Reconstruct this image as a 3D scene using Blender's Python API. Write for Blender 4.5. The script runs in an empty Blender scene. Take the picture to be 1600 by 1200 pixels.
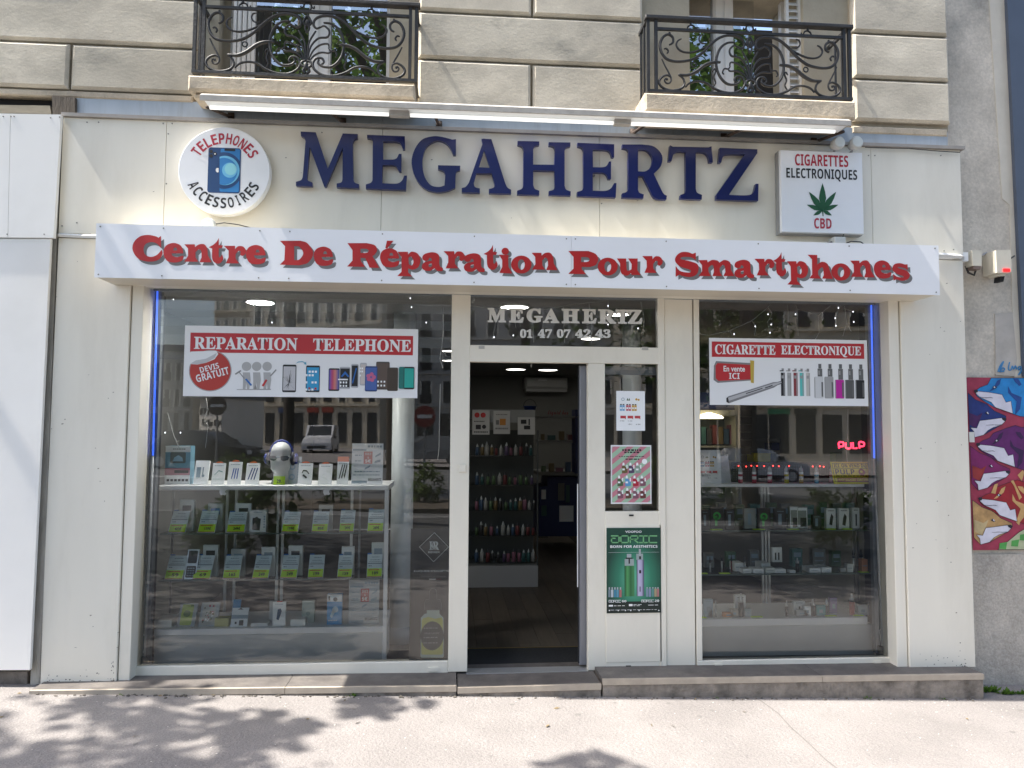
import bpy, math, random
from mathutils import Vector, Matrix
from mathutils.geometry import tessellate_polygon
S = bpy.context.scene
C = S.collection
rad = math.radians
random.seed(7)

# ---------------------------------------------------------------- camera, sky, sun, exposure
F = 1180.0                                    # focal length in photo pixels (1600 wide)
CAM = Vector((0, -5, 1.7))
RV = Vector((0.99676083, -0.08022561, 0.00563013))
DV = Vector((0.01055543, 0.06110197, -0.99807571))
FV = Vector((0.07972722, 0.99490221, 0.06175086))
cd = bpy.data.cameras.new('camera')
cd.sensor_width = 36; cd.lens = 36 * F / 1600; cd.clip_start = .05; cd.clip_end = 400
cam = bpy.data.objects.new('camera', cd); C.objects.link(cam)
m3 = Matrix((RV, -DV, -FV)).transposed()
cam.matrix_world = Matrix.Translation(CAM) @ m3.to_4x4()
S.camera = cam

SUN = Vector((-0.52, -0.036, 0.86)).normalized()          # towards the sun: high, along the street, a little behind the facade
W = bpy.data.worlds.new('World'); S.world = W; W.use_nodes = True
wn = W.node_tree.nodes; bgn = wn['Background']
sky = wn.new('ShaderNodeTexSky'); sky.sky_type = 'NISHITA'; sky.sun_disc = False
sky.sun_elevation = math.asin(SUN.z); sky.sun_rotation = math.atan2(SUN.x, SUN.y)
sky.air_density = 1.0; sky.dust_density = 3.0; sky.ozone_density = .6
W.node_tree.links.new(sky.outputs[0], bgn.inputs[0]); bgn.inputs[1].default_value = 0.15
sl = bpy.data.lights.new('sun', 'SUN'); sl.energy = 4.3; sl.angle = rad(.53); sl.color = (1, .95, .87)
so = bpy.data.objects.new('sun', sl); C.objects.link(so)
so.rotation_euler = SUN.to_track_quat('Z', 'Y').to_euler()
S.view_settings.view_transform = 'Standard'
try: S.view_settings.look = 'None'
except Exception: pass
S.view_settings.exposure = 1.6; S.view_settings.gamma = 1
S.view_settings.use_curve_mapping = False
S.render.engine = 'CYCLES'
cy = S.cycles
cy.max_bounces = 8; cy.transparent_max_bounces = 16; cy.glossy_bounces = 4; cy.diffuse_bounces = 4
cy.sample_clamp_indirect = 6; cy.caustics_reflective = False; cy.caustics_refractive = False
cy.use_denoising = True

# ---------------------------------------------------------------- pixel of the photograph -> point on a plane of the place
def ray(x, y):
    return RV * ((x - 800) / F) + DV * ((y - 600) / F) + FV
def P(x, y, Y=0.0):
    d = ray(x, y); return CAM + d * ((Y + 5) / d.y)
def PZ(x, y, Z):
    d = ray(x, y); return CAM + d * ((Z - 1.7) / d.z)
def RP(x, y, Yv):                             # a thing seen mirrored in the window plane y = 0.1
    p = P(x, y, Yv); return Vector((p.x, .2 - p.y, p.z))
def rpx(x0, y0, x1, y1, Y):
    mx, my = (x0 + x1) / 2, (y0 + y1) / 2
    return P(x0, my, Y).x, P(x1, my, Y).x, P(mx, y1, Y).z, P(mx, y0, Y).z
def gz(x):
    return .045 - .027 * max(-14, min(14, x))

# ---------------------------------------------------------------- mesh building
class MB:
    def __init__(s): s.v = []; s.f = []
    def add(s, vs, fs):
        n = len(s.v); s.v += [Vector(v) for v in vs]; s.f += [[i + n for i in f] for f in fs]; return s
    def quad(s, a, b, c, d): return s.add([a, b, c, d], [[0, 1, 2, 3]])
    def box(s, x0, x1, y0, y1, z0, z1, c=0.0):
        if x0 > x1: x0, x1 = x1, x0
        if z0 > z1: z0, z1 = z1, z0
        if c <= 0:
            return s.add([(x0,y0,z0),(x1,y0,z0),(x1,y0,z1),(x0,y0,z1),(x0,y1,z0),(x1,y1,z0),(x1,y1,z1),(x0,y1,z1)],
                         [[0,1,2,3],[5,4,7,6],[4,0,3,7],[1,5,6,2],[3,2,6,7],[4,5,1,0]])
        return s.add([(x0+c,y0,z0+c),(x1-c,y0,z0+c),(x1-c,y0,z1-c),(x0+c,y0,z1-c),
                      (x0,y0+c,z0),(x1,y0+c,z0),(x1,y0+c,z1),(x0,y0+c,z1),
                      (x0,y1,z0),(x1,y1,z0),(x1,y1,z1),(x0,y1,z1)],
                     [[0,1,2,3],[4,5,1,0],[5,6,2,1],[6,7,3,2],[7,4,0,3],[8,9,5,4],[9,10,6,5],[10,11,7,6],[11,8,4,7],[9,8,11,10]])
    def px(s, x0, y0, x1, y1, Y0, Y1, c=0.0):
        a = rpx(x0, y0, x1, y1, Y0); return s.box(a[0], a[1], Y0, Y1, a[2], a[3], c)
    def prism(s, loops, Y0, Y1=None):          # loops of (X, Z); the front at Y0, the back at Y1
        vs = [[Vector((p[0], p[1], 0)) for p in L] for L in loops]
        tri = tessellate_polygon(vs); flat = [p for L in loops for p in L]; n = len(flat)
        s0 = len(s.v)
        s.v += [Vector((p[0], Y0, p[1])) for p in flat]
        s.f += [[i + s0 for i in t] for t in tri]
        if Y1 is not None:
            s.v += [Vector((p[0], Y1, p[1])) for p in flat]
            s.f += [[i + s0 + n for i in reversed(t)] for t in tri]
            k = 0
            for L in loops:
                q = len(L)
                for i in range(q):
                    a, b = k + i, k + (i + 1) % q
                    s.f.append([s0 + a, s0 + b, s0 + n + b, s0 + n + a])
                k += q
        return s
    def tube(s, pts, r, n=6, closed=False, flatY=1.0):
        pts = [Vector(p) for p in pts]; m = len(pts)
        rr = r if isinstance(r, (list, tuple)) else [r] * m
        base = len(s.v); up = None
        for i, p in enumerate(pts):
            if closed: t = pts[(i + 1) % m] - pts[i - 1]
            else: t = pts[min(i + 1, m - 1)] - pts[max(i - 1, 0)]
            if t.length < 1e-9: t = Vector((0, 0, 1))
            t.normalize()
            if up is None:
                up = Vector((0, 1, 0)) if abs(t.y) < .9 else Vector((1, 0, 0))
            a = t.cross(up)
            if a.length < 1e-6: a = t.cross(Vector((1, 0, .01)))
            a.normalize(); b = a.cross(t).normalized(); up = b
            for k in range(n):
                w = 2 * math.pi * k / n
                s.v.append(p + a * (rr[i] * math.cos(w)) + b * (rr[i] * flatY * math.sin(w)))
        for i in range(m if closed else m - 1):
            j = (i + 1) % m
            for k in range(n):
                l = (k + 1) % n
                s.f.append([base + i*n + k, base + i*n + l, base + j*n + l, base + j*n + k])
        if not closed:
            s.f.append([base + k for k in range(n)][::-1]); s.f.append([base + (m-1)*n + k for k in range(n)])
        return s
    def lathe(s, prof, c, n=16, axis='Z'):
        base = len(s.v); c = Vector(c)
        for r, z in prof:
            for k in range(n):
                w = 2 * math.pi * k / n
                d = Vector((r * math.cos(w), r * math.sin(w), z)) if axis == 'Z' else Vector((r * math.cos(w), z, r * math.sin(w)))
                s.v.append(c + d)
        for i in range(len(prof) - 1):
            for k in range(n):
                l = (k + 1) % n
                s.f.append([base + i*n + k, base + i*n + l, base + (i+1)*n + l, base + (i+1)*n + k])
        s.f.append([base + k for k in range(n)][::-1]); s.f.append([base + (len(prof)-1)*n + k for k in range(n)])
        return s
    def ball(s, c, rx, ry, rz, n=14, m=9):
        pr = []
        base = len(s.v); c = Vector(c)
        for i in range(m + 1):
            t = math.pi * i / m
            for k in range(n):
                w = 2 * math.pi * k / n
                s.v.append(c + Vector((rx*math.sin(t)*math.cos(w), ry*math.sin(t)*math.sin(w), -rz*math.cos(t))))
        for i in range(m):
            for k in range(n):
                l = (k + 1) % n
                s.f.append([base+i*n+k, base+i*n+l, base+(i+1)*n+l, base+(i+1)*n+k])
        return s
    def build(s, name, mat, parent=None, smooth=False):
        off = Vector((0, 0, 0)); q = parent
        while q is not None: off += q.location; q = q.parent
        me = bpy.data.meshes.new(name)
        me.from_pydata([v - off for v in s.v], [], s.f); me.materials.append(mat)
        if smooth:
            me.polygons.foreach_set('use_smooth', [True] * len(me.polygons))
        o = bpy.data.objects.new(name, me); C.objects.link(o)
        if parent is not None: o.parent = parent
        return o

def tag(o, label, cat, group=None):
    o['label'] = label; o['category'] = cat
    if group: o['group'] = group
    return o
def thing(name, label, cat, loc=(0, 0, 0), group=None):
    o = bpy.data.objects.new(name, None); o.empty_display_size = .05
    C.objects.link(o); o.location = loc
    return tag(o, label, cat, group)
def struct(o): o['kind'] = 'structure'; return o
def stuff(o): o['kind'] = 'stuff'; return o
def box(name, mat, parent, *a, c=0.0): return MB().box(*a, c=c).build(name, mat, parent)
def pbox(name, mat, parent, *a, c=0.0): return MB().px(*a, c=c).build(name, mat, parent)
def copy_tree(o, parent=None):
    c = o.copy(); C.objects.link(c); c.parent = parent
    for ch in o.children: copy_tree(ch, c)
    return c
ORD = ['first', 'second', 'third', 'fourth', 'fifth', 'sixth', 'seventh', 'eighth', 'ninth', 'tenth', 'eleventh', 'twelfth', 'thirteenth', 'fourteenth', 'fifteenth']

# ---------------------------------------------------------------- smooth outlines traced from the photograph
def outline(spec, fx, close=True):
    """spec: 'x,y[s] x,y ...' ; s marks a smooth point. Returns points through fx(x, y)."""
    pts = []
    for t in spec.split():
        sm = t.endswith('s'); t = t.rstrip('s'); x, y = t.split(','); pts.append((float(x), float(y), sm))
    out = []; n = len(pts)
    rng = range(n) if close else range(n - 1)
    for i in rng:
        p0, p1, p2, p3 = pts[(i-1) % n], pts[i], pts[(i+1) % n], pts[(i+2) % n]
        if not close:
            p0 = pts[max(i-1, 0)]; p3 = pts[min(i+2, n-1)]
        out.append((p1[0], p1[1]))
        if p1[2] or p2[2]:
            t1 = ((p2[0]-p0[0])/2, (p2[1]-p0[1])/2) if p1[2] else ((p2[0]-p1[0])*.8, (p2[1]-p1[1])*.8)
            t2 = ((p3[0]-p1[0])/2, (p3[1]-p1[1])/2) if p2[2] else ((p2[0]-p1[0])*.8, (p2[1]-p1[1])*.8)
            for k in range(1, 5):
                t = k / 5; h1 = 2*t**3-3*t*t+1; h2 = t**3-2*t*t+t; h3 = -2*t**3+3*t*t; h4 = t**3-t*t
                out.append((h1*p1[0]+h2*t1[0]+h3*p2[0]+h4*t2[0], h1*p1[1]+h2*t1[1]+h3*p2[1]+h4*t2[1]))
    if not close: out.append((pts[-1][0], pts[-1][1]))
    return [fx(*q) for q in out]
def ell(cx, cy, rx, ry, fx, n=24):
    return [fx(cx + rx*math.cos(2*math.pi*k/n), cy + ry*math.sin(2*math.pi*k/n)) for k in range(n)]

# ---------------------------------------------------------------- text as flat meshes
BASES = {'serif': (0x1D400, 0x1D41A, 0x1D7CE), 'sans': (0x1D5D4, 0x1D5EE, 0x1D7EC), 'script': (0x1D4D0, 0x1D4EA, 0x1D7CE)}
_tc = {}
def text2d(s, style='plain', off=0.0):
    if style == 'sans': off = 0.0
    k = (s, style, off)
    if k in _tc: return _tc[k]
    t = s
    if style in BASES:
        U, l, d = BASES[style]
        t = ''.join(chr(U+ord(c)-65) if 'A' <= c <= 'Z' else chr(l+ord(c)-97) if 'a' <= c <= 'z' else chr(d+ord(c)-48) if '0' <= c <= '9' else c for c in s)
    cu = bpy.data.curves.new('t', 'FONT'); cu.body = t; cu.offset = off; cu.resolution_u = 3
    o = bpy.data.objects.new('t', cu); C.objects.link(o)
    dg = bpy.context.evaluated_depsgraph_get()
    me = bpy.data.meshes.new_from_object(o.evaluated_get(dg))
    vs = [(v.co.x, v.co.y) for v in me.vertices]; fs = [list(p.vertices) for p in me.polygons]
    bpy.data.objects.remove(o); bpy.data.curves.remove(cu); bpy.data.meshes.remove(me)
    if vs:
        x0 = min(v[0] for v in vs); x1 = max(v[0] for v in vs); y0 = min(v[1] for v in vs); y1 = max(v[1] for v in vs)
        vs = [((v[0]-x0)/max(1e-6, x1-x0), (v[1]-y0)/max(1e-6, y1-y0)) for v in vs]
        asp = (x1-x0)/max(1e-6, y1-y0)
    else: asp = 1
    _tc[k] = (vs, fs, asp); return _tc[k]

class Plane:
    """A flat face: O lower left corner, U and V its full width and height, N towards the viewer. u, w run 0..1."""
    def __init__(s, O, U, V):
        s.O, s.U, s.V = Vector(O), Vector(U), Vector(V); s.N = s.U.cross(s.V).normalized()
    def p(s, u, w, off=0.0): return s.O + s.U*u + s.V*w + s.N*off
    def rect(s, mb, u0, u1, w0, w1, off): mb.quad(s.p(u0,w0,off), s.p(u1,w0,off), s.p(u1,w1,off), s.p(u0,w1,off)); return s
    def slab(s, mb, u0, u1, w0, w1, o0, o1):
        a = [s.p(u, w, o) for o in (o1, o0) for u, w in ((u0,w0),(u1,w0),(u1,w1),(u0,w1))]
        mb.add(a, [[0,1,2,3],[5,4,7,6],[4,0,3,7],[1,5,6,2],[3,2,6,7],[4,5,1,0]]); return s
    def poly(s, mb, pts, off, holes=()):
        L = [[Vector((p[0], p[1], 0)) for p in q] for q in [pts, *holes]]
        mb.add([s.p(p[0], p[1], off) for q in [pts, *holes] for p in q], [list(t) for t in tessellate_polygon(L)]); return s
    def disc(s, mb, u, w, ru, off, n=20, rw=None):
        rw = rw if rw else ru * s.U.length / s.V.length
        pts = [(u + ru*math.cos(2*math.pi*k/n), w + rw*math.sin(2*math.pi*k/n)) for k in range(n)]
        mb.add([s.p(a, b, off) for a, b in pts], [list(range(n))]); return s
    def ring(s, mb, u, w, ru, t, off, n=24):
        k1 = s.U.length / s.V.length; r2 = ru - t
        vs = [];
        for k in range(n):
            a = 2*math.pi*k/n
            vs += [s.p(u+ru*math.cos(a), w+ru*k1*math.sin(a), off), s.p(u+r2*math.cos(a), w+r2*k1*math.sin(a), off)]
        mb.add(vs, [[2*k, (2*k+2) % (2*n), (2*k+3) % (2*n), 2*k+1] for k in range(n)]); return s
    def rrect(s, mb, u0, u1, w0, w1, r, off):
        k1 = s.U.length / s.V.length; pts = []
        for cx, cy, a0 in ((u1-r, w1-r*k1, 0), (u0+r, w1-r*k1, 90), (u0+r, w0+r*k1, 180), (u1-r, w0+r*k1, 270)):
            for k in range(5):
                a = rad(a0 + k*22.5); pts.append((cx + r*math.cos(a), cy + r*k1*math.sin(a)))
        mb.add([s.p(a, b, off) for a, b in pts], [list(range(len(pts)))]); return s
    def text(s, mb, t, u0, u1, w0, w1, off, style='plain', bold=0.0, skew=0.0):
        vs, fs, asp = text2d(t, style, bold)
        mb.add([s.p(u0 + (u1-u0)*x + skew*y, w0 + (w1-w0)*y, off) for x, y in vs], fs); return s
    def scribble(s, mb, u0, u1, w, h, off, n=3):
        """a line of unreadably small print: short dashes"""
        u = u0
        while u < u1:
            l = random.uniform(.02, .07) * 1.5
            s.rect(mb, u, min(u1, u + l), w, w + h, off); u += l + .02
        return s
def plpx(x0, y0, x1, y1, Y):
    a = rpx(x0, y0, x1, y1, Y)
    return Plane((a[0], Y, a[2]), (a[1]-a[0], 0, 0), (0, 0, a[3]-a[2]))
def uvpx(pl):
    """photo pixels -> (u, w) on a vertical plane"""
    Y = pl.O.y
    def f(x, y):
        q = P(x, y, Y); return ((q.x - pl.O.x) / pl.U.x, (q.z - pl.O.z) / pl.V.z)
    return f

# ---------------------------------------------------------------- materials
_mc = {}
def M(name, col, rough=.6, var=0.0, scale=3.0, bump=0.0, bscale=40.0, metal=0.0, spec=.5, emit=0.0, stretch=(1, 1, 1), dirt=None, dirt_amt=0.0, dirt_scale=1.5, fine=0.0, coat=0.0):
    if name in _mc: return _mc[name]
    m = bpy.data.materials.new(name); m.use_nodes = True; nt = m.node_tree; N = nt.nodes; L = nt.links
    b = N['Principled BSDF']; b.inputs['Roughness'].default_value = rough; b.inputs['Metallic'].default_value = metal
    b.inputs['Specular IOR Level'].default_value = spec
    b.inputs['Base Color'].default_value = (*col, 1)
    if coat: b.inputs['Coat Weight'].default_value = coat
    if emit:
        b.inputs['Emission Color'].default_value = (*col, 1); b.inputs['Emission Strength'].default_value = emit
    g = None
    if var or bump or dirt_amt or fine:
        g = N.new('ShaderNodeNewGeometry'); mp = N.new('ShaderNodeMapping'); L.new(g.outputs['Position'], mp.inputs['Vector'])
        mp.inputs['Scale'].default_value = stretch
        cur = None
        def noise(sc, det, ro=.6):
            n = N.new('ShaderNodeTexNoise'); n.inputs['Scale'].default_value = sc; n.inputs['Detail'].default_value = det
            n.inputs['Roughness'].default_value = ro; L.new(mp.outputs[0], n.inputs['Vector']); return n
        def mix(fac, a, bcol, mode='MIX'):
            x = N.new('ShaderNodeMix'); x.data_type = 'RGBA'; x.blend_type = mode
            if hasattr(fac, 'links'): L.new(fac, x.inputs[0])
            else: x.inputs[0].default_value = fac
            for sock, v in ((x.inputs[6], a), (x.inputs[7], bcol)):
                if hasattr(v, 'links'): L.new(v, sock)
                else: sock.default_value = (*v, 1)
            return x.outputs[2]
        cur = col
        if var:
            n = noise(scale, 6)
            r = N.new('ShaderNodeMapRange'); r.inputs[1].default_value = .3; r.inputs[2].default_value = .7
            L.new(n.outputs[0], r.inputs[0])
            cur = mix(r.outputs[0], tuple(c*(1-var) for c in col), tuple(min(1, c*(1+var*.7)) for c in col))
        if dirt_amt:
            n = noise(dirt_scale, 8, .65)
            r = N.new('ShaderNodeMapRange'); r.inputs[1].default_value = .5; r.inputs[2].default_value = .72; r.inputs[4].default_value = dirt_amt
            L.new(n.outputs[0], r.inputs[0]); cur = mix(r.outputs[0], cur, dirt or tuple(c*.4 for c in col))
        if fine:
            n = noise(bscale*2.5, 3)
            r = N.new('ShaderNodeMapRange'); r.inputs[1].default_value = .3; r.inputs[2].default_value = .7
            L.new(n.outputs[0], r.inputs[0])
            cur = mix(r.outputs[0], mix(1.0, cur, (1-fine,)*3, 'MULTIPLY'), mix(1.0, cur, (1+fine*.6,)*3, 'MULTIPLY'))
        if hasattr(cur, 'links'): L.new(cur, b.inputs['Base Color'])
        if bump:
            n = noise(bscale, 5); bp = N.new('ShaderNodeBump'); bp.inputs['Strength'].default_value = bump; bp.inputs['Distance'].default_value = .02
            L.new(n.outputs[0], bp.inputs['Height']); L.new(bp.outputs[0], b.inputs['Normal'])
    _mc[name] = m; return m
def glass(name, refl=1.0, tint=(1, 1, 1), rough=0.0, ripple=0.0):
    if name in _mc: return _mc[name]
    m = bpy.data.materials.new(name); m.use_nodes = True; nt = m.node_tree; N = nt.nodes; L = nt.links; N.clear()
    o = N.new('ShaderNodeOutputMaterial'); t = N.new('ShaderNodeBsdfTransparent'); t.inputs[0].default_value = (*tint, 1)
    g = N.new('ShaderNodeBsdfGlossy'); g.inputs['Roughness'].default_value = rough
    fr = N.new('ShaderNodeFresnel'); fr.inputs[0].default_value = 1.52
    k = N.new('ShaderNodeMath'); k.operation = 'MULTIPLY'; k.inputs[1].default_value = refl; k.use_clamp = True
    L.new(fr.outputs[0], k.inputs[0]); mx = N.new('ShaderNodeMixShader')
    L.new(k.outputs[0], mx.inputs[0]); L.new(t.outputs[0], mx.inputs[1]); L.new(g.outputs[0], mx.inputs[2]); L.new(mx.outputs[0], o.inputs[0])
    if ripple:
        ge = N.new('ShaderNodeNewGeometry'); no = N.new('ShaderNodeTexNoise'); no.inputs['Scale'].default_value = .9; no.inputs['Detail'].default_value = 1
        L.new(ge.outputs['Position'], no.inputs['Vector']); bp = N.new('ShaderNodeBump'); bp.inputs['Strength'].default_value = ripple; bp.inputs['Distance'].default_value = .05
        L.new(no.outputs[0], bp.inputs['Height']); L.new(bp.outputs[0], g.inputs['Normal'])
    _mc[name] = m; return m
def film(name, col, alpha):
    m = bpy.data.materials.new(name); m.use_nodes = True; nt = m.node_tree; N = nt.nodes; L = nt.links; N.clear()
    o = N.new('ShaderNodeOutputMaterial'); t = N.new('ShaderNodeBsdfTransparent'); d = N.new('ShaderNodeBsdfDiffuse'); d.inputs[0].default_value = (*col, 1)
    mx = N.new('ShaderNodeMixShader'); mx.inputs[0].default_value = alpha
    L.new(t.outputs[0], mx.inputs[1]); L.new(d.outputs[0], mx.inputs[2]); L.new(mx.outputs[0], o.inputs[0]); return m
def leafmat(name, col):
    m = bpy.data.materials.new(name); m.use_nodes = True; nt = m.node_tree; N = nt.nodes; L = nt.links; N.clear()
    o = N.new('ShaderNodeOutputMaterial'); d = N.new('ShaderNodeBsdfDiffuse'); t = N.new('ShaderNodeBsdfTranslucent'); mx = N.new('ShaderNodeMixShader')
    g = N.new('ShaderNodeNewGeometry'); n = N.new('ShaderNodeTexNoise'); n.inputs['Scale'].default_value = 1.3; n.inputs['Detail'].default_value = 4
    L.new(g.outputs['Position'], n.inputs['Vector']); x = N.new('ShaderNodeMix'); x.data_type = 'RGBA'
    x.inputs[6].default_value = (*[c*.55 for c in col], 1); x.inputs[7].default_value = (*[c*1.5 for c in col], 1)
    L.new(n.outputs[0], x.inputs[0]); L.new(x.outputs[2], d.inputs[0]); L.new(x.outputs[2], t.inputs[0])
    mx.inputs[0].default_value = .4; L.new(d.outputs[0], mx.inputs[1]); L.new(t.outputs[0], mx.inputs[2]); L.new(mx.outputs[0], o.inputs[0]); return m

STONES = [M('limestone_%s' % n, c, .9, var=.26, scale=sc, bump=.075, bscale=34, dirt=d, dirt_amt=a, dirt_scale=ds, fine=.09, stretch=(1, 1, 1.6)) for n, c, sc, d, a, ds in
          (('warm', (.61, .545, .425), 1.7, (.36, .32, .25), .8, 2.4), ('pale', (.64, .58, .47), 2.6, (.40, .365, .30), .7, 1.6), ('grey', (.56, .51, .415), 1.2, (.31, .29, .245), .9, 3.1))]
STONE = STONES[0]
STONE2 = M('limestone_ledge', (.55, .47, .36), .9, var=.15, scale=4, bump=.3, bscale=35, dirt=(.22, .19, .15), dirt_amt=.55, dirt_scale=5, fine=.1)
JOINT = M('joint_mortar', (.40, .34, .255), .95, var=.2, scale=8, bump=.3)
CREAM = M('cream_panel', (.81, .768, .665), .42, var=.06, scale=1.4, bump=.02, bscale=6, dirt=(.58, .535, .44), dirt_amt=.40, dirt_scale=2.4, stretch=(1, 1, .22))
CREAMF = M('cream_frame', (.78, .738, .635), .38, var=.04, scale=3, dirt=(.45, .41, .34), dirt_amt=.18, dirt_scale=4, stretch=(1, 1, .4))
WHITEP = M('white_hoarding', (.84, .825, .79), .5, var=.03, scale=1.5, dirt=(.62, .60, .55), dirt_amt=.2, dirt_scale=1.6)
SIGNW = M('sign_white', (.84, .85, .87), .35, var=.02, scale=2, dirt=(.66, .66, .66), dirt_amt=.12, dirt_scale=2.5)
NAVY = M('navy_letter', (.005, .009, .088), .28, var=.1, scale=6, spec=.5)
RED = M('sign_red', (.44, .011, .011), .45, var=.10, scale=5)
GREYSH = M('sign_grey_shadow_letter', (.17, .165, .16), .5, var=.1, scale=6)
ZINC = M('blue_grey_metal', (.38, .43, .48), .5, var=.12, scale=3, metal=.15, dirt=(.2, .2, .2), dirt_amt=.5, dirt_scale=6, stretch=(3, 1, .35))
STEEL = M('grey_metal', (.33, .33, .33), .45, metal=.3, var=.1, scale=8, dirt_amt=.3)
IRON = M('wrought_iron', (.019, .020, .022), .55, var=.25, scale=20, bump=.15, bscale=60, dirt=(.09, .08, .07), dirt_amt=.25, dirt_scale=9)
RUST = M('rusty_bracket', (.06, .04, .03), .8, var=.4, scale=30)
DARK = M('dark_gap', (.015, .015, .016), .9)
BLACKF = M('black_seal', (.018, .02, .026), .5)
GREYF = M('grey_frame', (.13, .15, .17), .5, var=.1)
BLACK = M('black_print', (.012, .012, .014), .5)
WHITE = M('white_print', (.85, .85, .85), .5)
GREENL = M('fluo_label', (.55, .85, .03), .6)
YELLOW = M('yellow_print', (.75, .68, .03), .55, var=.05)
PAPER = M('white_paper', (.85, .87, .88), .55, var=.02)
ALU = M('aluminium', (.55, .56, .57), .35, metal=.7, var=.05)
WHITEM = M('white_metal', (.84, .85, .85), .4)
TUBE = M('lamp_tube', (.9, .9, .87), .4, emit=.30)
PANE = glass('shop_glass', 2.4, (.95, .97, .965), ripple=.02)
PANEU = glass('upper_glass', 9.0, (.6, .62, .64), ripple=.05)
PANEI = glass('shelf_glass', .5, (.95, .975, .965))
BLUE = M('blue_print', (.02, .13, .42), .5)
SKYB = M('pale_blue_print', (.36, .58, .72), .5)
CRIMSON = M('crimson_print', (.42, .015, .04), .5)
WOOD = M('old_timber', (.11, .09, .07), .9, var=.4, scale=12, bump=.5, stretch=(4, 4, .5))

# ================================================================= the ground
def sheet(name, xs, ys, dz, mat):
    mb = MB()
    for i in range(len(xs) - 1):
        for j in range(len(ys) - 1):
            mb.quad(*[(x, y, gz(x) + dz) for x, y in ((xs[i], ys[j]), (xs[i+1], ys[j]), (xs[i+1], ys[j+1]), (xs[i], ys[j+1]))])
    o = mb.build(name, mat); return struct(o)
PAVE = M('pavement_asphalt', (.235, .217, .207), .9, var=.16, scale=1.3, bump=.55, bscale=55, dirt=(.16, .148, .142), dirt_amt=.4, dirt_scale=.9, fine=.30)
ROADM = M('road_asphalt', (.11, .11, .112), .9, var=.15, scale=2, bump=.3, fine=.2)
XS = [-70, -14, -7, 0, 7, 14, 70]
sheet('ground', [-120, -14, 14, 120], [-120, 30], -.30, ROADM)
sheet('pavement', XS, [-3.3, -1.5, .6], 0, PAVE)
sheet('added_dark_path', XS, [-9.2, -6, -3.3], 0, M('shade_dark_tarmac', (.075, .074, .074), .9, var=.2, scale=2, bump=.4, bscale=40, fine=.25))  # added strip; its near-black colour stands in for tree shade on mirrored pavement
sheet('road', XS, [-30, -9.3], -.14, ROADM)
kb = MB()
for i in range(-20, 20):
    x0 = i*1.0; kb.box(x0 + .005, x0 + .995, -9.32, -9.2, gz(x0+.5) - .16, gz(x0+.5) + .004, c=.008)
struct(kb.build('kerb', M('granite_kerb', (.36, .35, .34), .85, var=.1, fine=.2)))
sheet('opposite_pavement', XS, [-62, -30], 0.0, PAVE)
mk = MB()
for x in range(-40, 40, 6): mk.quad(*[(a, b, gz(a) - .136) for a, b in ((x, -20.1), (x+3, -20.1), (x+3, -19.9), (x, -19.9))])
struct(mk.build('road_marking', WHITE))
# a hairline crack running across the pavement
cr = MB(); pa = [PZ(x, y, 0) for x, y in ((1187, 1092), (1215, 1112), (1236, 1135), (1262, 1158), (1290, 1185), (1330, 1215))]
pa = [Vector((p.x, p.y, 0)) for p in pa]
for a, b in zip(pa, pa[1:]):
    n = Vector((-(b-a).y, (b-a).x, 0)).normalized() * .0022
    cr.quad(*[(q.x, q.y, gz(q.x) + .003) for q in (a-n, b-n, b+n, a+n)])
struct(cr.build('pavement_joint', M('joint_dirt', (.14, .13, .12), .95)))
# grit and dry leaf bits lying on the pavement
gr = MB()
for i in range(420):
    x = random.uniform(-3.4, 4); y = -random.random()**1.7 * 1.9 - .2; s = random.uniform(.002, .0055); z = gz(x)
    a = random.random()*6.28
    gr.add([(x + s*math.cos(a+k*2.1)*random.uniform(.7, 1.6), y + s*math.sin(a+k*2.1), z + .001) for k in range(3)] + [(x, y, z + s*.8)], [[0,1,3],[1,2,3],[2,0,3]])
stuff(gr.build('grit', M('pale_grit', (.55, .52, .46), .9)))
lf = MB()
for i in range(22):
    x = random.uniform(-3.3, 3.8); y = -random.random()**2 * 1.6 - .16; z = gz(x) + .003; a = random.random()*6.28; l = random.uniform(.01, .026)
    d = Vector((math.cos(a), math.sin(a), 0))*l; n = Vector((-d.y, d.x, 0))*random.uniform(.2, .45)
    c = Vector((x, y, z)); lf.add([c-d, c+n+Vector((0,0,.006)), c+d+Vector((0,0,.003)), c-n], [[0,1,2],[0,2,3]])
stuff(lf.build('leaf_litter', M('dry_leaf', (.2, .15, .08), .8, var=.4, scale=30)))

# ================================================================= the stone building above the shop
bld = thing('apartment_building', 'beige ashlar stone apartment building standing above the cream shopfront', 'building', (0, .4, 3.75))
YS, YJ = .02, .066
def zat(x, y, Y=YS): return P(x, y, Y).z
J1 = zat(825, 98); J2 = zat(825, 24); J0 = P(150, 141, YS).z; JB = P(150, 150, YS).z
JT = 4.95
XL, XR = -4.2, P(1486, 120, YS).x
WL0, WL1 = P(308, 60, YS).x, P(652, 60, YS).x       # window bay openings in the wall
WR0, WR1 = P(1006, 60, YS).x, P(1332, 60, YS).x
g = .008
box('wall', JOINT, bld, XL, XR, YJ, .5, JB, JT + .3) if False else None
wb = MB()
for a, b in ((XL, WL0), (WL1, WR0), (WR1, XR)): wb.box(a + .003, b - .003, YJ, .6, JB, JT)
wb.box(WL0, WL1, YJ + .01, .6, JB, J0 + .02); wb.box(WR0, WR1, YJ + .01, .6, JB, J0 + .02)
wb.build('wall', JOINT, bld)
def block(x0, x1, z0, z1, mat=None, y=YS, c=.018):
    mat = random.choice(STONES)
    dy = random.uniform(-.003, .003)
    return box('stone_block', mat, bld, x0 + g, x1 - g, y + dy, YJ + .02, z0 + g, z1 - g, c=c)
V1 = P(108, 105, YS).x; V2 = P(831, 130, YS).x; V3 = P(832, 8, YS).x
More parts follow.
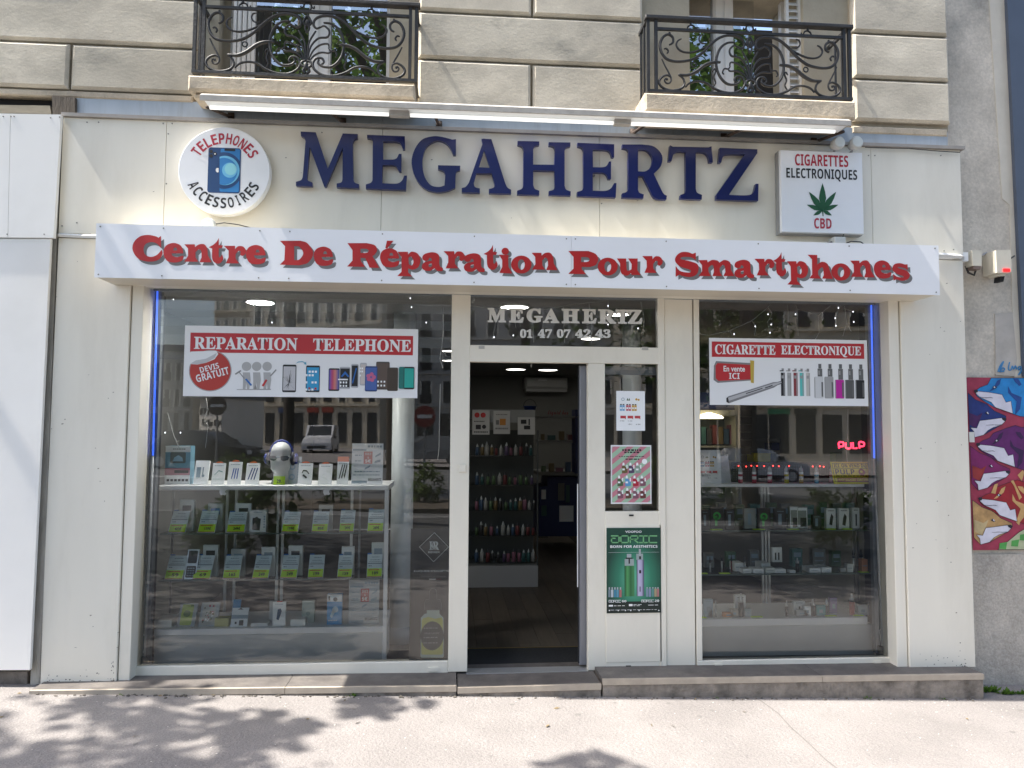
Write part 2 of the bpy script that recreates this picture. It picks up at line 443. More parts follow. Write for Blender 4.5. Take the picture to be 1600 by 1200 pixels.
for z0, z1, xs in ((J0, J1, (XL, V1, WL0)), (J1, J2, (XL, -3.1, WL0)), (J2, JT, (XL, V1, WL0)),
                   (J0 - .035, J1, (WL1, V2, WR0)), (J1, J2, (WL1, WR0)), (J2, JT, (WL1, V3, WR0)),
                   (J0, J1, (WR1, XR)), (J1, J2, (WR1, XR)), (J2, JT, (WR1, XR))):
    for a, b in zip(xs, xs[1:]): block(a, b, z0, z1)
# the plain course under the blocks
CB = P(150, 151, YS).z - .035
box('string_course', STONE2, bld, P(0, 150, YS).x - .6, P(300, 140, YS).x, YS + .012, .2, CB + .03, J0 - .004, c=.008)
box('string_course', STONE2, bld, P(1334, 195, YS).x, XR - .03, YS + .012, .2, P(1410, 209, YS).z, P(1410, 198, YS).z, c=.008)
# window bays: reveals, French windows, shutters
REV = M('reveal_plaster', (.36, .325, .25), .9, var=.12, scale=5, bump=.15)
PVC = M('white_window_frame', (.72, .73, .74), .4)
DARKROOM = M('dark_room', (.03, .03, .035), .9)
SHUT = M('white_shutter', (.62, .61, .58), .6, var=.08, scale=6)
LZ0 = P(470, 140, -.22).z
def bay(x0, x1, wx0, wx1, mull, panes, slat_sides):
    YW = .34
    box('window_reveal', REV, bld, x0 - .004, wx0, YW - .26, .6, J0, JT)
    box('window_reveal', REV, bld, wx1, x1 + .004, YW - .26, .6, J0, JT)
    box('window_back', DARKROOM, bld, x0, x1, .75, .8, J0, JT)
    fr = MB(); t = .045
    fr.box(wx0 + .002, wx0 + t, YW, YW + .05, J0, JT); fr.box(wx1 - t, wx1 - .002, YW, YW + .05, J0, JT)
    fr.box(mull[0], mull[1], YW - .012, YW + .05, J0, JT)
    fr.box(mull[0] + .012, (mull[0]+mull[1])/2 - .008, YW - .022, YW - .011, J0, JT)
    fr.box((mull[0]+mull[1])/2 + .008, mull[1] - .012, YW - .022, YW - .011, J0, JT)
    fr.box(wx0 + t, mull[0], YW + .003, YW + .048, J0, J0 + .16); fr.box(mull[1], wx1 - t, YW + .003, YW + .048, J0, J0 + .16)
    w = fr.build('window_frame', PVC, bld)
    for a, b, mt in panes:
        MB().quad((a, YW + .02, J0 + .15), (b, YW + .02, J0 + .15), (b, YW + .02, JT), (a, YW + .02, JT)).build('pane', mt, w)
    for a, b, sl_ in slat_sides:
        sm = MB(); sm.box(a, a + .02, .12, .15, J0, JT); sm.box(b - .02, b, .12, .15, J0, JT)
        sh = sm.build('shutter', SHUT, bld)
        if sl_:
            z = J0 + .03
            while z < JT - .03:
                q = MB(); q.add([(a+.02, .118, z), (b-.02, .118, z), (b-.02, .123, z+.004), (a+.02, .123, z+.004), (a+.02, .150, z+.042), (b-.02, .150, z+.042), (b-.02, .155, z+.040), (a+.02, .155, z+.040)],
                                [[0,1,2,3],[3,2,5,4],[4,5,6,7],[7,6,1,0]])
                q.build('slat', SHUT, sh); z += .05
        else:
            for k in range(3):
                u = a + .02 + (b-a-.04)*k/3
                box('fold', SHUT, sh, u + .003, u + (b-a-.04)/3 - .003, .125, .15, J0, JT, c=.006)
def wx(px_, Y): return P(px_, 60, Y).x
bay(WL0, WL1, wx(360, .34), wx(614, .34), (wx(483, .34), wx(517, .34)),
    ((wx(360, .34) + .045, wx(483, .34), PANEU), (wx(517, .34), wx(614, .34) - .045, PANEU)),
    ((wx(364, .12), wx(398, .12), False),))
bay(WR0, WR1, wx(1060, .34), wx(1230, .34), (wx(1114, .34), wx(1145, .34)),
    ((wx(1060, .34) + .02, wx(1114, .34), PANEU), (wx(1145, .34), wx(1180, .34), PANEU)),
    ((wx(1036, .12), wx(1061, .12), True), (wx(1229, .12), wx(1252, .12), True)))
# balcony ledges
for (a, b, yt, yb) in ((293, 648, 122, 146), (1008, 1337, 149, 178)):
    x0, x1 = P(a, (yt+yb)/2, -.24).x, P(b, (yt+yb)/2, -.24).x
    zt, zb = P((a+b)/2, yt + 10 - 8, -.24).z, P((a+b)/2, yb + 1, -.24).z
    if a == 293: LT = zt
    L = MB(); L.box(x0, x1, -.24, .32, zb, zt, c=.012); led = L.build('balcony_ledge', STONE2, bld)
    MB().box(x0 + .03, x1 - .03, -.20, -.02, zb - .028, zb - .002, c=.012).build('ledge_moulding', STONE2, bld)
box('upper_wall', STONE, bld, XL, XR, YS, .6, JT + .004, 6.6)
# party wall on the right, plaster strip, neighbour
XE = P(1490, 500, .14).x
pw = thing('party_wall', 'weathered grey concrete wall to the right of the shop carrying the mural', 'wall', (XE + .3, .2, 0))
CONC = M('stained_concrete', (.60, .545, .465), .92, var=.2, scale=3.5, bump=.3, bscale=22, dirt=(.25, .24, .215), dirt_amt=.7, dirt_scale=2.2, fine=.15)
XN = P(1600, 590, .14).x + 1.2
box('wall_face', CONC, pw, XE - .2, XN, .14, .6, -.3, 6.6)
box('base_render', M('base_render', (.47, .43, .375), .95, var=.2, scale=5, bump=.6, bscale=30, dirt=(.12, .12, .115), dirt_amt=.6, dirt_scale=4, fine=.2), pw, XE - .1, XN, .128, .2, -.3, P(1560, 866, .128).z)
def wedge(name, mat, pts, Y0, Y1, parent):
    return MB().prism([[(P(x, y, Y0).x, P(x, y, Y0).z) for x, y in pts]], Y0, Y1).build(name, mat, parent)
wedge('plaster_strip', M('pale_plaster', (.62, .58, .50), .9, var=.08, scale=6, bump=.1), [(1543, -40), (1568, -40), (1592, 400), (1599, 590), (1585, 590), (1578, 320), (1566, 310)], .134, .2, pw)
wedge('plaster_patch', M('grey_plaster', (.46, .43, .39), .9, var=.15, scale=8, bump=.2), [(1555, 490), (1582, 488), (1589, 560), (1586, 588), (1556, 586)], .132, .2, pw)
nb = thing('neighbour_cladding', 'dark slate blue metal cladding at the right hand edge above the mural', 'cladding', (XN, 0, 2))
wedge('cladding_sheet', M('slate_blue_metal', (.075, .095, .135), .45, var=.1), [(1571, -60), (1760, -60), (1760, 590), (1601, 588), (1596, 470)], .10, .13, nb)

# ================================================================= the shopfront
shop = thing('shopfront', 'cream panelled shopfront with two big display windows and an open middle doorway', 'shopfront', (.4, 0, .1))
# lintel beam
bx0, bx1 = P(118, 165, .04).x, P(1480, 215, .04).x
bz1, bz0 = P(800, 187, .04).z + .05, P(800, 212, .04).z - .03
for a, b in zip((118, 352, 598, 1050, 1280), (352, 598, 1050, 1280, 1480)):
    box('lintel_sheet', ZINC, shop, P(a, 190, .04).x + .001, P(b, 190, .04).x - .001, .04 + random.uniform(-.002, .002), .3, bz0, P(150, 153, .04).z)
ft = P(99, 183, 0).z; fl, fr_ = P(99, 183, 0).x, P(1500, 232, 0).x
box('coping_strip', M('grey_coping', (.30, .28, .26), .6, var=.15, scale=10), shop, fl - .004, P(1505, 236, 0).x, -.022, .045, ft + .001, ft + .024)
fb = P(150, 366, 0).z
pj = [fl, P(258, 270, 0).x, P(596, 300, 0).x, P(937, 300, 0).x, P(1362, 300, 0).x, fr_]
for i, (a, b) in enumerate(zip(pj, pj[1:])):
    box('fascia_panel', CREAM, shop, a + .0012, b - .0012, random.uniform(-.0008, .0008), .1, fb, ft, c=.0015)
# little screws and holes on the fascia
sc = MB()
for x, y in ((136, 191), (154, 191), (255, 193), (269, 193), (263, 209), (260, 287), (97, 353), (120, 348), (503, 207), (928, 228), (946, 230), (940, 318), (1357, 243), (1367, 243), (1470, 243), (1490, 390), (1475, 392)):
    p = P(x, y, -.002); sc.lathe([(.0045, -.0015), (.0045, .0015)], p, 8, 'Y')
stuff(sc.build('screws', M('screw_head', (.2, .19, .17), .5), shop))
# pilasters
def pil(x0, x1, xi0, xi1, zt):
    zb = .105
    box('pilaster_panel', CREAM, shop, x0, x1, 0.0, .3, zb, zt, c=.004)
    box('pilaster_strip', CREAM, shop, xi0, xi1, .012, .3, zb - .004, zt, c=.003)
pzt = fb - .028
pil(P(60.6, 1072, 0).x, P(182, 1070, 0).x - .003, P(182, 1070, 0).x + .003, P(201, 1073, 0).x, pzt)
pil(P(1421, 1048, 0).x + .003, P(1525, 1047, 0).x, P(1404, 1050, 0).x, P(1421, 1048, 0).x - .003, pzt)
box('panel_moulding', M('grey_trim', (.5, .48, .44), .5, var=.1), shop, P(88, 372, 0).x, P(150, 372, 0).x + .2, -.004, .05, pzt + .002, fb - .003)
box('panel_moulding', M('grey_trim', (.5, .48, .44), .5, var=.1), shop, P(1390, 400, 0).x, P(1506, 400, 0).x, -.004, .05, pzt + .002, fb - .003)
# old plaster patches that show on the left pilaster
wedge('glue_mark', M('glue_mark', (.76, .73, .60), .6, var=.15, scale=14), [(110, 668), (161, 666), (160, 739), (108, 740)], -.0035 + .002, .02, shop) if False else None
# window head / soffit
HZ = P(708, 460, .1).z
box('soffit', CREAM, shop, P(204, 445, .1).x - .05, P(1404, 470, .1).x + .03, -.0, .098, HZ, HZ + .12)
# window frames  (outer px, glass px)
YF = .10
def stile(name, x0, x1, z0, z1, y=YF, mat=CREAMF, c=.003, d=.06): return box(name, mat, shop, x0, x1, y, y + d, z0, z1, c=c)
SZ = P(204, 1065, YF).z; SZT = P(204, 1043, YF).z + .004
xl0 = P(204, 1055, YF).x; xlg = P(229, 700, YF).x; xr_ = P(700, 1040, YF).x
# left window
lw = box('window_sill', CREAMF, shop, xl0, xr_ - .001, YF, YF + .06, SZ, SZT, c=.003)
box('frame_jamb', BLACKF, shop, xl0 - .03, xl0 + .028, YF - .012, YF + .3, SZT, HZ)
box('frame_jamb', GREYF, shop, xl0 + .0285, xl0 + .075, YF + .10, YF + .14, SZT, HZ)
stile('door_post', xr_, P(730, 1050, YF).x, SZ + .02, HZ - .001)
MB().quad((xl0 + .027, YF + .02, SZT - .01), (xr_ + .01, YF + .02, SZT - .01), (xr_ + .01, YF + .02, HZ + .02), (xl0 + .027, YF + .02, HZ + .02)).build('pane', PANE, shop)
vt = MB()
for x, y, w in ((677, 1046, 8), (228, 1060, 5)): vt.px(x - w, y - 3, x + w, y + 3, YF - .008, YF + .01)
vt.build('vent_cap', CREAMF, shop)
# doorway, transom, sidelight
dx0, dx1 = P(730, 900, YF).x, P(919, 900, YF).x
sx0, sx1 = P(945.5, 700, YF).x, P(1029, 700, YF).x
tz0, tz1 = P(880, 541, YF).z, P(880, 567, YF).z       # transom bottom, door head
mx1 = P(1040, 800, YF).x; rx0 = P(1086, 800, YF).x
box('door_head', CREAMF, shop, dx0 - .001, mx1, YF - .002, YF + .06, tz1, tz0, c=.003)
stile('sidelight_post', dx1, sx0, SZ + .012, tz1 - .001)
stile('sidelight_post', sx1, mx1, SZ + .012, HZ - .001, y=YF - .004)
kz = P(985, 799, YF).z
stile('kick_panel', sx0 - .001, sx1 + .001, SZ + .012, kz, y=YF - .001)
k2 = rpx(947, 820, 1034, 1035, YF - .006); 
kb_ = MB(); kb_.box(k2[0] , k2[1], YF - .004, YF, k2[2], k2[3], c=.003); kb_.build('kick_plate', CREAMF, shop)
MB().px(978, 1040, 986, 1042.5, YF - .007, YF - .004).px(983, 804, 990, 806.5, YF - .007, YF - .004).build('slot', DARK, shop)
stile('mullion_panel', mx1 + .003, rx0 - .004, SZ + .008, HZ - .002, y=YF + .006, c=.002)
box('mullion_gap', DARK, shop, rx0 - .006, rx0 + .003, YF + .03, YF + .05, SZ, HZ)
box('mullion_gap', M('thin_gap', (.25, .23, .2), .8), shop, mx1 - .002, mx1 + .005, YF + .03, YF + .05, SZ, HZ)
MB().quad((dx0, YF + .02, tz0), (sx1, YF + .02, tz0), (sx1, YF + .02, HZ), (dx0, YF + .02, HZ)).build('pane', PANE, shop)
MB().quad((sx0, YF + .02, kz), (sx1, YF + .02, kz), (sx1, YF + .02, tz1), (sx0, YF + .02, tz1)).build('pane', PANE, shop)
MB().px(748, 540.5, 757, 545, YF - .006, YF).px(1003, 542, 1013, 547, YF - .006, YF).build('vent_cap', M('vent_grey', (.42, .4, .36), .6), shop)
box('threshold', ALU, shop, dx0 + .001, dx1 - .001, YF - .01, YF + .10, SZ - .004, SZ + .012)
# right window
rr0, rr1 = rx0 + .004, P(1403, 1040, YF).x
rgl = P(1096, 800, YF).x
box('window_sill', CREAMF, shop, rr0, rr1 - .012, YF, YF + .06, SZ, P(1240, 1030, YF).z, c=.003)
rst = P(1240, 1030, YF).z
stile('window_stile', rr0, rgl - .002, rst + .001, HZ - .001)
box('frame_jamb', BLACKF, shop, rr1 - .055, rr1 + .02, YF - .010, YF + .3, SZ + .01, HZ)
box('frame_jamb', GREYF, shop, rr1 - .10, rr1 - .0555, YF + .10, YF + .14, rst, HZ)
MB().quad((rgl - .01, YF + .02, rst - .01), (rr1 - .05, YF + .02, rst - .01), (rr1 - .05, YF + .02, HZ + .02), (rgl - .01, YF + .02, HZ + .02)).build('pane', PANE, shop)
MB().px(1117, 1037, 1129, 1041, YF - .008, YF + .01).px(1366, 1033, 1377, 1037, YF - .008, YF + .01).build('vent_cap', CREAMF, shop)
# translucent stripes stuck on the top of the left pane
fm = film('frosted_film', (.75, .76, .74), .20)
for y0, y1 in ((455, 465), (471, 486), (497, 512), (523, 540), (551, 563)):
    q = [P(248, y0 - 6, YF), P(706, y0 + 7, YF), P(706, y1 + 7, YF), P(248, y1 - 6, YF)]
    zz0, zz1 = (q[2].z + q[3].z)/2, (q[0].z + q[1].z)/2
    MB().quad((q[0].x, YF + .024, zz0), (q[1].x, YF + .024, zz0), (q[1].x, YF + .024, zz1), (q[0].x, YF + .024, zz1)).build('frosted_stripe', fm, shop)

# the stone doorstep
step = thing('doorstep', 'long worn stone doorstep with a pale nosing running along the whole shopfront', 'step', (.5, 0, 0))
STP = M('grey_step_tile', (.12, .107, .098), .6, var=.35, scale=6, dirt=(.28, .25, .21), dirt_amt=.3, dirt_scale=8, fine=.15)
NOS = M('step_nosing', (.42, .36, .29), .7, var=.15, scale=12)
RIS = M('step_riser', (.26, .225, .19), .9, var=.45, scale=9, bump=1.0, bscale=22, dirt=(.07, .06, .05), dirt_amt=.85, dirt_scale=6)
def step_piece(x0, x1, zt0, zt1, yf, joints):
    m = MB()
    xs = [x0, *joints, x1]
    for a, b in zip(xs, xs[1:]):
        za = zt0 + (zt1-zt0)*(a-x0)/(x1-x0); zb = zt0 + (zt1-zt0)*(b-x0)/(x1-x0)
        def slab(nm, mat, y0, y1, ztop_off, depth):
            MB().add([(a+.0015, y0, za+ztop_off), (b-.0015, y0, zb+ztop_off), (b-.0015, y0, zb+ztop_off-depth), (a+.0015, y0, za+ztop_off-depth),
                      (a+.0015, y1, za+ztop_off), (b-.0015, y1, zb+ztop_off), (b-.0015, y1, zb+ztop_off-depth), (a+.0015, y1, za+ztop_off-depth)],
                     [[3,2,1,0],[4,5,6,7],[0,1,5,4],[2,3,7,6],[0,4,7,3],[1,2,6,5]]).build(nm, mat, step)
        slab('tread_tile', STP, yf + .024, YF + .2, 0, .03)
        slab('nosing', NOS, yf, yf + .0225, .0005, .035)
    MB().add([(x0+.004, yf+.008, zt0-.03), (x1-.004, yf+.008, zt1-.03), (x1-.004, yf+.008, -.2), (x0+.004, yf+.008, -.2),
              (x0+.004, .3, zt0-.03), (x1-.004, .3, zt1-.03), (x1-.004, .3, -.2), (x0+.004, .3, -.2)], [[3,2,1,0],[4,5,6,7],[0,1,5,4],[0,4,7,3],[1,2,6,5]]).build('riser', RIS, step)
yS = -.168
step_piece(P(45, 1078, yS).x, P(713.5, 1072, yS).x, P(205, 1078, yS).z + .006, P(713, 1072, yS).z, yS, [P(445, 1070, yS).x])
step_piece(P(714.5, 1080, yS).x, P(940, 1075, yS).x, P(716, 1075, yS).z, P(941, 1069, yS).z, yS, [])
step_piece(P(941.5, 1066, yS).x, P(1538, 1054, yS).x, P(942, 1062, yS).z, P(1538, 1053.5, yS).z, yS, [P(1285, 1056, yS).x])

# ================================================================= the white hoarding on the left
ho = thing('site_hoarding', 'white boarded up panels covering the neighbouring shop on the left', 'hoarding', (-3, 0, .1))
def lean(name, pts, Y0, Y1, mat=WHITEP): return wedge(name, mat, pts, Y0, Y1, ho)
lean('panel', [(-260, 172), (16, 177.5), (12, 371), (-260, 369)], -.06, -.03)
lean('panel', [(16.6, 177.5), (95, 179), (83.5, 371.5), (12.6, 371)], -.06, -.03)
lean('panel', [(-260, 372.5), (79, 373), (46.5, 1047), (-260, 1047)], -.05, -.025)
lean('batten', [(84, 200), (97, 185), (88, 380), (63, 1068), (47, 1072), (78, 380)], .0, .06, M('weathered_batten', (.36, .34, .30), .9, var=.25, scale=10, bump=.3, stretch=(3, 3, .5)))
lean('plinth', [(-260, 1047), (43, 1050), (42, 1090), (-260, 1090)], .01, .1, M('rough_plinth', (.17, .15, .13), .95, var=.35, scale=14, bump=.9, bscale=30))
lean('backing', [(-260, 150), (110, 150), (70, 1080), (-260, 1080)], .10, .3, DARK)
lean('timber_beam', [(-60, 176), (-60, 163), (78, 165), (80, 178)], .02, .07, M('pale_timber', (.34, .30, .23), .9, var=.2, scale=9, stretch=(.6, 3, 3)))
lean('timber_post', [(81, 149), (117, 152), (117, 186), (82, 178)], .012, .08, WOOD)
sc = MB()
for x, y in ((17, 182), (22, 182), (79, 184), (93, 183), (69, 366), (11, 366), (5, 182)):
    sc.lathe([(.004, -.002), (.004, .002)], P(x, y, -.062), 8, 'Y')
stuff(sc.build('screws', M('screw_head', (.2, .19, .17), .5), ho))

# old gum spots and small stains trodden into the pavement
gm = MB()
for i in range(60):
    x = random.uniform(-3.4, 4); y = random.uniform(-2.2, -.2); r = random.uniform(.006, .019); z = gz(x) + .0015
    gm.add([(x + r*random.uniform(.75, 1.15)*math.cos(k*.698), y + r*random.uniform(.75, 1.15)*math.sin(k*.698), z) for k in range(9)], [list(range(9))])
stuff(gm.build('gum_spots', M('old_gum', (.16, .15, .142), .8)))

# scuffs, chips and short drips on the panels and the lintel
def marks(nm, mat, spots, parent):
    mb = MB()
    for x, y, w, h, Y in spots:
        p = P(x, y, Y); a, b = w/236, h/236
        mb.add([(p.x + random.uniform(-.2, .2)*a, Y, p.z + b), (p.x + a*random.uniform(.6, 1), Y, p.z + b*random.uniform(.3, .9)), (p.x + a*random.uniform(.3, .9), Y, p.z - b*random.uniform(0, .4)), (p.x - a*random.uniform(0, .4), Y, p.z - b*random.uniform(.2, .6))], [[0, 1, 2, 3]])
    return stuff(mb.build(nm, mat, parent))
SCF = M('scuff_mark', (.26, .23, .19), .8); CHP = M('paint_chip', (.12, .105, .09), .9); DRP = M('water_stain', (.56, .52, .43), .6)
sp = []
for i in range(34): sp.append((random.uniform(68, 176), 1068 - random.expovariate(1)*9, random.uniform(.8, 3), random.uniform(.5, 1.6), -.0008))
for i in range(12): sp.append((random.uniform(172, 178), random.uniform(1030, 1068), random.uniform(.8, 2.2), random.uniform(.6, 2), -.0008))
for i in range(22): sp.append((random.uniform(1426, 1518), 1042 - random.expovariate(1)*8, random.uniform(.7, 2.6), random.uniform(.5, 1.4), -.0008))
marks('paint_chips', CHP, sp, shop)
sp = [(random.choice((random.uniform(75, 185), random.uniform(1424, 1508), random.uniform(100, 1490))), 0, random.uniform(1, 4), random.uniform(.5, 1.4), -.0016) for i in range(46)]
sp = [(x, (random.uniform(400, 1040) if x < 190 or x > 1423 else random.uniform(200, 350)), w, h, Y) for x, y, w, h, Y in sp]
marks('scuffs', SCF, sp, shop)
rb2 = MB()
for i in range(260):
    x = random.uniform(-2.45, 3.5); y = -.168 - abs(random.gauss(0, .018)); r = random.uniform(.003, .010)
    if x > .1 and random.random() < .55: continue
    rb2.ball((x, y, gz(x) + r*.3), r*random.uniform(.8, 1.5), r, r*random.uniform(.5, 1), 5, 3)
stuff(rb2.build('rubble', M('rubble_stone', (.13, .115, .095), .95, var=.4, scale=60)))

# ================================================================= wrought iron balcony railings
YR = -.20
ox = P(1010, 143, YR).x; oz = LZ0 + .0
rz = P(1170, 148.5, YR).z
rail = thing('balcony_railing', 'black wrought iron balcony railing above the square cannabis leaf sign', 'railing', (ox, YR, rz), 'scrolled iron balcony railings')
def z8(x, y): q = P(1000 + x/4.638, y/4.638, YR); return (q.x, YR, q.z)
q0, q1 = z8(60, 662), z8(1515, 722)
bz = rz; tzr = z8(780, 150)[2]; t2 = z8(780, 235)[2]
xL, xR = z8(48, 400)[0], z8(1530, 450)[0]; xl2, xr2 = z8(105, 400)[0], z8(1468, 450)[0]
zb0 = z8(780, 700)[2]; zb1 = z8(780, 680)[2]
box('bottom_rail', IRON, rail, xL, xR, YR - .014, YR + .014, zb0, zb1)
box('handrail', IRON, rail, xL - .012, xR + .012, YR - .024, YR + .024, z8(780, 178)[2], z8(780, 150)[2], c=.005)
box('middle_rail', IRON, rail, xl2, xr2 + .005, YR - .009, YR + .009, z8(780, 250)[2], z8(780, 232)[2])
for a in (xL, xl2, xr2, xR - .022):
    box('post', IRON, rail, a, a + .020, YR - .010, YR + .010, zb1 - .001, z8(780, 177)[2])
for a in (xL, xR - .022):
    box('side_rail', IRON, rail, a, a + .02, YR + .024, .1, z8(780, 176)[2], z8(780, 152)[2])
    box('side_rail', IRON, rail, a, a + .02, YR + .015, .1, zb0, zb1)
    for k in (1, 2): box('side_bar', IRON, rail, a + .003, a + .015, YR + .09*k, YR + .09*k + .012, zb1, z8(780, 176)[2])
cx8 = 797
SCR = [
 ('scroll', '212,325s 228,318s 240,300s 236,270s 205,250s 168,268s 145,320s 155,378s 190,425s 245,445s 315,445s 385,428s 455,380s 512,322s 575,275s 640,257s 705,265s 745,292s 754,330s 735,352s 708,340s', .0075),
 ('scroll', '300,282s 275,296s 263,325s 280,358s 318,378s 375,380s 435,362s 495,332s 530,305s', .0055),
 ('tendril', '458,252s 436,258s 428,285s 446,312s 490,318s', .0045),
 ('tendril', '196,388s 204,370s 190,352s 174,356s', .005),
 ('bar', '278,542s 345,545s 405,520s 465,475s 522,453s 582,452s', .0095),
 ('scroll', '158,428s 180,475s 212,535s 226,575s 214,602s 190,602s 178,582s 190,566s', .0048),
 ('scroll', '226,560s 195,545s 158,560s 138,592s 152,625s 195,650s 245,656s 298,642s 322,610s 312,570s 285,548s', .0068),
 ('scroll', '330,632s 362,602s 420,590s 482,604s 535,640s 605,668s 685,672s 742,642s 758,600s 738,562s 700,555s 684,580s 704,602s', .0068),
 ('scroll', '688,308s 632,312s 582,350s 555,420s 556,492s 582,560s 632,608s 690,612s 722,590s 716,566s', .0072),
 ('frond', '796,585s 772,482s 722,420s 662,405s 650,362s 682,330s 712,345s', .0055),
 ('frond', '790,585s 758,512s 712,466s 660,452s 650,478s', .005),
 ('frond', '786,590s 748,540s 702,516s 655,516s 640,505s', .005),
 ('frond', '797,582s 785,462s 752,392s 738,370s', .005),
 ('frond', '655,478s 640,500s 612,498s 598,525s 610,540s', .0045),
 ('tendril', '524,520s 540,500s 548,520s 535,560s 548,600s 530,632s', .0045),
 ('curl', '797,180s 775,188s 768,208s 778,228s 797,234s', .0045),
 ('curl', '768,208s 752,215s 750,200s', .004),
 ('curl', '400,208s 390,190s 368,183s 348,194s 342,212s', .0045),
 ('curl', '342,212s 328,220s 324,206s', .004),
 ('curl', '400,208s 412,214s 418,200s', .004),
 ('curl', '372,165s 366,175s 372,184s', .006),
 ('leaf_tip', '797,262s 780,290s 770,320s 797,345s', .006),
 ('leaf_tip', '797,330s 782,352s 797,392s', .005),
 ('base_knot', '797,580s 770,590s 768,612s 786,628s 780,655s 797,672s', .007),
 ('base_knot', '797,600s 782,640s 797,668s', .006),
]
rx_ = (z8(cx8, 400)[0])
for nm, sp, r in SCR:
    pts = outline(sp, lambda x, y: z8(x, y), close=False)
    # the drawn slope of the photo is perspective; keep the panel level
    lv = [Vector((p[0], p[1], p[2])) for p in pts]
    mir = [Vector((2*rx_ - p.x, p.y, p.z)) for p in lv]
    n = len(lv); taper = [1.3*r*(1 - .35*abs(2*i/(n-1) - 1)**3) for i in range(n)]
    for pp in (lv, mir): MB().tube(pp, taper, 6, flatY=1.25).build(nm, IRON, rail, True)
for u, w, r in ((390, 468, .0165), (214, 240, .008), (195, 575, .009), (140, 330, .006), (140, 590, .006)):
    c = Vector(z8(u, w))
    for s_ in (1, -1):
        cc = Vector((rx_ + s_*(c.x - rx_), c.y, c.z))
        if r > .012: MB().tube([cc + Vector((r*math.cos(k*.5236), 0, r*math.sin(k*.5236))) for k in range(12)], .005, 6, closed=True).build('ring', IRON, rail, True)
        else: MB().ball(cc, r, r, r, 8, 6).build('knob', IRON, rail, True)
MB().ball(z8(797, 318), .017, .014, .022, 10, 7).ball(z8(797, 620), .016, .016, .03, 10, 7).build('rosette', IRON, rail, True)
r2 = copy_tree(rail)
r2.location.x += P(300, 108, YR).x - P(1010.5, 143, YR).x
r2['label'] = 'black wrought iron balcony railing above the round telephone sign'

# ================================================================= lamp hood over the fascia
hood = thing('lamp_hood', 'long grey strip light hood with lit white tubes over the blue shop name', 'light', (.4, -.3, 3.9))
YH = -.36
hx0, hx1 = P(312, 156, YH).x, P(1330, 192, YH).x
hz0, hz1 = P(820, 176, YH).z - .012, P(820, 163, YH).z
HOODM = M('hood_grey', (.42, .40, .37), .6, var=.15, scale=12, dirt_amt=.3, dirt_scale=14)
hb = MB()
prof = [(YH, hz0 + .012), (YH, hz0 + .045), (YH + .03, hz1), (YH + .14, hz1 + .015), (YH + .14, hz1 + .005), (YH + .03, hz1 - .012), (YH + .012, hz0 + .040), (YH + .012, hz0 + .012)]
hb.add([(hx0, y, z) for y, z in prof] + [(hx1, y, z) for y, z in prof], [[i, (i+1) % 8, 8 + (i+1) % 8, 8 + i] for i in range(8)] + [list(range(8))[::-1], list(range(8, 16))])
hb.build('hood_cover', HOODM, hood)
box('reflector', WHITEM, hood, hx0 + .02, hx1 - .02, YH + .02, YH + .135, hz0 + .018, hz0 + .024)
sg = [P(x, 175, YH).x for x in (322, 606, 640, 962, 990, 1312)]
for a, b in zip(sg[::2], sg[1::2]):
    MB().tube([(a, YH + .07, hz0 - .004), (b, YH + .07, hz0 - .004)], .013, 8).build('tube', TUBE, hood, True)
for a, b in ((sg[1], sg[2]), (sg[3], sg[4])):
    box('tube_joint', HOODM, hood, a + .005, b - .005, YH + .05, YH + .1, hz0 - .014, hz0 + .02)
for x, y in ((357, 181), (532, 189), (682, 194), (985, 206), (1127, 213), (1268, 220)):
    b = P(x + 4, y + 2, .03); a = Vector((b.x + (b.x - .5)*.035, YH + .12, hz0 + .02))
    t = MB().tube([a + Vector((0, 0, .0)), b], .011, 8).box(b.x - .02, b.x + .02, .026, .038, b.z - .03, b.z + .03).build('bracket', RUST, hood, True)

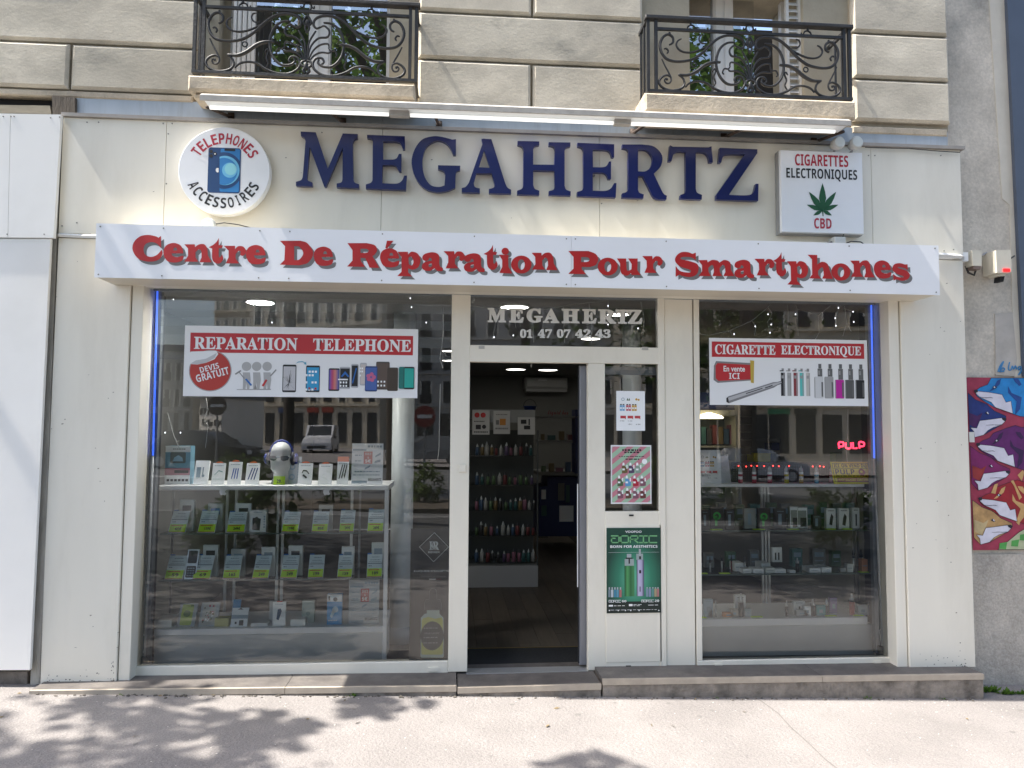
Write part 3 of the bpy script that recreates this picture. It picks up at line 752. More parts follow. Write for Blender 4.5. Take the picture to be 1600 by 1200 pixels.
# ================================================================= the raised blue shop name
Z1 = lambda x, y: P(450 + x/4.2105, 190 + y/4.2105, -.055)
Z2 = lambda x, y: P(820 + x/4.2105, 200 + y/4.2105, -.055)
xz = lambda f: (lambda x, y: (f(x, y).x, f(x, y).z))
name = thing('shop_name_sign', 'raised navy blue serif capitals spelling the shop name on the cream fascia', 'sign', (.5, -.03, 3.3))
NAME = [
 (Z1, ['83,65 182,70 262,310 360,78 458,82 457,108 437,115s 425,138 430,385 440,402s 467,412 467,438 320,432 320,407 350,400s 358,380 360,170 250,428 238,428 142,165 126,370 132,388s 160,400 160,425 52,422 52,396 85,385s 97,365 115,130 108,108s 85,94']),
 (Z1, ['520,87 768,96 770,180 755,182 742,146s 712,131s 625,130 625,250 705,247s 730,212 747,212 745,328 730,328 702,288s 622,285 620,405 712,408s 748,390s 765,355 782,355 775,450 512,440 512,413 545,402s 556,385 558,130 550,115s 520,107']),
 (Z1, ['1105,115 1105,218 1088,218 1062,165s 1022,132s 972,126s 912,165s 885,250s 895,350s 935,415s 990,430s 1030,420 1035,345 1022,325s 987,312 987,287 1133,290 1132,318 1110,327s 1103,345 1100,435 1050,455s 980,463s 900,440s 840,370s 813,275s 830,190s 880,120s 950,97s 1010,100s 1080,118']),
 (Z1, ['1273,113 1338,115 1430,408 1444,434s 1468,448 1468,475 1322,470 1322,443 1352,435s 1360,415 1340,340 1240,340 1222,405 1230,430s 1262,440 1262,468 1143,465 1143,437 1170,428s 1190,402 1280,145', '1291,188 1328,303 1255,300']),
 (Z2, ['-47,85 95,88 95,112 66,120s 55,140 55,240 195,242 198,140 188,122s 158,114 158,93 300,95 300,120 272,130s 262,150 262,380 272,405s 302,417 302,445 158,440 158,415 188,406s 197,385 195,282 55,278 55,375 66,400s 95,412 95,440 -50,437 -50,412 -20,400s -10,380 -8,145 -18,122s -47,110']),
 (Z2, ['347,97 588,107 588,192 573,192 560,158s 530,144s 448,142 448,258 528,255s 555,220 568,220 567,335 550,335 525,296s 447,292 448,412 530,413s 568,395s 588,362 603,362 598,457 345,447 345,420 376,410s 386,390 386,150 376,130s 348,120']),
 (Z2, ['642,108 770,108 850,122s 903,180s 895,250s 848,300 905,420 918,437s 935,445 932,470 880,468s 845,450s 822,405 778,318 745,315 745,405 754,425s 783,437 780,462 640,458 640,430 670,420s 680,400 682,155 672,140s 642,131', '745,142 800,146s 838,192s 830,252s 795,284s 745,285']),
 (Z2, ['955,113 975,123 1210,127 1228,120 1238,225 1215,225 1205,182s 1178,160s 1125,158 1125,400 1134,425s 1166,440 1164,470 1022,465 1024,440 1052,428s 1060,405 1058,156 1008,155s 980,172s 965,217 945,217']),
 (Z2, ['1283,130 1530,140 1530,165 1343,440 1465,442s 1505,422s 1520,367 1538,367 1535,480 1260,470 1260,440 1448,172 1335,172s 1305,188s 1293,227 1275,227']),
]
for fz, loops in NAME:
    MB().prism([outline(l, xz(fz)) for l in loops], -.055, -.022).build('letter', NAVY, name)
# little stand-off pins
pn = MB()
for x, y in ((480, 240), (540, 240), (592, 250), (650, 255), (768, 260), (830, 265), (880, 270), (928, 275), (990, 270), (1078, 275), (1150, 285)):
    p = P(x, y, -.01); pn.lathe([(.006, -.012), (.006, .012)], p, 8, 'Y')
pn.build('stand_off', STEEL, name)

# ================================================================= the long white banner sign
YB = -.27
ban = thing('banner_sign', 'long white box sign with red slab lettering reaching across the whole shopfront', 'sign', (.5, YB, 2.6))
bxl, bxr = P(149, 388, YB).x, P(1467.5, 423, YB).x
bzt, bzb = P(800, 366, YB).z, P(800, 447, YB).z
sj = P(892.5, 415, YB).x
for a, b in ((bxl, sj - .001), (sj + .001, bxr)):
    box('face_panel', SIGNW, ban, a, b, YB, YB + .008, bzb, bzt)
box('sign_box', M('sign_box_cream', (.70, .65, .54), .5, var=.04), ban, bxl + .004, bxr - .004, YB + .008, -.003, HZ - .001, bzt - .006)
sc = MB()
for x, y in ((155, 351), (254, 0), (405, 0), (452, 0), (597, 0), (741, 0), (885, 0), (899, 0), (1041, 0), (1185, 0), (1327, 0), (1461, 0)):
    X = P(x, 400, YB).x
    for z in (bzt - .02, bzb + .018): sc.lathe([(.0045, -.002), (.0045, .002)], (X, YB - .001, z), 8, 'Y')
stuff(sc.build('screws', M('screw_head', (.2, .19, .17), .5), ban))
YL = YB - .0022
def zz(ox, oy, k): return lambda x, y: (P(ox + x/k, oy + y/k, YL).x, P(ox + x/k, oy + y/k, YL).z)
A_, B_, C_, D_ = zz(190, 355, 4.571), zz(540, 370, 4.571), zz(880, 375, 5.714), zz(1150, 380, 5.714)
G = {
 'C': (A_, ['280,62 281,150 252,118s 212,106s 170,120s 155,158s 168,197s 208,212s 250,198s 286,160 290,190s 265,230s 200,246s 120,226s 78,165s 86,108s 130,66s 190,55s 245,66s 262,76']),
 'e': (A_, ['440,187 355,187 366,206s 400,213s 436,202 443,210 428,240s 375,252s 322,238s 298,182s 316,132s 370,112s 420,130s 437,165s', '368,166 374,148s 390,147s 398,166']),
 'n': (A_, ['445,122 520,122 522,142 550,123s 586,122s 608,150s 613,200 640,250 553,250 569,215 566,170s 548,158s 525,178 525,215 545,246 445,246 472,205 472,152']),
 't': (A_, ['692,76 692,128 722,130 714,150 692,150 692,203s 700,216s 716,194 724,222s 718,240s 692,260s 660,250s 645,220s 645,152 620,143 652,126s 678,102s']),
 'r': (A_, ['728,133 808,133 808,158 830,136s 865,138s 886,165s 882,190s 862,205s 846,195s 848,172s 832,170s 812,192 812,225 838,258 742,258 762,215 762,165']),
 'D': (A_, ['1128,97 1275,97 1325,115s 1366,185s 1330,252s 1265,272 1128,267 1160,235 1165,135', '1230,135 1268,141s 1295,185s 1268,230s 1230,235']),
 'R': (B_, ['12,45 150,45 207,60s 224,95s 205,128s 190,137 240,222 170,220 140,152 105,150 108,175 138,214 10,212 48,170 48,95', '105,85 148,86s 165,100s 148,114s 105,115']),
 'p': (B_, ['372,107 445,107 447,127 472,106s 515,120s 535,165s 520,215s 482,234s 447,225 447,255 478,283 370,280 400,250 400,145', '449,152 463,140s 480,155s 485,185s 472,205s 452,195']),
 'a': (B_, ['548,158s 560,126s 620,110s 665,130s 668,190 675,212s 695,222 690,244s 655,242s 635,224 600,243s 556,235s 545,206s 566,181s 616,170 612,155s 598,150s 590,166s 570,172s', '616,190 596,195s 592,210s 604,217s 617,208']),
 'i': (B_, ['1095,128 1165,130 1160,150 1163,215 1190,262 1098,258 1118,215 1118,165']),
 'P': (C_, ['45,98 225,98 290,125s 313,170s 292,220s 240,241 165,240 165,260 205,305 45,302 92,255 92,150', '160,152 218,155s 236,173s 218,194s 160,197']),
 'u': (C_, ['480,165 562,165 566,255s 578,275s 610,262 612,215 580,165 665,165 662,270 692,312 610,312 606,295 570,318s 522,300s 508,250 508,210']),
 'S': (C_, ['1182,112 1182,180 1145,156s 1090,150s 1052,156s 1052,172s 1125,188s 1195,215s 1206,262s 1185,310s 1130,330s 1062,320s 1040,308 1002,328 1002,232 1040,276s 1112,291s 1138,282s 1126,264s 1042,236s 998,190s 1006,145s 1050,110s 1110,108s 1152,124']),
 'm': (C_, ['1205,180 1285,178 1290,200 1330,178s 1378,184s 1394,202 1440,178s 1490,200s 1497,265 1530,322 1430,322 1448,285 1443,235s 1425,222s 1396,250 1398,285 1420,322 1332,322 1346,285 1342,235s 1325,223s 1295,250 1298,285 1318,322 1208,322 1240,280 1240,225']),
 'h': (D_, ['640,103 727,105 727,190 770,166s 818,184s 838,240 868,318 770,316 786,285 780,226s 764,216s 735,246 735,280 760,316 655,314 682,280 680,140']),
 's': (D_, ['1530,188 1533,240 1500,222s 1448,211s 1452,224s 1520,245s 1550,282s 1533,320s 1480,335s 1432,322 1405,332 1402,275 1440,300s 1492,305s 1486,292s 1430,270s 1395,235s 1410,190s 1460,178s 1506,190']),
 'o': (B_, None), 'é': (B_, None), 'dot': (B_, None)}
def gl(c):
    f, L = G[c]
    if c == 'o': return [ell(1255, 198, 73, 64, f), ell(1255, 198, 25, 38, f)]
    if c == 'é': return [outline('295,28 342,28 296,84 284,80', f)]
    if c == 'dot': return [ell(1140, 103, 26, 25, f)]
    return [outline(l, f) for l in L]
WORD = [(A_, [('C',75),('e',298),('n',445),('t',620),('r',728),('e',888),('D',1128),('e',1372)]),
        (B_, [('R',10),('e',245),('p',370),('a',545),('r',698),('a',845),('t',985),('i',1095),('o',1182),('n',1328)]),
        (C_, [('P',45),('o',308),('u',480),('r',705),('S',998),('m',1205)]),
        (D_, [('a',-15),('r',165),('t',330),('p',455),('h',640),('o',850),('n',1020),('e',1230),('s',1395)])]
gc = {k: gl(k) for k in G}
gx = {k: min(p[0] for L in v for p in L) for k, v in gc.items()}
accd = gx['é'] - gx['R']
def put(loops, dx, dz):
    L2 = [[(p[0] + dx, p[1]) for p in L] for L in loops]
    sh = [[(p[0] + .018, p[1] - .019) for p in L] for L in L2]
    MB().prism(sh, YL + .0010).build('letter_shadow', GREYSH, ban)
    MB().prism(L2, YL).build('letter', RED, ban)
for f, seq in WORD:
    for c, x in seq:
        put(gc[c], f(x, 200)[0] - gx[c], 0)
        if c == 'i': put(gc['dot'], 0, 0)
        if c == 'e' and f is B_: put(gc['é'], 0, 0)

# ================================================================= round and square signs on the fascia
YQ = -.09
rs = thing('round_sign', 'round white sign with a blue phone and curved red and black lettering', 'sign', P(350, 267, YQ))
rc = P(350.3, 266.8, YQ); ra = P(421.5, 270, YQ).x - rc.x; rb = rc.z - P(350, 335.2, YQ).z
R_ = (ra + rb) / 2
MB().lathe([(R_ - .003, 0), (R_, .003), (R_, .06), (R_ - .01, .062)], rc, 64, 'Y').build('disc', SIGNW, rs)
MB().lathe([(R_ * .8, 0), (R_ * .8, .03)], rc + Vector((0, .06, 0)), 32, 'Y').build('mount', STEEL, rs)
RPl = Plane((rc.x - R_, YQ, rc.z - R_), (2*R_, 0, 0), (0, 0, 2*R_))
fu = uvpx(RPl)
def zr(x, y): return fu(270 + x/7.5, 190 + y/7.5)
def arc_text(t, mat, r0, r1, a0, a1, up, wid):
    mb = MB(); n = len(t)
    for i, ch in enumerate(t):
        a = rad(a0 + (a1 - a0) * i / (n - 1)); vs, fs, asp = text2d(ch, 'sans', .012)
        w = wid * (.45 if ch == 'I' else 1)
        pts = []
        for x, y in vs:
            r = r0 + (r1 - r0) * (y if up else 1 - y); s = (x - .5) * w
            rm = (r0 + r1) / 2
            if up: pts.append((math.cos(a)*r + math.sin(a)*s, math.sin(a)*r - math.cos(a)*s))
            else: pts.append((math.cos(a)*r - math.sin(a)*s, math.sin(a)*r + math.cos(a)*s))
        mb.add([RPl.p(.5 + p[0]*.5, .5 + p[1]*.5, .0025) for p in pts], fs)
    mb.build('lettering', mat, rs)
arc_text('TELEPHONES', CRIMSON, .62, .86, 146, 33, True, .125)
arc_text('ACCESSOIRES', BLACK, .62, .86, 208, 333, False, .125)
def up(pts): return [zr(*p) for p in pts]
PHN = M('phone_navy_print', (.008, .05, .16), .4); PHB = M('phone_blue_print', (.02, .19, .48), .4); PHC = M('phone_cyan_print', (.14, .46, .70), .4); PHG = M('phone_teal_print', (.24, .58, .66), .4)
def rr4(x0, y0, x1, y1, mat, nm, off, r=.02):
    a, b = zr(x0, y1), zr(x1, y0); mb = MB(); RPl.rrect(mb, a[0], b[0], a[1], b[1], r, off); mb.build(nm, mat, rs)
rr4(404, 315, 803, 833, PHN, 'phone_picture', .0020, .03)
rr4(548, 326, 790, 822, PHB, 'phone_picture', .0026, .018)
def clipdisc(cx, cy, r, mat, off):
    pts = []
    for k in range(48):
        a = 2*math.pi*k/48; x = max(550, min(788, cx + r*math.cos(a))); y = max(328, min(820, cy + r*math.sin(a))); pts.append(zr(x, y))
    mb = MB(); mb.add([RPl.p(a, b, off) for a, b in pts], [list(range(48))]); mb.build('phone_picture', mat, rs)
clipdisc(600, 575, 215, PHN, .0030); clipdisc(612, 575, 172, PHC, .0034); clipdisc(600, 585, 158, PHB, .0038); clipdisc(668, 572, 88, PHC, .0042); clipdisc(680, 560, 70, PHG, .0046)
mb = MB(); a, b = zr(608, 345), zr(735, 322); RPl.rect(mb, a[0], b[0], a[1], b[1], .005)
for x, y, r in ((452, 353, 22), (452, 404, 22), (497, 380, 22)):
    u = zr(x, y); RPl.disc(mb, u[0], u[1], r/7.5/143*1.0, .005)
mb.build('phone_camera_print', BLACK, rs)
mb = MB(); u = zr(522, 572); RPl.poly(mb, up([(540, 548), (518, 546), (506, 562), (508, 584), (522, 600), (540, 596)]), .005); u = zr(497, 382); RPl.disc(mb, u[0], u[1], .008, .0054); mb.build('emblem_print', WHITE, rs)

sq = thing('square_sign', 'square white sign with a green cannabis leaf between red and black words', 'sign', P(1285, 300, YQ))
X0, X1 = P(1220.5, 300, YQ).x, P(1348.5, 300, YQ).x; Zb_, Zt = P(1285, 364, YQ).z, P(1283, 236.5, YQ).z
box('face', SIGNW, sq, X0, X1, YQ, -.05, Zb_, Zt, c=.003)
box('sign_frame', STEEL, sq, X0 - .004, X1 + .004, YQ + .03, -.008, Zb_ - .004, Zt + .004)
SP = Plane((X0, YQ, Zb_), (X1 - X0, 0, 0), (0, 0, Zt - Zb_)); fs_ = uvpx(SP)
def sqt(t, x0, y0, x1, y1, mat, off=.0025):
    a = fs_((x0+x1)/2, y1)[1]; b = fs_((x0+x1)/2, y0)[1]; u0 = fs_(x0, (y0+y1)/2)[0]; u1 = fs_(x1, (y0+y1)/2)[0]
    mb = MB(); SP.text(mb, t, u0, u1, a, b, off, 'sans', .012); mb.build('lettering', mat, sq)
sqt('CIGARETTES', 1242, 242, 1325, 260, CRIMSON); sqt('ELECTRONIQUES', 1228.5, 264, 1339, 283, BLACK); sqt('CBD', 1272, 341, 1299, 357.5, CRIMSON)
lm = MB()
for ang, l, w in ((90, 52, 7.5), (54, 44, 6.5), (126, 44, 6.5), (20, 32, 5), (160, 32, 5), (-28, 20, 4), (208, 20, 4)):
    a = rad(ang); b0 = (1285, 329); pts = []
    for t, k in ((0, .12), (.2, .55), (.45, 1), (.7, .7), (.88, .3), (1, 0), (.88, -.3), (.7, -.7), (.45, -1), (.2, -.55)):
        x = b0[0] + math.cos(a)*l*.82*t - math.sin(a)*w*k*.75; y = b0[1] - (math.sin(a)*l*.82*t + math.cos(a)*w*k*.75); pts.append(fs_(x, y))
    SP.poly(lm, pts, .0025)
SP.poly(lm, [fs_(1284, 328), fs_(1286, 328), fs_(1286.5, 338), fs_(1285, 338)], .0025)
lm.build('leaf_print', M('leaf_green_print', (.008, .085, .03), .5), sq)

# ================================================================= small lamps, boxes and alarms
LAMPG = M('lamp_grey', (.55, .56, .54), .4, var=.08, scale=12)
CAB = M('black_cable', (.03, .03, .03), .6)
def spot(x, y, r, label, front=-.16):
    c = P(x, y, front); R1 = r / F * (5 + front)
    t = thing('floodlight', label, 'lamp', c, 'small round grey floodlights')
    MB().lathe([(R1*.86, 0), (R1, .006), (R1, .02), (R1*.9, .05), (R1*.6, .085)], c, 20, 'Y').build('housing', LAMPG, t, True)
    MB().lathe([(R1*.8, -.004), (R1*.8, .004)], c, 20, 'Y').build('lens', M('frosted_lens', (.66, .70, .68), .25), t)
    MB().tube([c + Vector((0, .06, 0)), c + Vector((0, .08, -.04)), c + Vector((0, .15, -.05))], .009, 6).build('arm', STEEL, t)
    return t
spot(1312, 222, 10.5, 'left of the two round grey floodlights above the square leaf sign')
spot(1340, 221.5, 10.5, 'right of the two round grey floodlights above the square leaf sign')
spot(325, 351, 11, 'round grey floodlight half hidden behind the white banner below the round sign', front=-.12)
cbx = thing('junction_box', 'small grey junction box on the banner top under the square leaf sign', 'box', P(1313, 376, -.1))
pbox('casing', LAMPG, cbx, 1304, 370, 1322, 384, -.12, -.03, c=.004)
MB().tube([P(1322, 380, -.08), P(1330, 377, -.1), P(1345, 378, -.1), P(1352, 383, -.1)], .004, 6).tube([P(1304, 380, -.08), P(1299, 378, -.09), P(1292, 380, -.09)], .004, 6).tube([P(1317, 371, -.08), P(1318, 366, -.08)], .004).build('cable', CAB, cbx)
wire = MB().tube([P(1352, 230, -.03), P(1372, 231, -.04), P(1420, 232, -.03), P(1465, 236, -.03), P(1500, 238, -.03)], .0035, 6).build('black_cable', CAB); tag(wire, 'black cable sagging along the top of the fascia beside the floodlights', 'cable')
wire = MB().tube([P(337, 350, -.1), P(350, 348, -.11), P(372, 351, -.11), P(396, 357, -.1)], .0035, 6).build('black_cable', CAB); tag(wire, 'short black cable on top of the banner beside the half hidden floodlight', 'cable')
def drop(t): return t
ARMM = M('white_arm', (.72, .73, .72), .4)
arm = thing('sign_arm', 'white metal arm holding the right end of the banner sign to the wall', 'bracket', P(1490, 400, -.1))
MB().tube([P(1462, 398, -.2), P(1505, 401, .02)], .016, 4).build('arm_tube', ARMM, arm); pbox('arm_plate', ARMM, arm, 1503, 394, 1513, 408, .0, .13)
arm = thing('sign_arm', 'white metal arm holding the left end of the banner sign to the pilaster', 'bracket', P(130, 368, -.1))
MB().tube([P(152, 369, -.2), P(126, 369, -.012), P(92, 367, -.012)], .012, 4).build('arm_tube', ARMM, arm); MB().tube([P(148, 368, -.1), P(141, 366, -.08), P(136, 371, -.05)], .005).build('cable', CAB, arm)
BEIGE = M('beige_plastic', (.62, .58, .48), .45, var=.06, dirt_amt=.2, dirt_scale=12)
al = thing('alarm_siren', 'beige alarm siren box with a red light on the concrete wall', 'alarm', P(1568, 415, 0))
wedge('casing', BEIGE, [(1556, 391), (1579, 390), (1581, 424), (1576, 427), (1558, 426)], -.02, .12, al); 
wedge('side_cover', BEIGE, [(1553, 393), (1556, 391), (1558, 426), (1555, 424)], .0, .12, al)
pbox('beacon', M('red_beacon', (.75, .01, .01), .3, emit=.6), al, 1568.5, 419.5, 1578.5, 424.5, -.028, -.02)
wedge('bottom_socket', BEIGE, [(1559, 427), (1572, 427), (1570, 431), (1561, 431)], .0, .1, al); wedge('dark_nozzle', DARK, [(1563, 431), (1570, 431), (1568, 440), (1562, 440)], .02, .08, al)
MB().tube([P(1579, 404, .05), P(1585, 400, .1)], .006).build('side_screw', CAB, al)
cm = thing('security_sensor', 'beige security sensor box on a bracket beside the banner arm', 'sensor', P(1526, 406, 0))
wedge('casing', BEIGE, [(1519, 391), (1534, 391), (1534, 416), (1520, 415)], -.0, .08, cm); wedge('lens_window', M('brown_window', (.16, .11, .09), .4), [(1521, 416), (1533, 416), (1532, 421), (1521, 420)], .0, .06, cm)
MB().tube([P(1534, 400, .05), P(1541, 395, .10)], .007).build('knob_screw', STEEL, cm)
MB().tube([P(1512, 394, .06), P(1518, 401, .05), P(1512, 410, .08), P(1521, 399, .04)], .006).build('bracket', ARMM, cm)
MB().tube([P(1509, 416, .08), P(1513, 426, .06), P(1522, 430, .06), P(1525, 421, .06)], .008, 6).build('cable', CAB, cm)

# ================================================================= the mural
YM = .122
mu = thing('mural', 'colourful street mural of angular fox heads painted on the concrete wall', 'mural', P(1570, 720, YM))
def mz(x, y): return P(1500 + x/7.5, 570 + y/7.5, YM)
def mpoly(pts, mat, k, nm='paint_area'):
    y = YM - .0012*k
    MB().prism([[(mz(*p).x, mz(*p).z) for p in pts]], y).build(nm, mat, mu)
def paint(n, c, var=.22): return M('paint_' + n, c, .7, var=var, scale=14, dirt_amt=.15, dirt_scale=18)
mpoly([(70, 148), (900, 152), (900, 2170), (150, 2172)], paint('crimson', (.34, .035, .075)), 0)
FA = [(165,310),(240,262),(320,232),(362,155),(900,155),(900,620),(702,605),(410,503),(300,440),(200,372)]
FAs = [(165,310),(240,262),(320,232),(362,175),(520,115),(620,85),(700,110),(900,60),(900,620),(702,605),(410,503),(300,440),(200,372)]
MA = [(175,332),(205,310),(330,322),(485,350),(532,440),(590,425),(612,572),(410,500),(360,440),(230,382)]
FB = [(70,330),(180,410),(310,460),(400,540),(535,600),(540,640),(490,700),(270,825),(165,850),(80,770)]
MBz = [(225,655),(350,640),(480,622),(522,662),(480,705),(380,735),(320,770),(270,822),(165,850),(155,780),(115,735),(190,742)]
def shift(pts, dx, dy): return [(x+dx, y+dy) for x, y in pts]
pal = [(0, 0, 'A', paint('azure', (.015, .22, .55)), paint('deep_blue', (.012, .06, .25))),
       (0, 0, 'B', paint('navy', (.012, .03, .17)), paint('violet_navy', (.06, .01, .09))),
       (25, 625, 'A', paint('plum', (.11, .012, .12)), paint('aubergine', (.035, .008, .06))),
       (45, 620, 'B', paint('magenta', (.20, .012, .11)), paint('brick_red', (.30, .03, .03))),
       (50, 1262, 'A', paint('scarlet', (.30, .012, .02)), paint('tan', (.55, .33, .13))),
       (70, 1255, 'B', paint('ochre', (.50, .30, .12), .35), paint('sand', (.55, .42, .22))),
       (80, 1900, 'A', paint('pale_green', (.42, .45, .28)), paint('leaf_green', (.08, .32, .07)))]
MUW = paint('lilac_white', (.66, .64, .72), .12)
INK = M('mural_ink', (.012, .01, .02), .6)
CR = paint('crimson', (.34, .035, .075))
def cl(pts):
    out = []
    for x, y in pts: out.append((max(x, 78 + max(0, y)*.04), min(y, 2165)))
    return out
def outl(pts, k, w=5):
    mb = MB(); q = [mz(*p) for p in pts]; y = YM - .0012*k
    for a, b in zip(q, q[1:] + q[:1]):
        d = Vector((b.x-a.x, 0, b.z-a.z));
        if d.length < 1e-4: continue
        d.normalize(); n = Vector((-d.z, 0, d.x)) * (w/7.5/F*5.1/2)
        a2, b2 = Vector((a.x, y, a.z)) - d*.002, Vector((b.x, y, b.z)) + d*.002
        mb.quad(a2-n, b2-n, b2+n, a2+n)
    mb.build('ink_outline', INK, mu)
for i, (dx, dy, kind, m1, m2) in enumerate(pal):
    if kind == 'A':
        hd = FA if i == 0 else FAs
        h = cl(shift(hd, dx, dy))
        if i == 6: h = [(440, 2165), (520, 2100), (690, 1960), (760, 1920), (900, 1900), (900, 2165)]
        mpoly(h, m1, 1 + i*.15, 'fox_head'); outl(h, 2 + i*.15)
        if i == 6:
            for c in ((500, 2120), (640, 2090), (740, 2020)): mpoly([(c[0]-40, c[1]-30), (c[0]+50, c[1]-45), (c[0]+35, c[1]+40), (c[0]-45, c[1]+35)], m2, 3)
            continue
        for st in ([(430,190),(480,160),(460,230),(380,300),(340,310),(400,250)], [(560,250),(600,330),(720,380),(700,520),(640,590),(660,430),(560,330)], [(620,160),(680,165),(720,230),(690,250),(640,200)]):
            mpoly(cl(shift(st, dx, dy)), m2, 2.6 + i*.1, 'brush_stroke')
        if i == 4:
            for st in ([(330,180),(370,80),(410,70),(380,190)], [(600,100),(560,40),(590,30),(690,230),(660,260)], [(620,520),(680,350),(700,360),(660,560)], [(640,-30),(690,40),(720,-60),(700,-90)]):
                mpoly(cl(shift(st, dx-20, dy+60)), m2, 3.3, 'brush_stroke')
        m = cl(shift(MA, dx, dy)); mpoly(m, MUW, 4, 'muzzle'); outl(m, 5, 4)
        mpoly(shift([(155,300),(168,290),(200,292),(202,318),(175,332)], dx, dy), INK, 5.5, 'nose')
        mpoly(shift([(372,268),(392,245),(432,262),(405,282)], dx, dy), INK, 5.2, 'eye'); mpoly(shift([(385,264),(395,252),(408,264),(395,274)], dx, dy), MUW, 5.8, 'eye_glint')
        outl(shift([(232,380),(290,385),(350,380),(378,390),(350,386),(290,390)], dx, dy), 5.5, 3)
    else:
        h = cl(shift(FB, dx, dy)); mpoly(h, m1, 1 + i*.15, 'fox_head'); outl(h, 2 + i*.15)
        mpoly(cl(shift([(95,560),(200,600),(260,560),(230,640),(180,740),(100,700)], dx, dy)), m2, 2.6 + i*.1, 'brush_stroke')
        m = cl(shift(MBz, dx, dy)); mpoly(m, MUW, 4, 'muzzle'); outl(m, 5, 4)
        mpoly(shift([(478,622),(520,618),(538,640),(522,664),(490,645)], dx, dy), INK, 5.5, 'nose')
        mpoly(shift([(285,565),(310,545),(340,580),(315,585)], dx, dy), INK, 5.2, 'eye'); mpoly(shift([(305,560),(315,550),(330,575),(320,578)], dx, dy), MUW, 5.8, 'eye_glint')
        outl(shift([(300,708),(380,702),(440,712),(490,700)], dx, dy), 5.5, 3)
# the blue signature over the mural
sg_ = MB()
for sp in ('388,1105 405,1060s 432,1025s 418,1060s 398,1100s 420,1105s 440,1085s 425,1075s 412,1095s 436,1105s', '480,1030s 470,1085s 490,1090s 500,1060s 512,1085s 524,1058s 536,1088s', '572,1065s 548,1068s 552,1092s 572,1070s 566,1110s 548,1130s 562,1105s'):
    sg_.tube([Vector((p[0], .1285, p[1])) for p in outline(sp, lambda x, y: (P(1480 + x/5, 360 + y/5, .139).x, P(1480 + x/5, 360 + y/5, .139).z), close=False)], .0045, 5)
sgo = sg_.build('painted_signature', M('paint_signature', (.05, .22, .45), .6), mu)
tp = wedge('tape_strip', M('pale_tape', (.7, .69, .64), .6), [(1514, 675), (1522, 675), (1523, 691), (1515, 691)], YM - .012, YM - .0105, mu)

# ================================================================= inside the shop
IX0, IX1, IY1, IFZ, ICZ = -2.25, 3.4, 7.6, .085, 2.62
WALLI = M('interior_wall', (.19, .19, .175), .8, var=.05, scale=2)
struct(box('interior_back_wall', WALLI, None, IX0, IX1, IY1, IY1 + .1, IFZ, ICZ))
struct(box('interior_side_wall', WALLI, None, IX0 - .1, IX0, .175, IY1, IFZ - .3, ICZ))
struct(box('interior_side_wall', WALLI, None, IX1, IX1 + .1, .175, IY1, IFZ - .3, ICZ))
struct(box('interior_ceiling', M('interior_ceiling', (.30, .30, .30), .85), None, IX0 - .1, IX1 + .1, .17, IY1 + .1, ICZ, ICZ + .1))
fl_ = struct(box('interior_floor', M('floor_gap', (.03, .026, .022), .8), None, IX0, IX1, .17, IY1, IFZ - .1, IFZ - .006))
PL = [M('floor_plank_%d' % i, c, .5, var=.25, scale=5, stretch=(6, .5, 1)) for i, c in enumerate(((.085, .07, .056), (.075, .062, .05), (.095, .078, .06)))]
pm = {}
for i in range(16):
    y = .70 - (i * .37) % 1.0
    while y < 6.2:
        x = -.75 + i*.16; a, b = max(y, .72), y + 1.1
        if b > a + .01: box('plank', random.choice(PL), fl_, x + .0015, x + .1585, a + .0015, b - .0015, IFZ - .02, IFZ - .001 + random.uniform(0, .0008))
        y += 1.1
dm = tag(box('door_mat', M('dark_mat', (.018, .019, .021), .95, var=.3, scale=60, bump=.5, bscale=200), None, P(733, 1040, .2).x, 1.0, .21, .70, IFZ - .004, IFZ + .004), 'wide black door mat just inside the open doorway', 'mat')
box('mat_edge', M('brass_edge', (.25, .18, .06), .4, metal=.6), dm, P(733, 1040, .2).x, 1.0, .702, .716, IFZ - .004, IFZ + .006)
# sliding door leaf parked behind the sidelight
sd = thing('sliding_door', 'grey aluminium edged sliding door parked open at the right of the doorway', 'door', (.95, .17, IFZ))
DGREY = M('door_aluminium', (.23, .24, .27), .4, metal=.4, var=.05)
d0, d1 = P(906, 800, .17).x, P(919, 800, .17).x + .02
box('door_stile', DGREY, sd, d0, d1, .175, .215, IFZ + .03, tz1 - .01, c=.004)
box('door_gasket', BLACKF, sd, d0 - .008, d0 - .001, .185, .205, IFZ + .04, tz1 - .02)
box('door_handle_strip', WHITEM, sd, d0 - .014, d0 - .0085, .188, .2, IFZ + .55, IFZ + 1.25)
box('door_stile', DGREY, sd, d0 + .78, d0 + .84, .175, .215, IFZ + .03, tz1 - .01)
box('door_rail', DGREY, sd, d1 + .001, d0 + .779, .178, .212, IFZ + .03, IFZ + .10); box('door_rail', DGREY, sd, d1 + .001, d0 + .779, .178, .212, tz1 - .07, tz1 - .011)
# columns
for x0, x1, Y, lab in ((611, 645, .95, 'round pale column standing behind the left display window'), (973, 1003, 1.25, 'round pale column standing behind the sidelight and its notices')):
    c = P((x0+x1)/2, 800, Y); r = (x1-x0)/2/F*(5+Y); zt = ICZ
    t = thing('column', lab, 'column', (c.x, Y, IFZ), 'round columns inside the shop')
    MB().lathe([(r, IFZ), (r, ICZ - .004)], (c.x, Y, 0), 28).build('shaft', M('column_paint', (.66, .70, .70), .45, var=.03), t, True)
    MB().lathe([(r + .025, IFZ), (r + .02, IFZ + .12)], (c.x, Y, 0), 28).build('base_ring', M('column_base', (.3, .32, .33), .5), t, True)
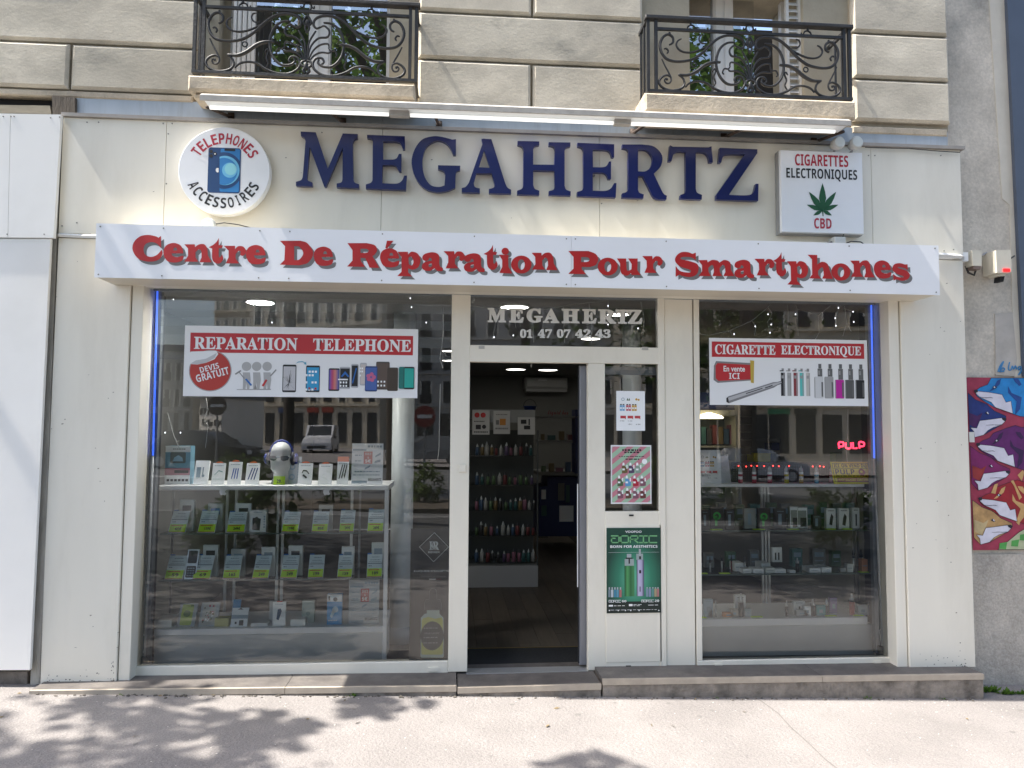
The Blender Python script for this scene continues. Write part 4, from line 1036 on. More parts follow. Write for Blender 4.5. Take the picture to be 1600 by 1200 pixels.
# ceiling lights
LAMPE = M('downlight_glow', (1, .96, .88), .4, emit=3); LAMPN = M('window_downlight_glow', (1, .97, .92), .4, emit=95)
def down(x, y, lab, r=.085, glow=None):
    p = PZ(x, y, ICZ - .01)
    if p.y > 7.3 or p.y < .3: p.y = max(.5, min(7.2, p.y)); p.x = P(x, y, p.y).x
    t = thing('downlight', lab, 'ceiling light', (p.x, p.y, ICZ), 'round recessed ceiling lights')
    MB().lathe([(r, -.014), (r, -.003)], (p.x, p.y, ICZ), 20).build('lit_disc', glow or LAMPE, t)
    MB().tube([(p.x + (r+.008)*math.cos(k*.3927), p.y + (r+.008)*math.sin(k*.3927), ICZ - .008) for k in range(16)], .009, 6, closed=True).build('trim_ring', WHITEM, t, True)
for x, y, lab, r in ((407, 460, 'lit round ceiling light above the left window phone poster', .09), (804, 471, 'lit round ceiling light above the word painted on the transom glass', .10), (966, 491, 'lit round ceiling light behind the last letters on the transom glass', .085),
    (923, 529, 'lit round ceiling light behind the phone number on the transom glass', .09), (806, 577, 'left of two lit ceiling lights deep in the open doorway', .14), (856, 578, 'right of two lit ceiling lights deep in the open doorway', .14),
    (955, 580, 'left of two lit ceiling lights seen through the sidelight', .12), (970, 581, 'right of two lit ceiling lights seen through the sidelight', .09), (702, 548, 'upper of two lit ceiling lights at the right edge of the left window', .08), (702, 563, 'lower of two lit ceiling lights at the right edge of the left window', .09)):
    down(x, y, lab, r, LAMPN if x == 407 else None)
# air conditioner
YA = 7.25
ac = thing('air_conditioner', 'white wall air conditioner high on the back wall seen through the doorway', 'air conditioner', P(853, 605, YA))
ACW = M('ac_white', (.5, .5, .48), .5)
pbox('casing', ACW, ac, 821, 590, 887, 607, YA, IY1 - .003, c=.03); pbox('lower_flap', M('ac_flap', (.40, .40, .39), .5), ac, 822, 607.5, 886, 612, YA + .05, IY1 - .003)
pbox('status_strip', WHITE, ac, 841, 593, 855, 594.5, YA - .004, YA - .001)
# glass cabinet of liquids in the doorway
YG = 2.9
gc_ = thing('liquid_cabinet', 'tall glass cabinet of e-liquid bottles on a white base inside the doorway', 'cabinet', P(770, 897, YG))
cx0, cx1 = P(700, 800, YG).x, P(841, 800, YG).x
cb0, cb1 = IFZ, P(780, 884, YG).z
box('cabinet_base', M('cabinet_base', (.3, .3, .3), .5), gc_, cx0, cx1, YG, YG + .5, cb0, cb1 - .002)
shz = [P(780, y, YG).z for y in (880, 838, 798, 758, 712)]
ct = P(780, 672, YG).z
for z in shz: box('glass_shelf', PANEI, gc_, cx0 + .02, cx1 - .02, YG + .03, YG + .46, z - .006, z)
for x in (cx0, cx1 - .014): box('cabinet_post', M('dark_post', (.04, .045, .045), .4), gc_, x, x + .014, YG, YG + .02, cb1, ct)
box('cabinet_back', M('dark_cabinet_back', (.06, .065, .062), .7), gc_, cx0, cx1, YG + .47, YG + .5, cb1, ct)
BC = [M('bottle_%s' % n, c, .4) for n, c in (('red', (.13, .035, .035)), ('teal', (.03, .09, .088)), ('white', (.3, .3, .28)), ('pink', (.2, .085, .12)), ('amber', (.14, .10, .04)), ('black', (.03, .03, .03)), ('green', (.07, .12, .055)), ('violet', (.085, .06, .12)), ('blue', (.04, .075, .13)))]
CAPW = M('bottle_cap_pale', (.40, .42, .42), .4)
BNM = ('red', 'teal', 'white', 'pink', 'amber', 'black', 'green', 'violet', 'blue')
def bottle_proto(body, cap, r=.017, h=.10):
    o = thing('liquid_bottle', 'x', 'bottle', (0, 0, 0))
    MB().lathe([(r, 0), (r, h*.72), (r*.75, h*.79)], (0, 0, 0), 10).build('bottle_body', body, o, True)
    MB().lathe([(r*.62, h*.785), (r*.5, h*.9), (r*.28, h*1.0), (r*.1, h*1.08)], (0, 0, 0), 10).build('dropper_cap', cap, o, True)
    return o
prot = [bottle_proto(b, CAPW if i % 3 else BLACKF) for i, b in enumerate(BC)]; used = set()
def put_bottle(i, p, lab, grp, s=1.0):
    o = prot[i] if i not in used else copy_tree(prot[i]); used.add(i)
    o.location = p; o.scale = (s, s, s); o['label'] = lab; o['group'] = grp; return o
names_row = ('bottom', 'second', 'third', 'fourth', 'top')
for r_, z in enumerate(shz):
    x = cx0 + .30; kq = -1
    while x < cx1 - .03:
        q = random.randrange(len(BC)); kq += 1
        put_bottle(q, (x, YG + .08 + random.uniform(0, .03), z + .001), '%s liquid bottle, %s from the left on the %s cabinet shelf in the doorway' % (BNM[q], ORD[kq], names_row[r_]), 'e-liquid bottles on the %s cabinet shelf' % names_row[r_], random.uniform(.9, 1.35)); x += random.uniform(.045, .062)
# notices hanging over the cabinet, back counter, shelves
for i, (x0, y0, x1, y1, nm) in enumerate(((738, 641, 765, 679, 'leftmost of three white notices hanging above the liquid cabinet'), (771, 642, 797, 678, 'middle of three white notices hanging above the liquid cabinet'), (809, 652, 836, 679, 'rightmost of three white notices hanging above the liquid cabinet'))):
    pl = plpx(x0, y0, x1, y1, YG + .01); t = thing('notice', nm, 'notice', pl.O)
    mb = MB(); pl.slab(mb, 0, 1, 0, 1, -.002, 0); mb.build('sheet', M('dim_paper', (.5, .5, .48), .6), t)
    mb = MB()
    if i == 0: pl.disc(mb, .27, .80, .15, .001); pl.disc(mb, .62, .80, .15, .001); mb.build('printed_dots', RED, t); mb = MB(); pl.rect(mb, .2, .5, .22, .40, .001); pl.disc(mb, .68, .32, .12, .001); pl.scribble(mb, .1, .7, .52, .04, .001); pl.scribble(mb, .1, .9, .08, .05, .001); mb.build('print', BLACK, t)
    elif i == 1: pl.rect(mb, .38, .74, .38, .66, .001); mb.build('print', M('orange_print', (.55, .22, .03), .5), t); mb = MB(); pl.scribble(mb, .15, .85, .82, .04, .001); pl.scribble(mb, .12, .9, .2, .07, .001); pl.rect(mb, .15, .34, .4, .6, .001); mb.build('print', GREYSH, t)
    else: pl.rect(mb, .18, .5, .62, .86, .001); pl.rect(mb, .62, .70, .55, .9, .001); pl.rect(mb, .36, .72, .30, .52, .001); mb.build('print', BLACK, t)
rb_ = tag(MB().px(738, 640, 836, 660, YG + .03, YG + .05).build('acrylic_strip', M('acrylic', (.25, .26, .25), .3)), 'long clear strip on which the three white notices hang above the cabinet', 'strip')
bk = thing('blue_bucket', 'small blue bucket standing on the high back shelf in the doorway', 'bucket', P(828, 645, 5))
c = P(828, 648, 5.0); MB().lathe([(.062, 0), (.082, .10), (.09, .105), (.09, .115), (.075, .115)], c, 16).build('bucket_body', M('bucket_blue', (.015, .05, .22), .4), bk, True)
MB().tube([c + Vector((.085*math.cos(a), 0, .115 + .09*math.sin(a))) for a in [k*math.pi/8 for k in range(9)]], .004).build('bucket_handle', CAB, bk)
bs = thing('back_shelf', 'pale shelf and cupboards along the back of the shop seen through the doorway', 'shelf', (.9, 6, IFZ))
SHG = M('shelf_grey', (.20, .20, .19), .6); DBL = M('dark_blue_panel', (.012, .022, .10), .5)
pbox('shelf_board', SHG, bs, 842, 650, 905, 653, 5.0, 5.4); pbox('shelf_board', SHG, bs, 700, 651, 842, 654, 5.0, 5.3)
pbox('shelf_board', SHG, bs, 842, 688, 907, 692, 5.2, 5.6); pbox('cupboard', DBL, bs, 855, 745, 912, 838, 5.3, 6.0); pbox('counter_top', SHG, bs, 842, 738, 912, 743, 5.1, 6.0)
pbox('upright', DBL, bs, 899, 640, 905, 740, 5.0, 5.3); pbox('cupboard_side', DBL, bs, 842, 760, 855, 838, 5.3, 6.0)
bs2 = P(858, 640, 5.0)
mb = MB(); pl = plpx(856, 641, 888, 651, 4.99); pl.text(mb, 'liquid bar', 0, 1, 0, 1, 0, 'script', .01); mb.build('shelf_lettering', M('shop_red_script', (.22, .02, .03), .5), bs)
for i, (x0, x1, y0) in enumerate(((846, 853, 728), (858, 866, 724), (869, 880, 731), (884, 892, 722), (846, 851, 678), (856, 868, 680), (874, 882, 674), (888, 896, 679))):
    Yb = 5.25; yb = 738 if y0 > 700 else 687
    tag(MB().px(x0, y0, x1, yb + .6, Yb, Yb + .08, c=.004).build('stock_box', random.choice(BC)), '%s small carton from the left on the dim %s at the back of the shop' % (ORD[i % 4], 'counter' if y0 > 700 else 'shelf'), 'box', 'cartons on the back %s' % ('counter' if y0 > 700 else 'shelf'))
for i, (x0, y0, x1, y1) in enumerate(((872, 755, 882, 782), (884, 758, 890, 785), (874, 790, 896, 815), (846, 765, 853, 780), (846, 790, 854, 806))):
    pbox('cupboard_print', random.choice([PAPER, SHG, BC[1]]), bs, x0, y0, x1, y1, 5.296, 5.3)
# tall shelf seen through the right window
rs_ = thing('stock_shelf', 'tall shelf unit with boxes at the back of the right window', 'shelf', (2.4, 3, IFZ))
MD = M('unit_cream', (.36, .35, .31), .6)
pbox('unit_header', DBL, rs_, 1085, 613, 1150, 640, 2.4, 2.7); pbox('unit_post', MD, rs_, 1150, 600, 1156, 800, 2.38, 2.7); pbox('unit_header', MD, rs_, 1085, 641, 1150, 650, 2.38, 2.7)
for y in (640, 652, 664, 676, 688, 700): pbox('slat_panel', M('dark_slat', (.09, .09, .088), .5), rs_, 1156.5, y, 1174, y + 10, 2.42, 2.5)
pbox('unit_back', M('unit_back', (.10, .12, .10), .7), rs_, 1085, 640, 1150, 800, 2.72, 2.76)
for i in range(7): pbox('stock_row', BC[(i*4+6) % 9], rs_, 1087 + i*9, 664 + (i % 3)*3, 1094 + i*9, 694, 2.5, 2.6)
for y in (697, 720): pbox('shelf_board', MD, rs_, 1085, y, 1150, y + 2.4, 2.4, 2.7)
pbox('cupboard', DBL, rs_, 1176, 668, 1202, 725, 3.4, 3.8); pbox('shelf_board', SHG, rs_, 1200, 686, 1248, 690, 2.6, 2.9); pbox('shelf_board', SHG, rs_, 1200, 704, 1248, 708, 2.6, 2.9)
pbox('stock_row', YELLOW, rs_, 1178, 708, 1204, 722, 2.62, 2.8); pbox('stock_row', DBL, rs_, 1206, 692, 1240, 704, 2.62, 2.8); pbox('stock_row', BC[6], rs_, 1306, 707, 1316, 724, 1.3, 1.4)
rl = thing('pendant_lamp', 'warm lit disc lamp hanging over the shelf behind the right window', 'lamp', P(1108, 653, 2.3))
MB().lathe([(.13, 0), (.14, .01), (.12, .03), (.02, .06)], P(1108, 654, 2.3), 20).build('lamp_shade', M('warm_glow', (1, .85, .5), .4, emit=1.6), rl, True)

# ---------------------------------------------------------------- neon strips, curtains of fairy lights
NEON = M('blue_neon', (.05, .15, .9), .4, emit=.42)
def neon(pts_on, pts_off, lab, loop):
    t = thing('neon_strip', lab, 'light strip', P(*pts_on[0], .19), 'vertical blue light strips at the window sides')
    MB().tube([P(x, y, .185) for x, y in pts_on], .0065, 8).build('lit_tube', NEON, t, True)
    MB().tube([P(x, y, .185) for x, y in pts_off], .0075, 8).build('unlit_tube', M('unlit_tube', (.40, .43, .46), .3), t, True)
    MB().tube([P(x, y, .2) for x, y in loop], .0045, 6, closed=True).build('cable_loop', M('white_cable', (.55, .56, .56), .5), t, True)
    e = pts_off[-1]; pbox('end_socket', BLACKF, t, e[0] - 5, e[1] - 2, e[0] + 5, e[1] + 14, .175, .22)
neon([(246.5, 436), (239, 712)], [(239, 713), (232, 900), (226, 1028)], 'blue lit strip at the left side of the left display window', [(221, 1010), (216, 1000), (219, 990), (227, 993), (228, 1005), (224, 1020)])
neon([(1361, 462), (1366, 716)], [(1366, 717), (1373, 880), (1379, 1012)], 'blue lit strip at the right side of the right display window', [(1376, 1000), (1374, 985), (1380, 981), (1386, 990), (1385, 1003), (1380, 1015)])
BULB = M('fairy_bulb', (.9, .92, 1), .4, emit=1.0); FW = M('fairy_wire', (.55, .55, .53), .5)
def fairy(lab, paths, bulbs, Y=.24):
    t = thing('fairy_lights', lab, 'string lights', P(*paths[0][0], Y), 'white icicle fairy lights')
    w = MB()
    for p in paths: w.tube([P(x + (random.uniform(-1, 1) if 0 < i < len(p)-1 else 0), y, Y) for i, (x, y) in enumerate(p)], .0022, 4)
    w.build('wire', FW, t)
    for x, y in bulbs: MB().ball(P(x, y, Y - .004), .004, .004, .0055, 8, 5).build('bulb', BULB, t)
fairy('white fairy light wires hanging at the top of the right window', [[(1088, 521), (1108, 524), (1140, 517), (1175, 501), (1200, 480), (1210, 468)], [(1175, 501), (1181, 510), (1179, 524)], [(1140, 517), (1144, 524)], [(1200, 480), (1207, 490), (1199, 503), (1204, 520)], [(1230, 470), (1232, 500), (1230, 515)], [(1241, 470), (1246, 483), (1278, 493), (1302, 474)], [(1246, 483), (1247, 525)], [(1278, 493), (1279, 520), (1274, 530)], [(1302, 474), (1310, 480), (1304, 497), (1306, 511)], [(1321, 470), (1320, 482), (1333, 487)], [(1320, 482), (1323, 505), (1317, 525)], [(1323, 505), (1330, 518)]],
      [(1200, 491), (1205, 507), (1203, 520), (1243, 491), (1310, 481), (1305, 497), (1306, 509), (1333, 487), (1334, 503), (1180, 510), (1147, 522)])
fairy('white fairy light wires hanging behind the transom glass', [[(735, 478), (770, 482), (850, 484), (890, 476), (950, 470), (1000, 467)], [(770, 482), (775, 505), (770, 530)], [(802, 484), (806, 512)], [(832, 484), (834, 535)], [(880, 480), (882, 536)], [(920, 474), (925, 510), (924, 536)], [(1000, 467), (1006, 500), (1004, 530)], [(950, 470), (952, 500)], [(832, 562), (830, 574)]], [(950, 478), (983, 470), (998, 467), (950, 507), (982, 504), (997, 513), (802, 524), (772, 527)])
fairy('white fairy light wire dangling at the right edge of the left window', [[(693, 480), (692, 520), (690, 545), (688, 560), (692, 575)], [(690, 548), (698, 556)], [(688, 600), (686, 700), (684, 718)]], [(641, 466), (643, 480), (666, 504)])
fairy('thin white fairy light wire dangling in the left of the left window', [[(322, 622), (325, 640), (318, 655), (326, 665), (321, 700)], [(262, 645), (272, 680), (280, 700)]], [(258, 676), (282, 676), (271, 468), (425, 504)], Y=.26)

# ================================================================= left display case
YC, YD = .30, .78
lc = thing('display_case', 'long white edged glass display case filling the left window', 'display case', (-1, YC, .1))
lx0, lx1 = P(240, 850, YC).x, P(604, 850, YC).x
top = P(420, 758, YC).z; topb = P(420, 766, YC).z
box('counter_top', WHITEM, lc, lx0 + .02, lx1 + .012, YC, YD, topb, top, c=.006)
sh1, sh2, sh3 = P(420, 832, YC + .05).z, P(420, 904, YC + .05).z, P(420, 980, YC + .02).z
for z in (sh1, sh2):
    box('glass_shelf', PANEI, lc, lx0 + .03, lx1 - .02, YC + .03, YD - .02, z - .008, z)
    box('shelf_edge', M('glass_edge_green', (.09, .13, .12), .3), lc, lx0 + .03, lx1 - .02, YC + .024, YC + .0295, z - .008, z)
box('case_floor', WHITEM, lc, lx0 + .02, lx1 - .005, YC, YD, P(420, 991, YC).z, sh3, c=.004)
BASEG = M('case_base_grey', (.50, .52, .52), .3, var=.05)
box('base_panel', BASEG, lc, lx0 + .024, lx1 - .008, YC + .006, YD, .09, P(420, 991, YC).z - .001)
box('corner_post', WHITEM, lc, lx1 - .018, lx1 + .01, YC - .002, YC + .03, .095, topb - .001, c=.003)
for x in (352, 366): box('back_rail', ALU, lc, P(x, 850, YD).x, P(x + 4, 850, YD).x, YD - .015, YD, sh3, topb)
for x in (432, 440, 547): box('back_rail', ALU, lc, P(x, 850, YD).x, P(x + 4, 850, YD).x, YD - .015, YD, sh3, topb)
for x in (268, 560): box('back_rail', STEEL, lc, P(x, 850, YD).x, P(x + 3, 850, YD).x, YD - .015, YD, sh3, topb)
MB().quad((lx0 + .03, YC + .008, sh3), (lx1 - .02, YC + .008, sh3), (lx1 - .02, YC + .008, topb), (lx0 + .03, YC + .008, topb)).build('front_pane', PANEI, lc)
def apple(pl, mb, off):
    pts = [(.5,.70),(.62,.76),(.80,.72),(.92,.60),(.84,.52),(.80,.42),(.84,.30),(.95,.22),(.84,.06),(.72,0),(.60,.04),(.5,.06),(.40,.04),(.28,0),(.14,.10),(.04,.32),(.06,.56),(.20,.73),(.36,.76)]
    pl.poly(mb, pts, off); pl.poly(mb, [(.50,.78),(.54,.90),(.68,1.0),(.67,.88),(.58,.79)], off)
for x, lab in ((349, 'left of two white fruit logo stickers under the white counter edge'), (511, 'right of two white fruit logo stickers under the white counter edge')):
    pl = plpx(x - 6.5, 760, x + 5.5, 774, YC - .002); mb = MB(); apple(pl, mb, 0); tag(mb.build('logo_sticker', WHITE), lab, 'sticker')
# -- the price cards
CARD = M('card_sleeve', (.68, .77, .80), .3); CARDL = M('card_line', (.06, .10, .13), .5); CARDT = M('card_text', (.22, .30, .36), .5); BOXM = [M('phone_box_pale', (.64, .67, .65), .5), M('phone_box_grey', (.42, .44, .44), .5), M('phone_box_white', (.76, .77, .76), .5)]
LRED = M('label_red', (.55, .06, .03), .5)
def leanplane(x0, x1, yt, yb, Y0, lean_d):
    a = rpx(x0, yt, x1, yb, Y0); h = a[3] - a[2]
    return Plane((a[0], Y0, a[2]), (a[1]-a[0], 0, 0), (0, lean_d, h))
def price_card(x0, x1, yt, yb, lab, grp, num, Y0, zs, back):
    pl = leanplane(x0, x1, yt, yb, Y0, .085)
    pl.O.z = zs + .002
    t = thing('price_card_box', lab, 'phone box', pl.O, grp)
    if back is not None:
        bx, bh, bm = back; w = pl.U.x
        box('phone_box', bm, t, pl.O.x + w*.25 + bx*w, pl.O.x + w*1.12 + bx*w, Y0 + .10, Y0 + .13, zs + .001, zs + .001 + bh*pl.V.z)
        bp = Plane((pl.O.x + w*.25 + bx*w, Y0 + .0995, zs), (w*.87, 0, 0), (0, 0, bh*pl.V.z)); mb = MB(); bp.rect(mb, .2, .8, .60 + .1*bx, .83, .0005); mb.build('box_picture', random.choice([BLACK, CARDT, BLUE]), t)
    mb = MB(); pl.slab(mb, 0, 1, 0, 1, -.004, 0); mb.build('sleeve', CARD, t)
    mb = MB(); pl.slab(mb, 0, .28, .965, 1.06, -.004, -.001); mb.build('blue_tab', BLUE, t)
    mb = MB(); pl.rect(mb, .04, .96, .585, .612, .001); mb.build('divider', CARDL, t)
    mb = MB(); pl.scribble(mb, .2, .85, .74, .03, .001); pl.scribble(mb, .12, .9, .66, .025, .001); pl.scribble(mb, .3, .8, .86, .03, .001); pl.scribble(mb, .1, .3, .47, .05, .001); mb.build('printed_lines', CARDT, t)
    mb = MB(); pl.slab(mb, .02, .97, .02, .38, 0, .0015); lb = mb.build('price_label', GREENL, t)
    mb = MB(); pl.rect(mb, .02, .97, .01, .035, .003); pl.rect(mb, .1, .8, .30, .335, .003); mb.build('label_border', LRED, lb)
    mb = MB(); pl.text(mb, num, .36, .74, .11, .25, .003, 'plain', .03); mb.build('handwritten_price', BLACK, lb); t.rotation_euler = (0, 0, rad(random.uniform(-5, 4)))
g1 = 'price tagged phone boxes on the upper glass shelf'; g2 = 'price tagged phone boxes on the lower glass shelf'
row1 = [(263, 290, 800, 832), (309, 336, 800, 832), (354, 382, 802, 832), (440, 466, 802, 832), (487, 512, 802, 832), (530, 553, 800, 832), (574, 599, 798, 831)]
row2 = [(257, 286, 871, 905), (301, 329, 871, 905), (348, 374, 871, 904), (394, 420, 871, 904), (438, 464, 870, 903), (481, 505, 870, 903), (527, 550, 870, 902), (573, 597, 868, 901)]
nums = ['65€', '159€', '249€', '199€', '85€', '249€', '269€']; nums2 = ['59', '69', '165', '249', '249', '199', '159', '189']
for i, c in enumerate(row1): price_card(*c, '%s price tagged phone box from the left on the upper shelf, left case' % ORD[i], g1, nums[i], YC + .045, sh1, (.05, random.uniform(1.3, 1.55), BOXM[i % 3]) if i in (0, 1, 2, 4) else None)
for i, c in enumerate(row2): price_card(*c, '%s price tagged phone box from the left on the lower shelf, left case' % ORD[i], g2, nums2[i], YC + .045, sh2, (-.1 if i == 6 else 0, random.uniform(1.3, 1.55), BOXM[(i+2) % 3]) if i in (1, 2, 3, 4, 6, 7) else None)
def upright(name, lab, cat, x0, y0, x1, y1, Y, zs, mat, depth=.03, lean_d=0.0, grp=None):
    a = rpx(x0, y0, x1, y1, Y); h = a[3] - a[2]
    pl = Plane((a[0], Y, zs + .001), (a[1]-a[0], 0, 0), (0, lean_d, h))
    t = thing(name, lab, cat, pl.O, grp); mb = MB(); pl.slab(mb, 0, 1, 0, 1, -depth, 0); mb.build('carton', mat, t); return t, pl
def pr(t, pl, mat, fn, nm='print'):
    mb = MB(); fn(pl, mb); return mb.build(nm, mat, t)
t, pl = upright('charger_box', 'white box with a dark charger picture between the third and fourth upper price cards', 'box', 390, 798, 416, 832, YC + .06, sh1, BOXM[2], .05)
pr(t, pl, BLACK, lambda p, m: p.poly(m, [(.16,.12),(.62,.08),(.68,.62),(.5,.66),(.45,.72),(.28,.66),(.18,.66)], .001)); pr(t, pl, CARDT, lambda p, m: [p.rect(m, .84, .93, .2 + .12*k, .27 + .12*k, .001) for k in range(5)] and p.scribble(m, .25, .75, .90, .03, .001))
t, pl = upright('flip_phone', 'silver framed black flip phone standing open on the lower glass shelf', 'phone', 288, 861, 306, 905, YC + .05, sh2, M('phone_silver', (.48, .50, .51), .3, metal=.4), .012, .07)
pr(t, pl, BLACK, lambda p, m: p.rrect(m, .10, .90, .53, .96, .12, .001) and p.rrect(m, .08, .92, .05, .44, .12, .001), 'screen_and_keys'); pr(t, pl, CARDT, lambda p, m: [p.rect(m, .2 + .22*a, .36 + .22*a, .10 + .08*b, .14 + .08*b, .002) for a in range(3) for b in range(4)], 'key')
# -- floor of the case
FZ = sh3
t, pl = upright('white_box', 'flat white carton at the left end of the case floor', 'box', 241, 969, 268, 981, YC + .04, FZ, BOXM[2], .16)
CLEAR = M('blister_plastic', (.40, .43, .44), .2)
t, pl = upright('case_pack', 'clear pack with a lime green phone case on the case floor', 'phone case', 276, 944, 304, 977, YC + .06, FZ, CLEAR, .015, .07); pr(t, pl, M('lime_case', (.42, .52, .09), .5), lambda p, m: p.rrect(m, .15, .80, .06, .95, .08, .001), 'lime_case'); pr(t, pl, M('lime_dark', (.16, .24, .06), .5), lambda p, m: p.disc(m, .47, .55, .2, .002) and p.rect(m, .62, .78, .86, .93, .002))
t, pl = upright('case_pack', 'clear pack with a flower patterned phone case on the case floor', 'phone case', 310, 943, 339, 977, YC + .06, FZ, CLEAR, .015, .07)
pr(t, pl, M('pearl_case', (.45, .44, .40), .4), lambda p, m: p.rrect(m, .12, .82, .06, .95, .08, .001), 'patterned_case')
for k, mm in enumerate((CRIMSON, BC[6], WHITE, BC[4])): pr(t, pl, mm, lambda p, m: [p.disc(m, random.uniform(.2, .74), random.uniform(.15, .88), random.uniform(.03, .06), .002 + k*.0004, 8) for _ in range(7)])
t, pl = upright('yellow_box', 'small pale yellow carton on the case floor beside the memory card pack', 'box', 335, 968, 357, 981, YC + .05, FZ, M('pale_yellow', (.55, .52, .22), .5), .07)
t, pl = upright('blue_cover', 'bright blue slip leaning behind the memory card pack on the case floor', 'cover', 361, 932, 373, 965, YC + .16, FZ, M('cyan_cover', (.03, .26, .50), .5), .01, .06)
t, pl = upright('memory_card_pack', 'white hanging pack with a black memory card on the case floor', 'pack', 360, 953, 386, 980, YC + .04, FZ, PAPER, .006, .05)
pr(t, pl, CARDT, lambda p, m: p.rect(m, .0, 1, .42, .62, .001)); pr(t, pl, BLACK, lambda p, m: (p.rect(m, .5, .76, .06, .34, .0016), p.rect(m, .24, .36, .14, .26, .0016), p.poly(m, [(.32,.90),(.5,.99),(.68,.90)], .0016)))
t, pl = upright('flat_box', 'thin white carton lying on the case floor behind a red leaflet', 'box', 392, 976, 418, 981, YC + .04, FZ, BOXM[2], .12)
t, pl = upright('charger_pack', 'white pack with a blue car charger picture on the case floor', 'pack', 426, 940, 446, 977, YC + .05, FZ, PAPER, .02)
pr(t, pl, M('charger_blue', (.03, .08, .16), .4), lambda p, m: p.poly(m, [(.30,.28),(.48,.24),(.72,.62),(.60,.74),(.40,.70)], .001)); pr(t, pl, CARDT, lambda p, m: p.scribble(m, .2, .8, .9, .03, .001)); pr(t, pl, LRED, lambda p, m: p.rect(m, .3, .75, 1.0, 1.05, 0), 'hanger')
t, pl = upright('grey_pack', 'dim grey pack standing behind the car charger pack', 'pack', 421, 934, 434, 968, YC + .14, FZ, BOXM[1], .01)
t, pl = upright('white_box', 'low white carton with open lid near the middle of the case floor', 'box', 454, 969, 477, 979, YC + .04, FZ, BOXM[2], .12)
t, pl = upright('speaker_box', 'pale green white carton with a round emblem standing on the case floor', 'box', 472, 932, 491, 966, YC + .12, FZ, M('mint_box', (.40, .47, .43), .5), .04); pr(t, pl, M('mint_dark', (.22, .30, .28), .5), lambda p, m: p.disc(m, .5, .42, .18, .001))
t, pl = upright('bulb_box', 'bright blue light bulb carton near the right end of the case floor', 'box', 511, 930, 534, 977, YC + .06, FZ, M('bulb_blue', (.02, .28, .60), .5), .05)
pr(t, pl, PAPER, lambda p, m: p.rect(m, 0, 1, .76, 1.0, .001)); pr(t, pl, BLACK, lambda p, m: (p.disc(m, .55, .84, .14, .0016), p.rect(m, .08, .2, .80, .95, .0016))); pr(t, pl, M('bulb_pale', (.55, .70, .78), .5), lambda p, m: (p.disc(m, .56, .50, .2, .0016), p.poly(m, [(.2,.28),(.34,.22),(.58,.44),(.42,.52)], .0016), p.scribble(m, .1, .7, .12, .04, .0016)))
def offer_poster(x0, y0, x1, y1, Y, zs, lab, mat):
    t, pl = upright('offer_poster', lab, 'poster', x0, y0, x1, y1, Y, zs, mat, .003, .03, 'white offer posters with a red centre')
    pr(t, pl, M('offer_red', (.50, .10, .09), .5), lambda p, m: p.rect(m, .38, .66, .50, .80, .001), 'red_panel')
    def tx(p, m): p.text(m, 'TOUT', .42, .62, .71, .77, .0018, 'serif'); p.text(m, 'A', .49, .55, .63, .68, .0018, 'serif'); p.text(m, '5€', .43, .61, .53, .61, .0018, 'plain', .02)
    pr(t, pl, WHITE, tx, 'lettering')
    pr(t, pl, CARDT, lambda p, m: (p.rect(m, .02, .46, .82, .865, .001), p.scribble(m, .5, .95, .90, .05, .001), p.scribble(m, .1, .32, .70, .02, .001), p.scribble(m, .1, .32, .56, .02, .001), p.scribble(m, .1, .9, .30, .025, .001), p.scribble(m, .06, .9, .22, .02, .001), p.poly(m, [(.74,.66),(.92,.72),(.92,.78),(.76,.70)], .001), p.poly(m, [(.72,.52),(.92,.55),(.92,.61),(.74,.57)], .001), p.poly(m, [(.42,.36),(.58,.42),(.60,.47),(.44,.41)], .001), p.rect(m, .02, .5, .03, .09, .001)), 'printed_pictures')
    pr(t, pl, BLACK, lambda p, m: p.text(m, 'MEGAHERTZ', .54, .96, .085, .15, .0018, 'sans', .02), 'lettering'); return t
offer_poster(549, 693, 598, 757, YC + .05, top, 'white offer poster with a pink red centre standing on the white counter top', PAPER)
offer_poster(545, 906, 592, 974, YC + .06, FZ, 'dimmer offer poster with a red centre standing on the case floor', M('offer_grey', (.42, .44, .46), .5))
# -- on the white counter top
t, pl = upright('camera_box', 'blue and white camera carton at the left end of the white counter', 'box', 258, 697, 297, 757, YC + .06, top, M('camera_box_blue', (.20, .40, .52), .5), .09)
pr(t, pl, PAPER, lambda p, m: (p.rect(m, .0, 1, .84, 1.0, .001), p.rect(m, 0, 1, 0, .24, .001))); pr(t, pl, M('pinkish_print', (.50, .22, .27), .5), lambda p, m: p.rect(m, .0, 1, .24, .42, .001)); pr(t, pl, M('camera_grey', (.13, .17, .17), .4), lambda p, m: p.rrect(m, .2, .82, .55, .84, .06, .0016)); pr(t, pl, SKYB, lambda p, m: p.poly(m, [(.3,.60),(.72,.60),(.68,.70),(.52,.76),(.36,.70)], .002)); pr(t, pl, BLACK, lambda p, m: (p.scribble(m, .3, .8, .91, .02, .0016), p.rect(m, .38, .95, .29, .37, .0016), [p.rect(m, .08 + .15*k, .19 + .15*k, .08, .14, .0016) for k in range(6)]))
t, pl = upright('cable_pack', 'slanted white pack with a grey device picture beside the camera carton', 'pack', 302, 720, 324, 757, YC + .05, top, PAPER, .02, .05); pr(t, pl, CARDT, lambda p, m: (p.rect(m, .14, .44, .28, .72, .001), p.rect(m, .56, .64, .36, .72, .001), p.disc(m, .64, .36, .1, .001)))
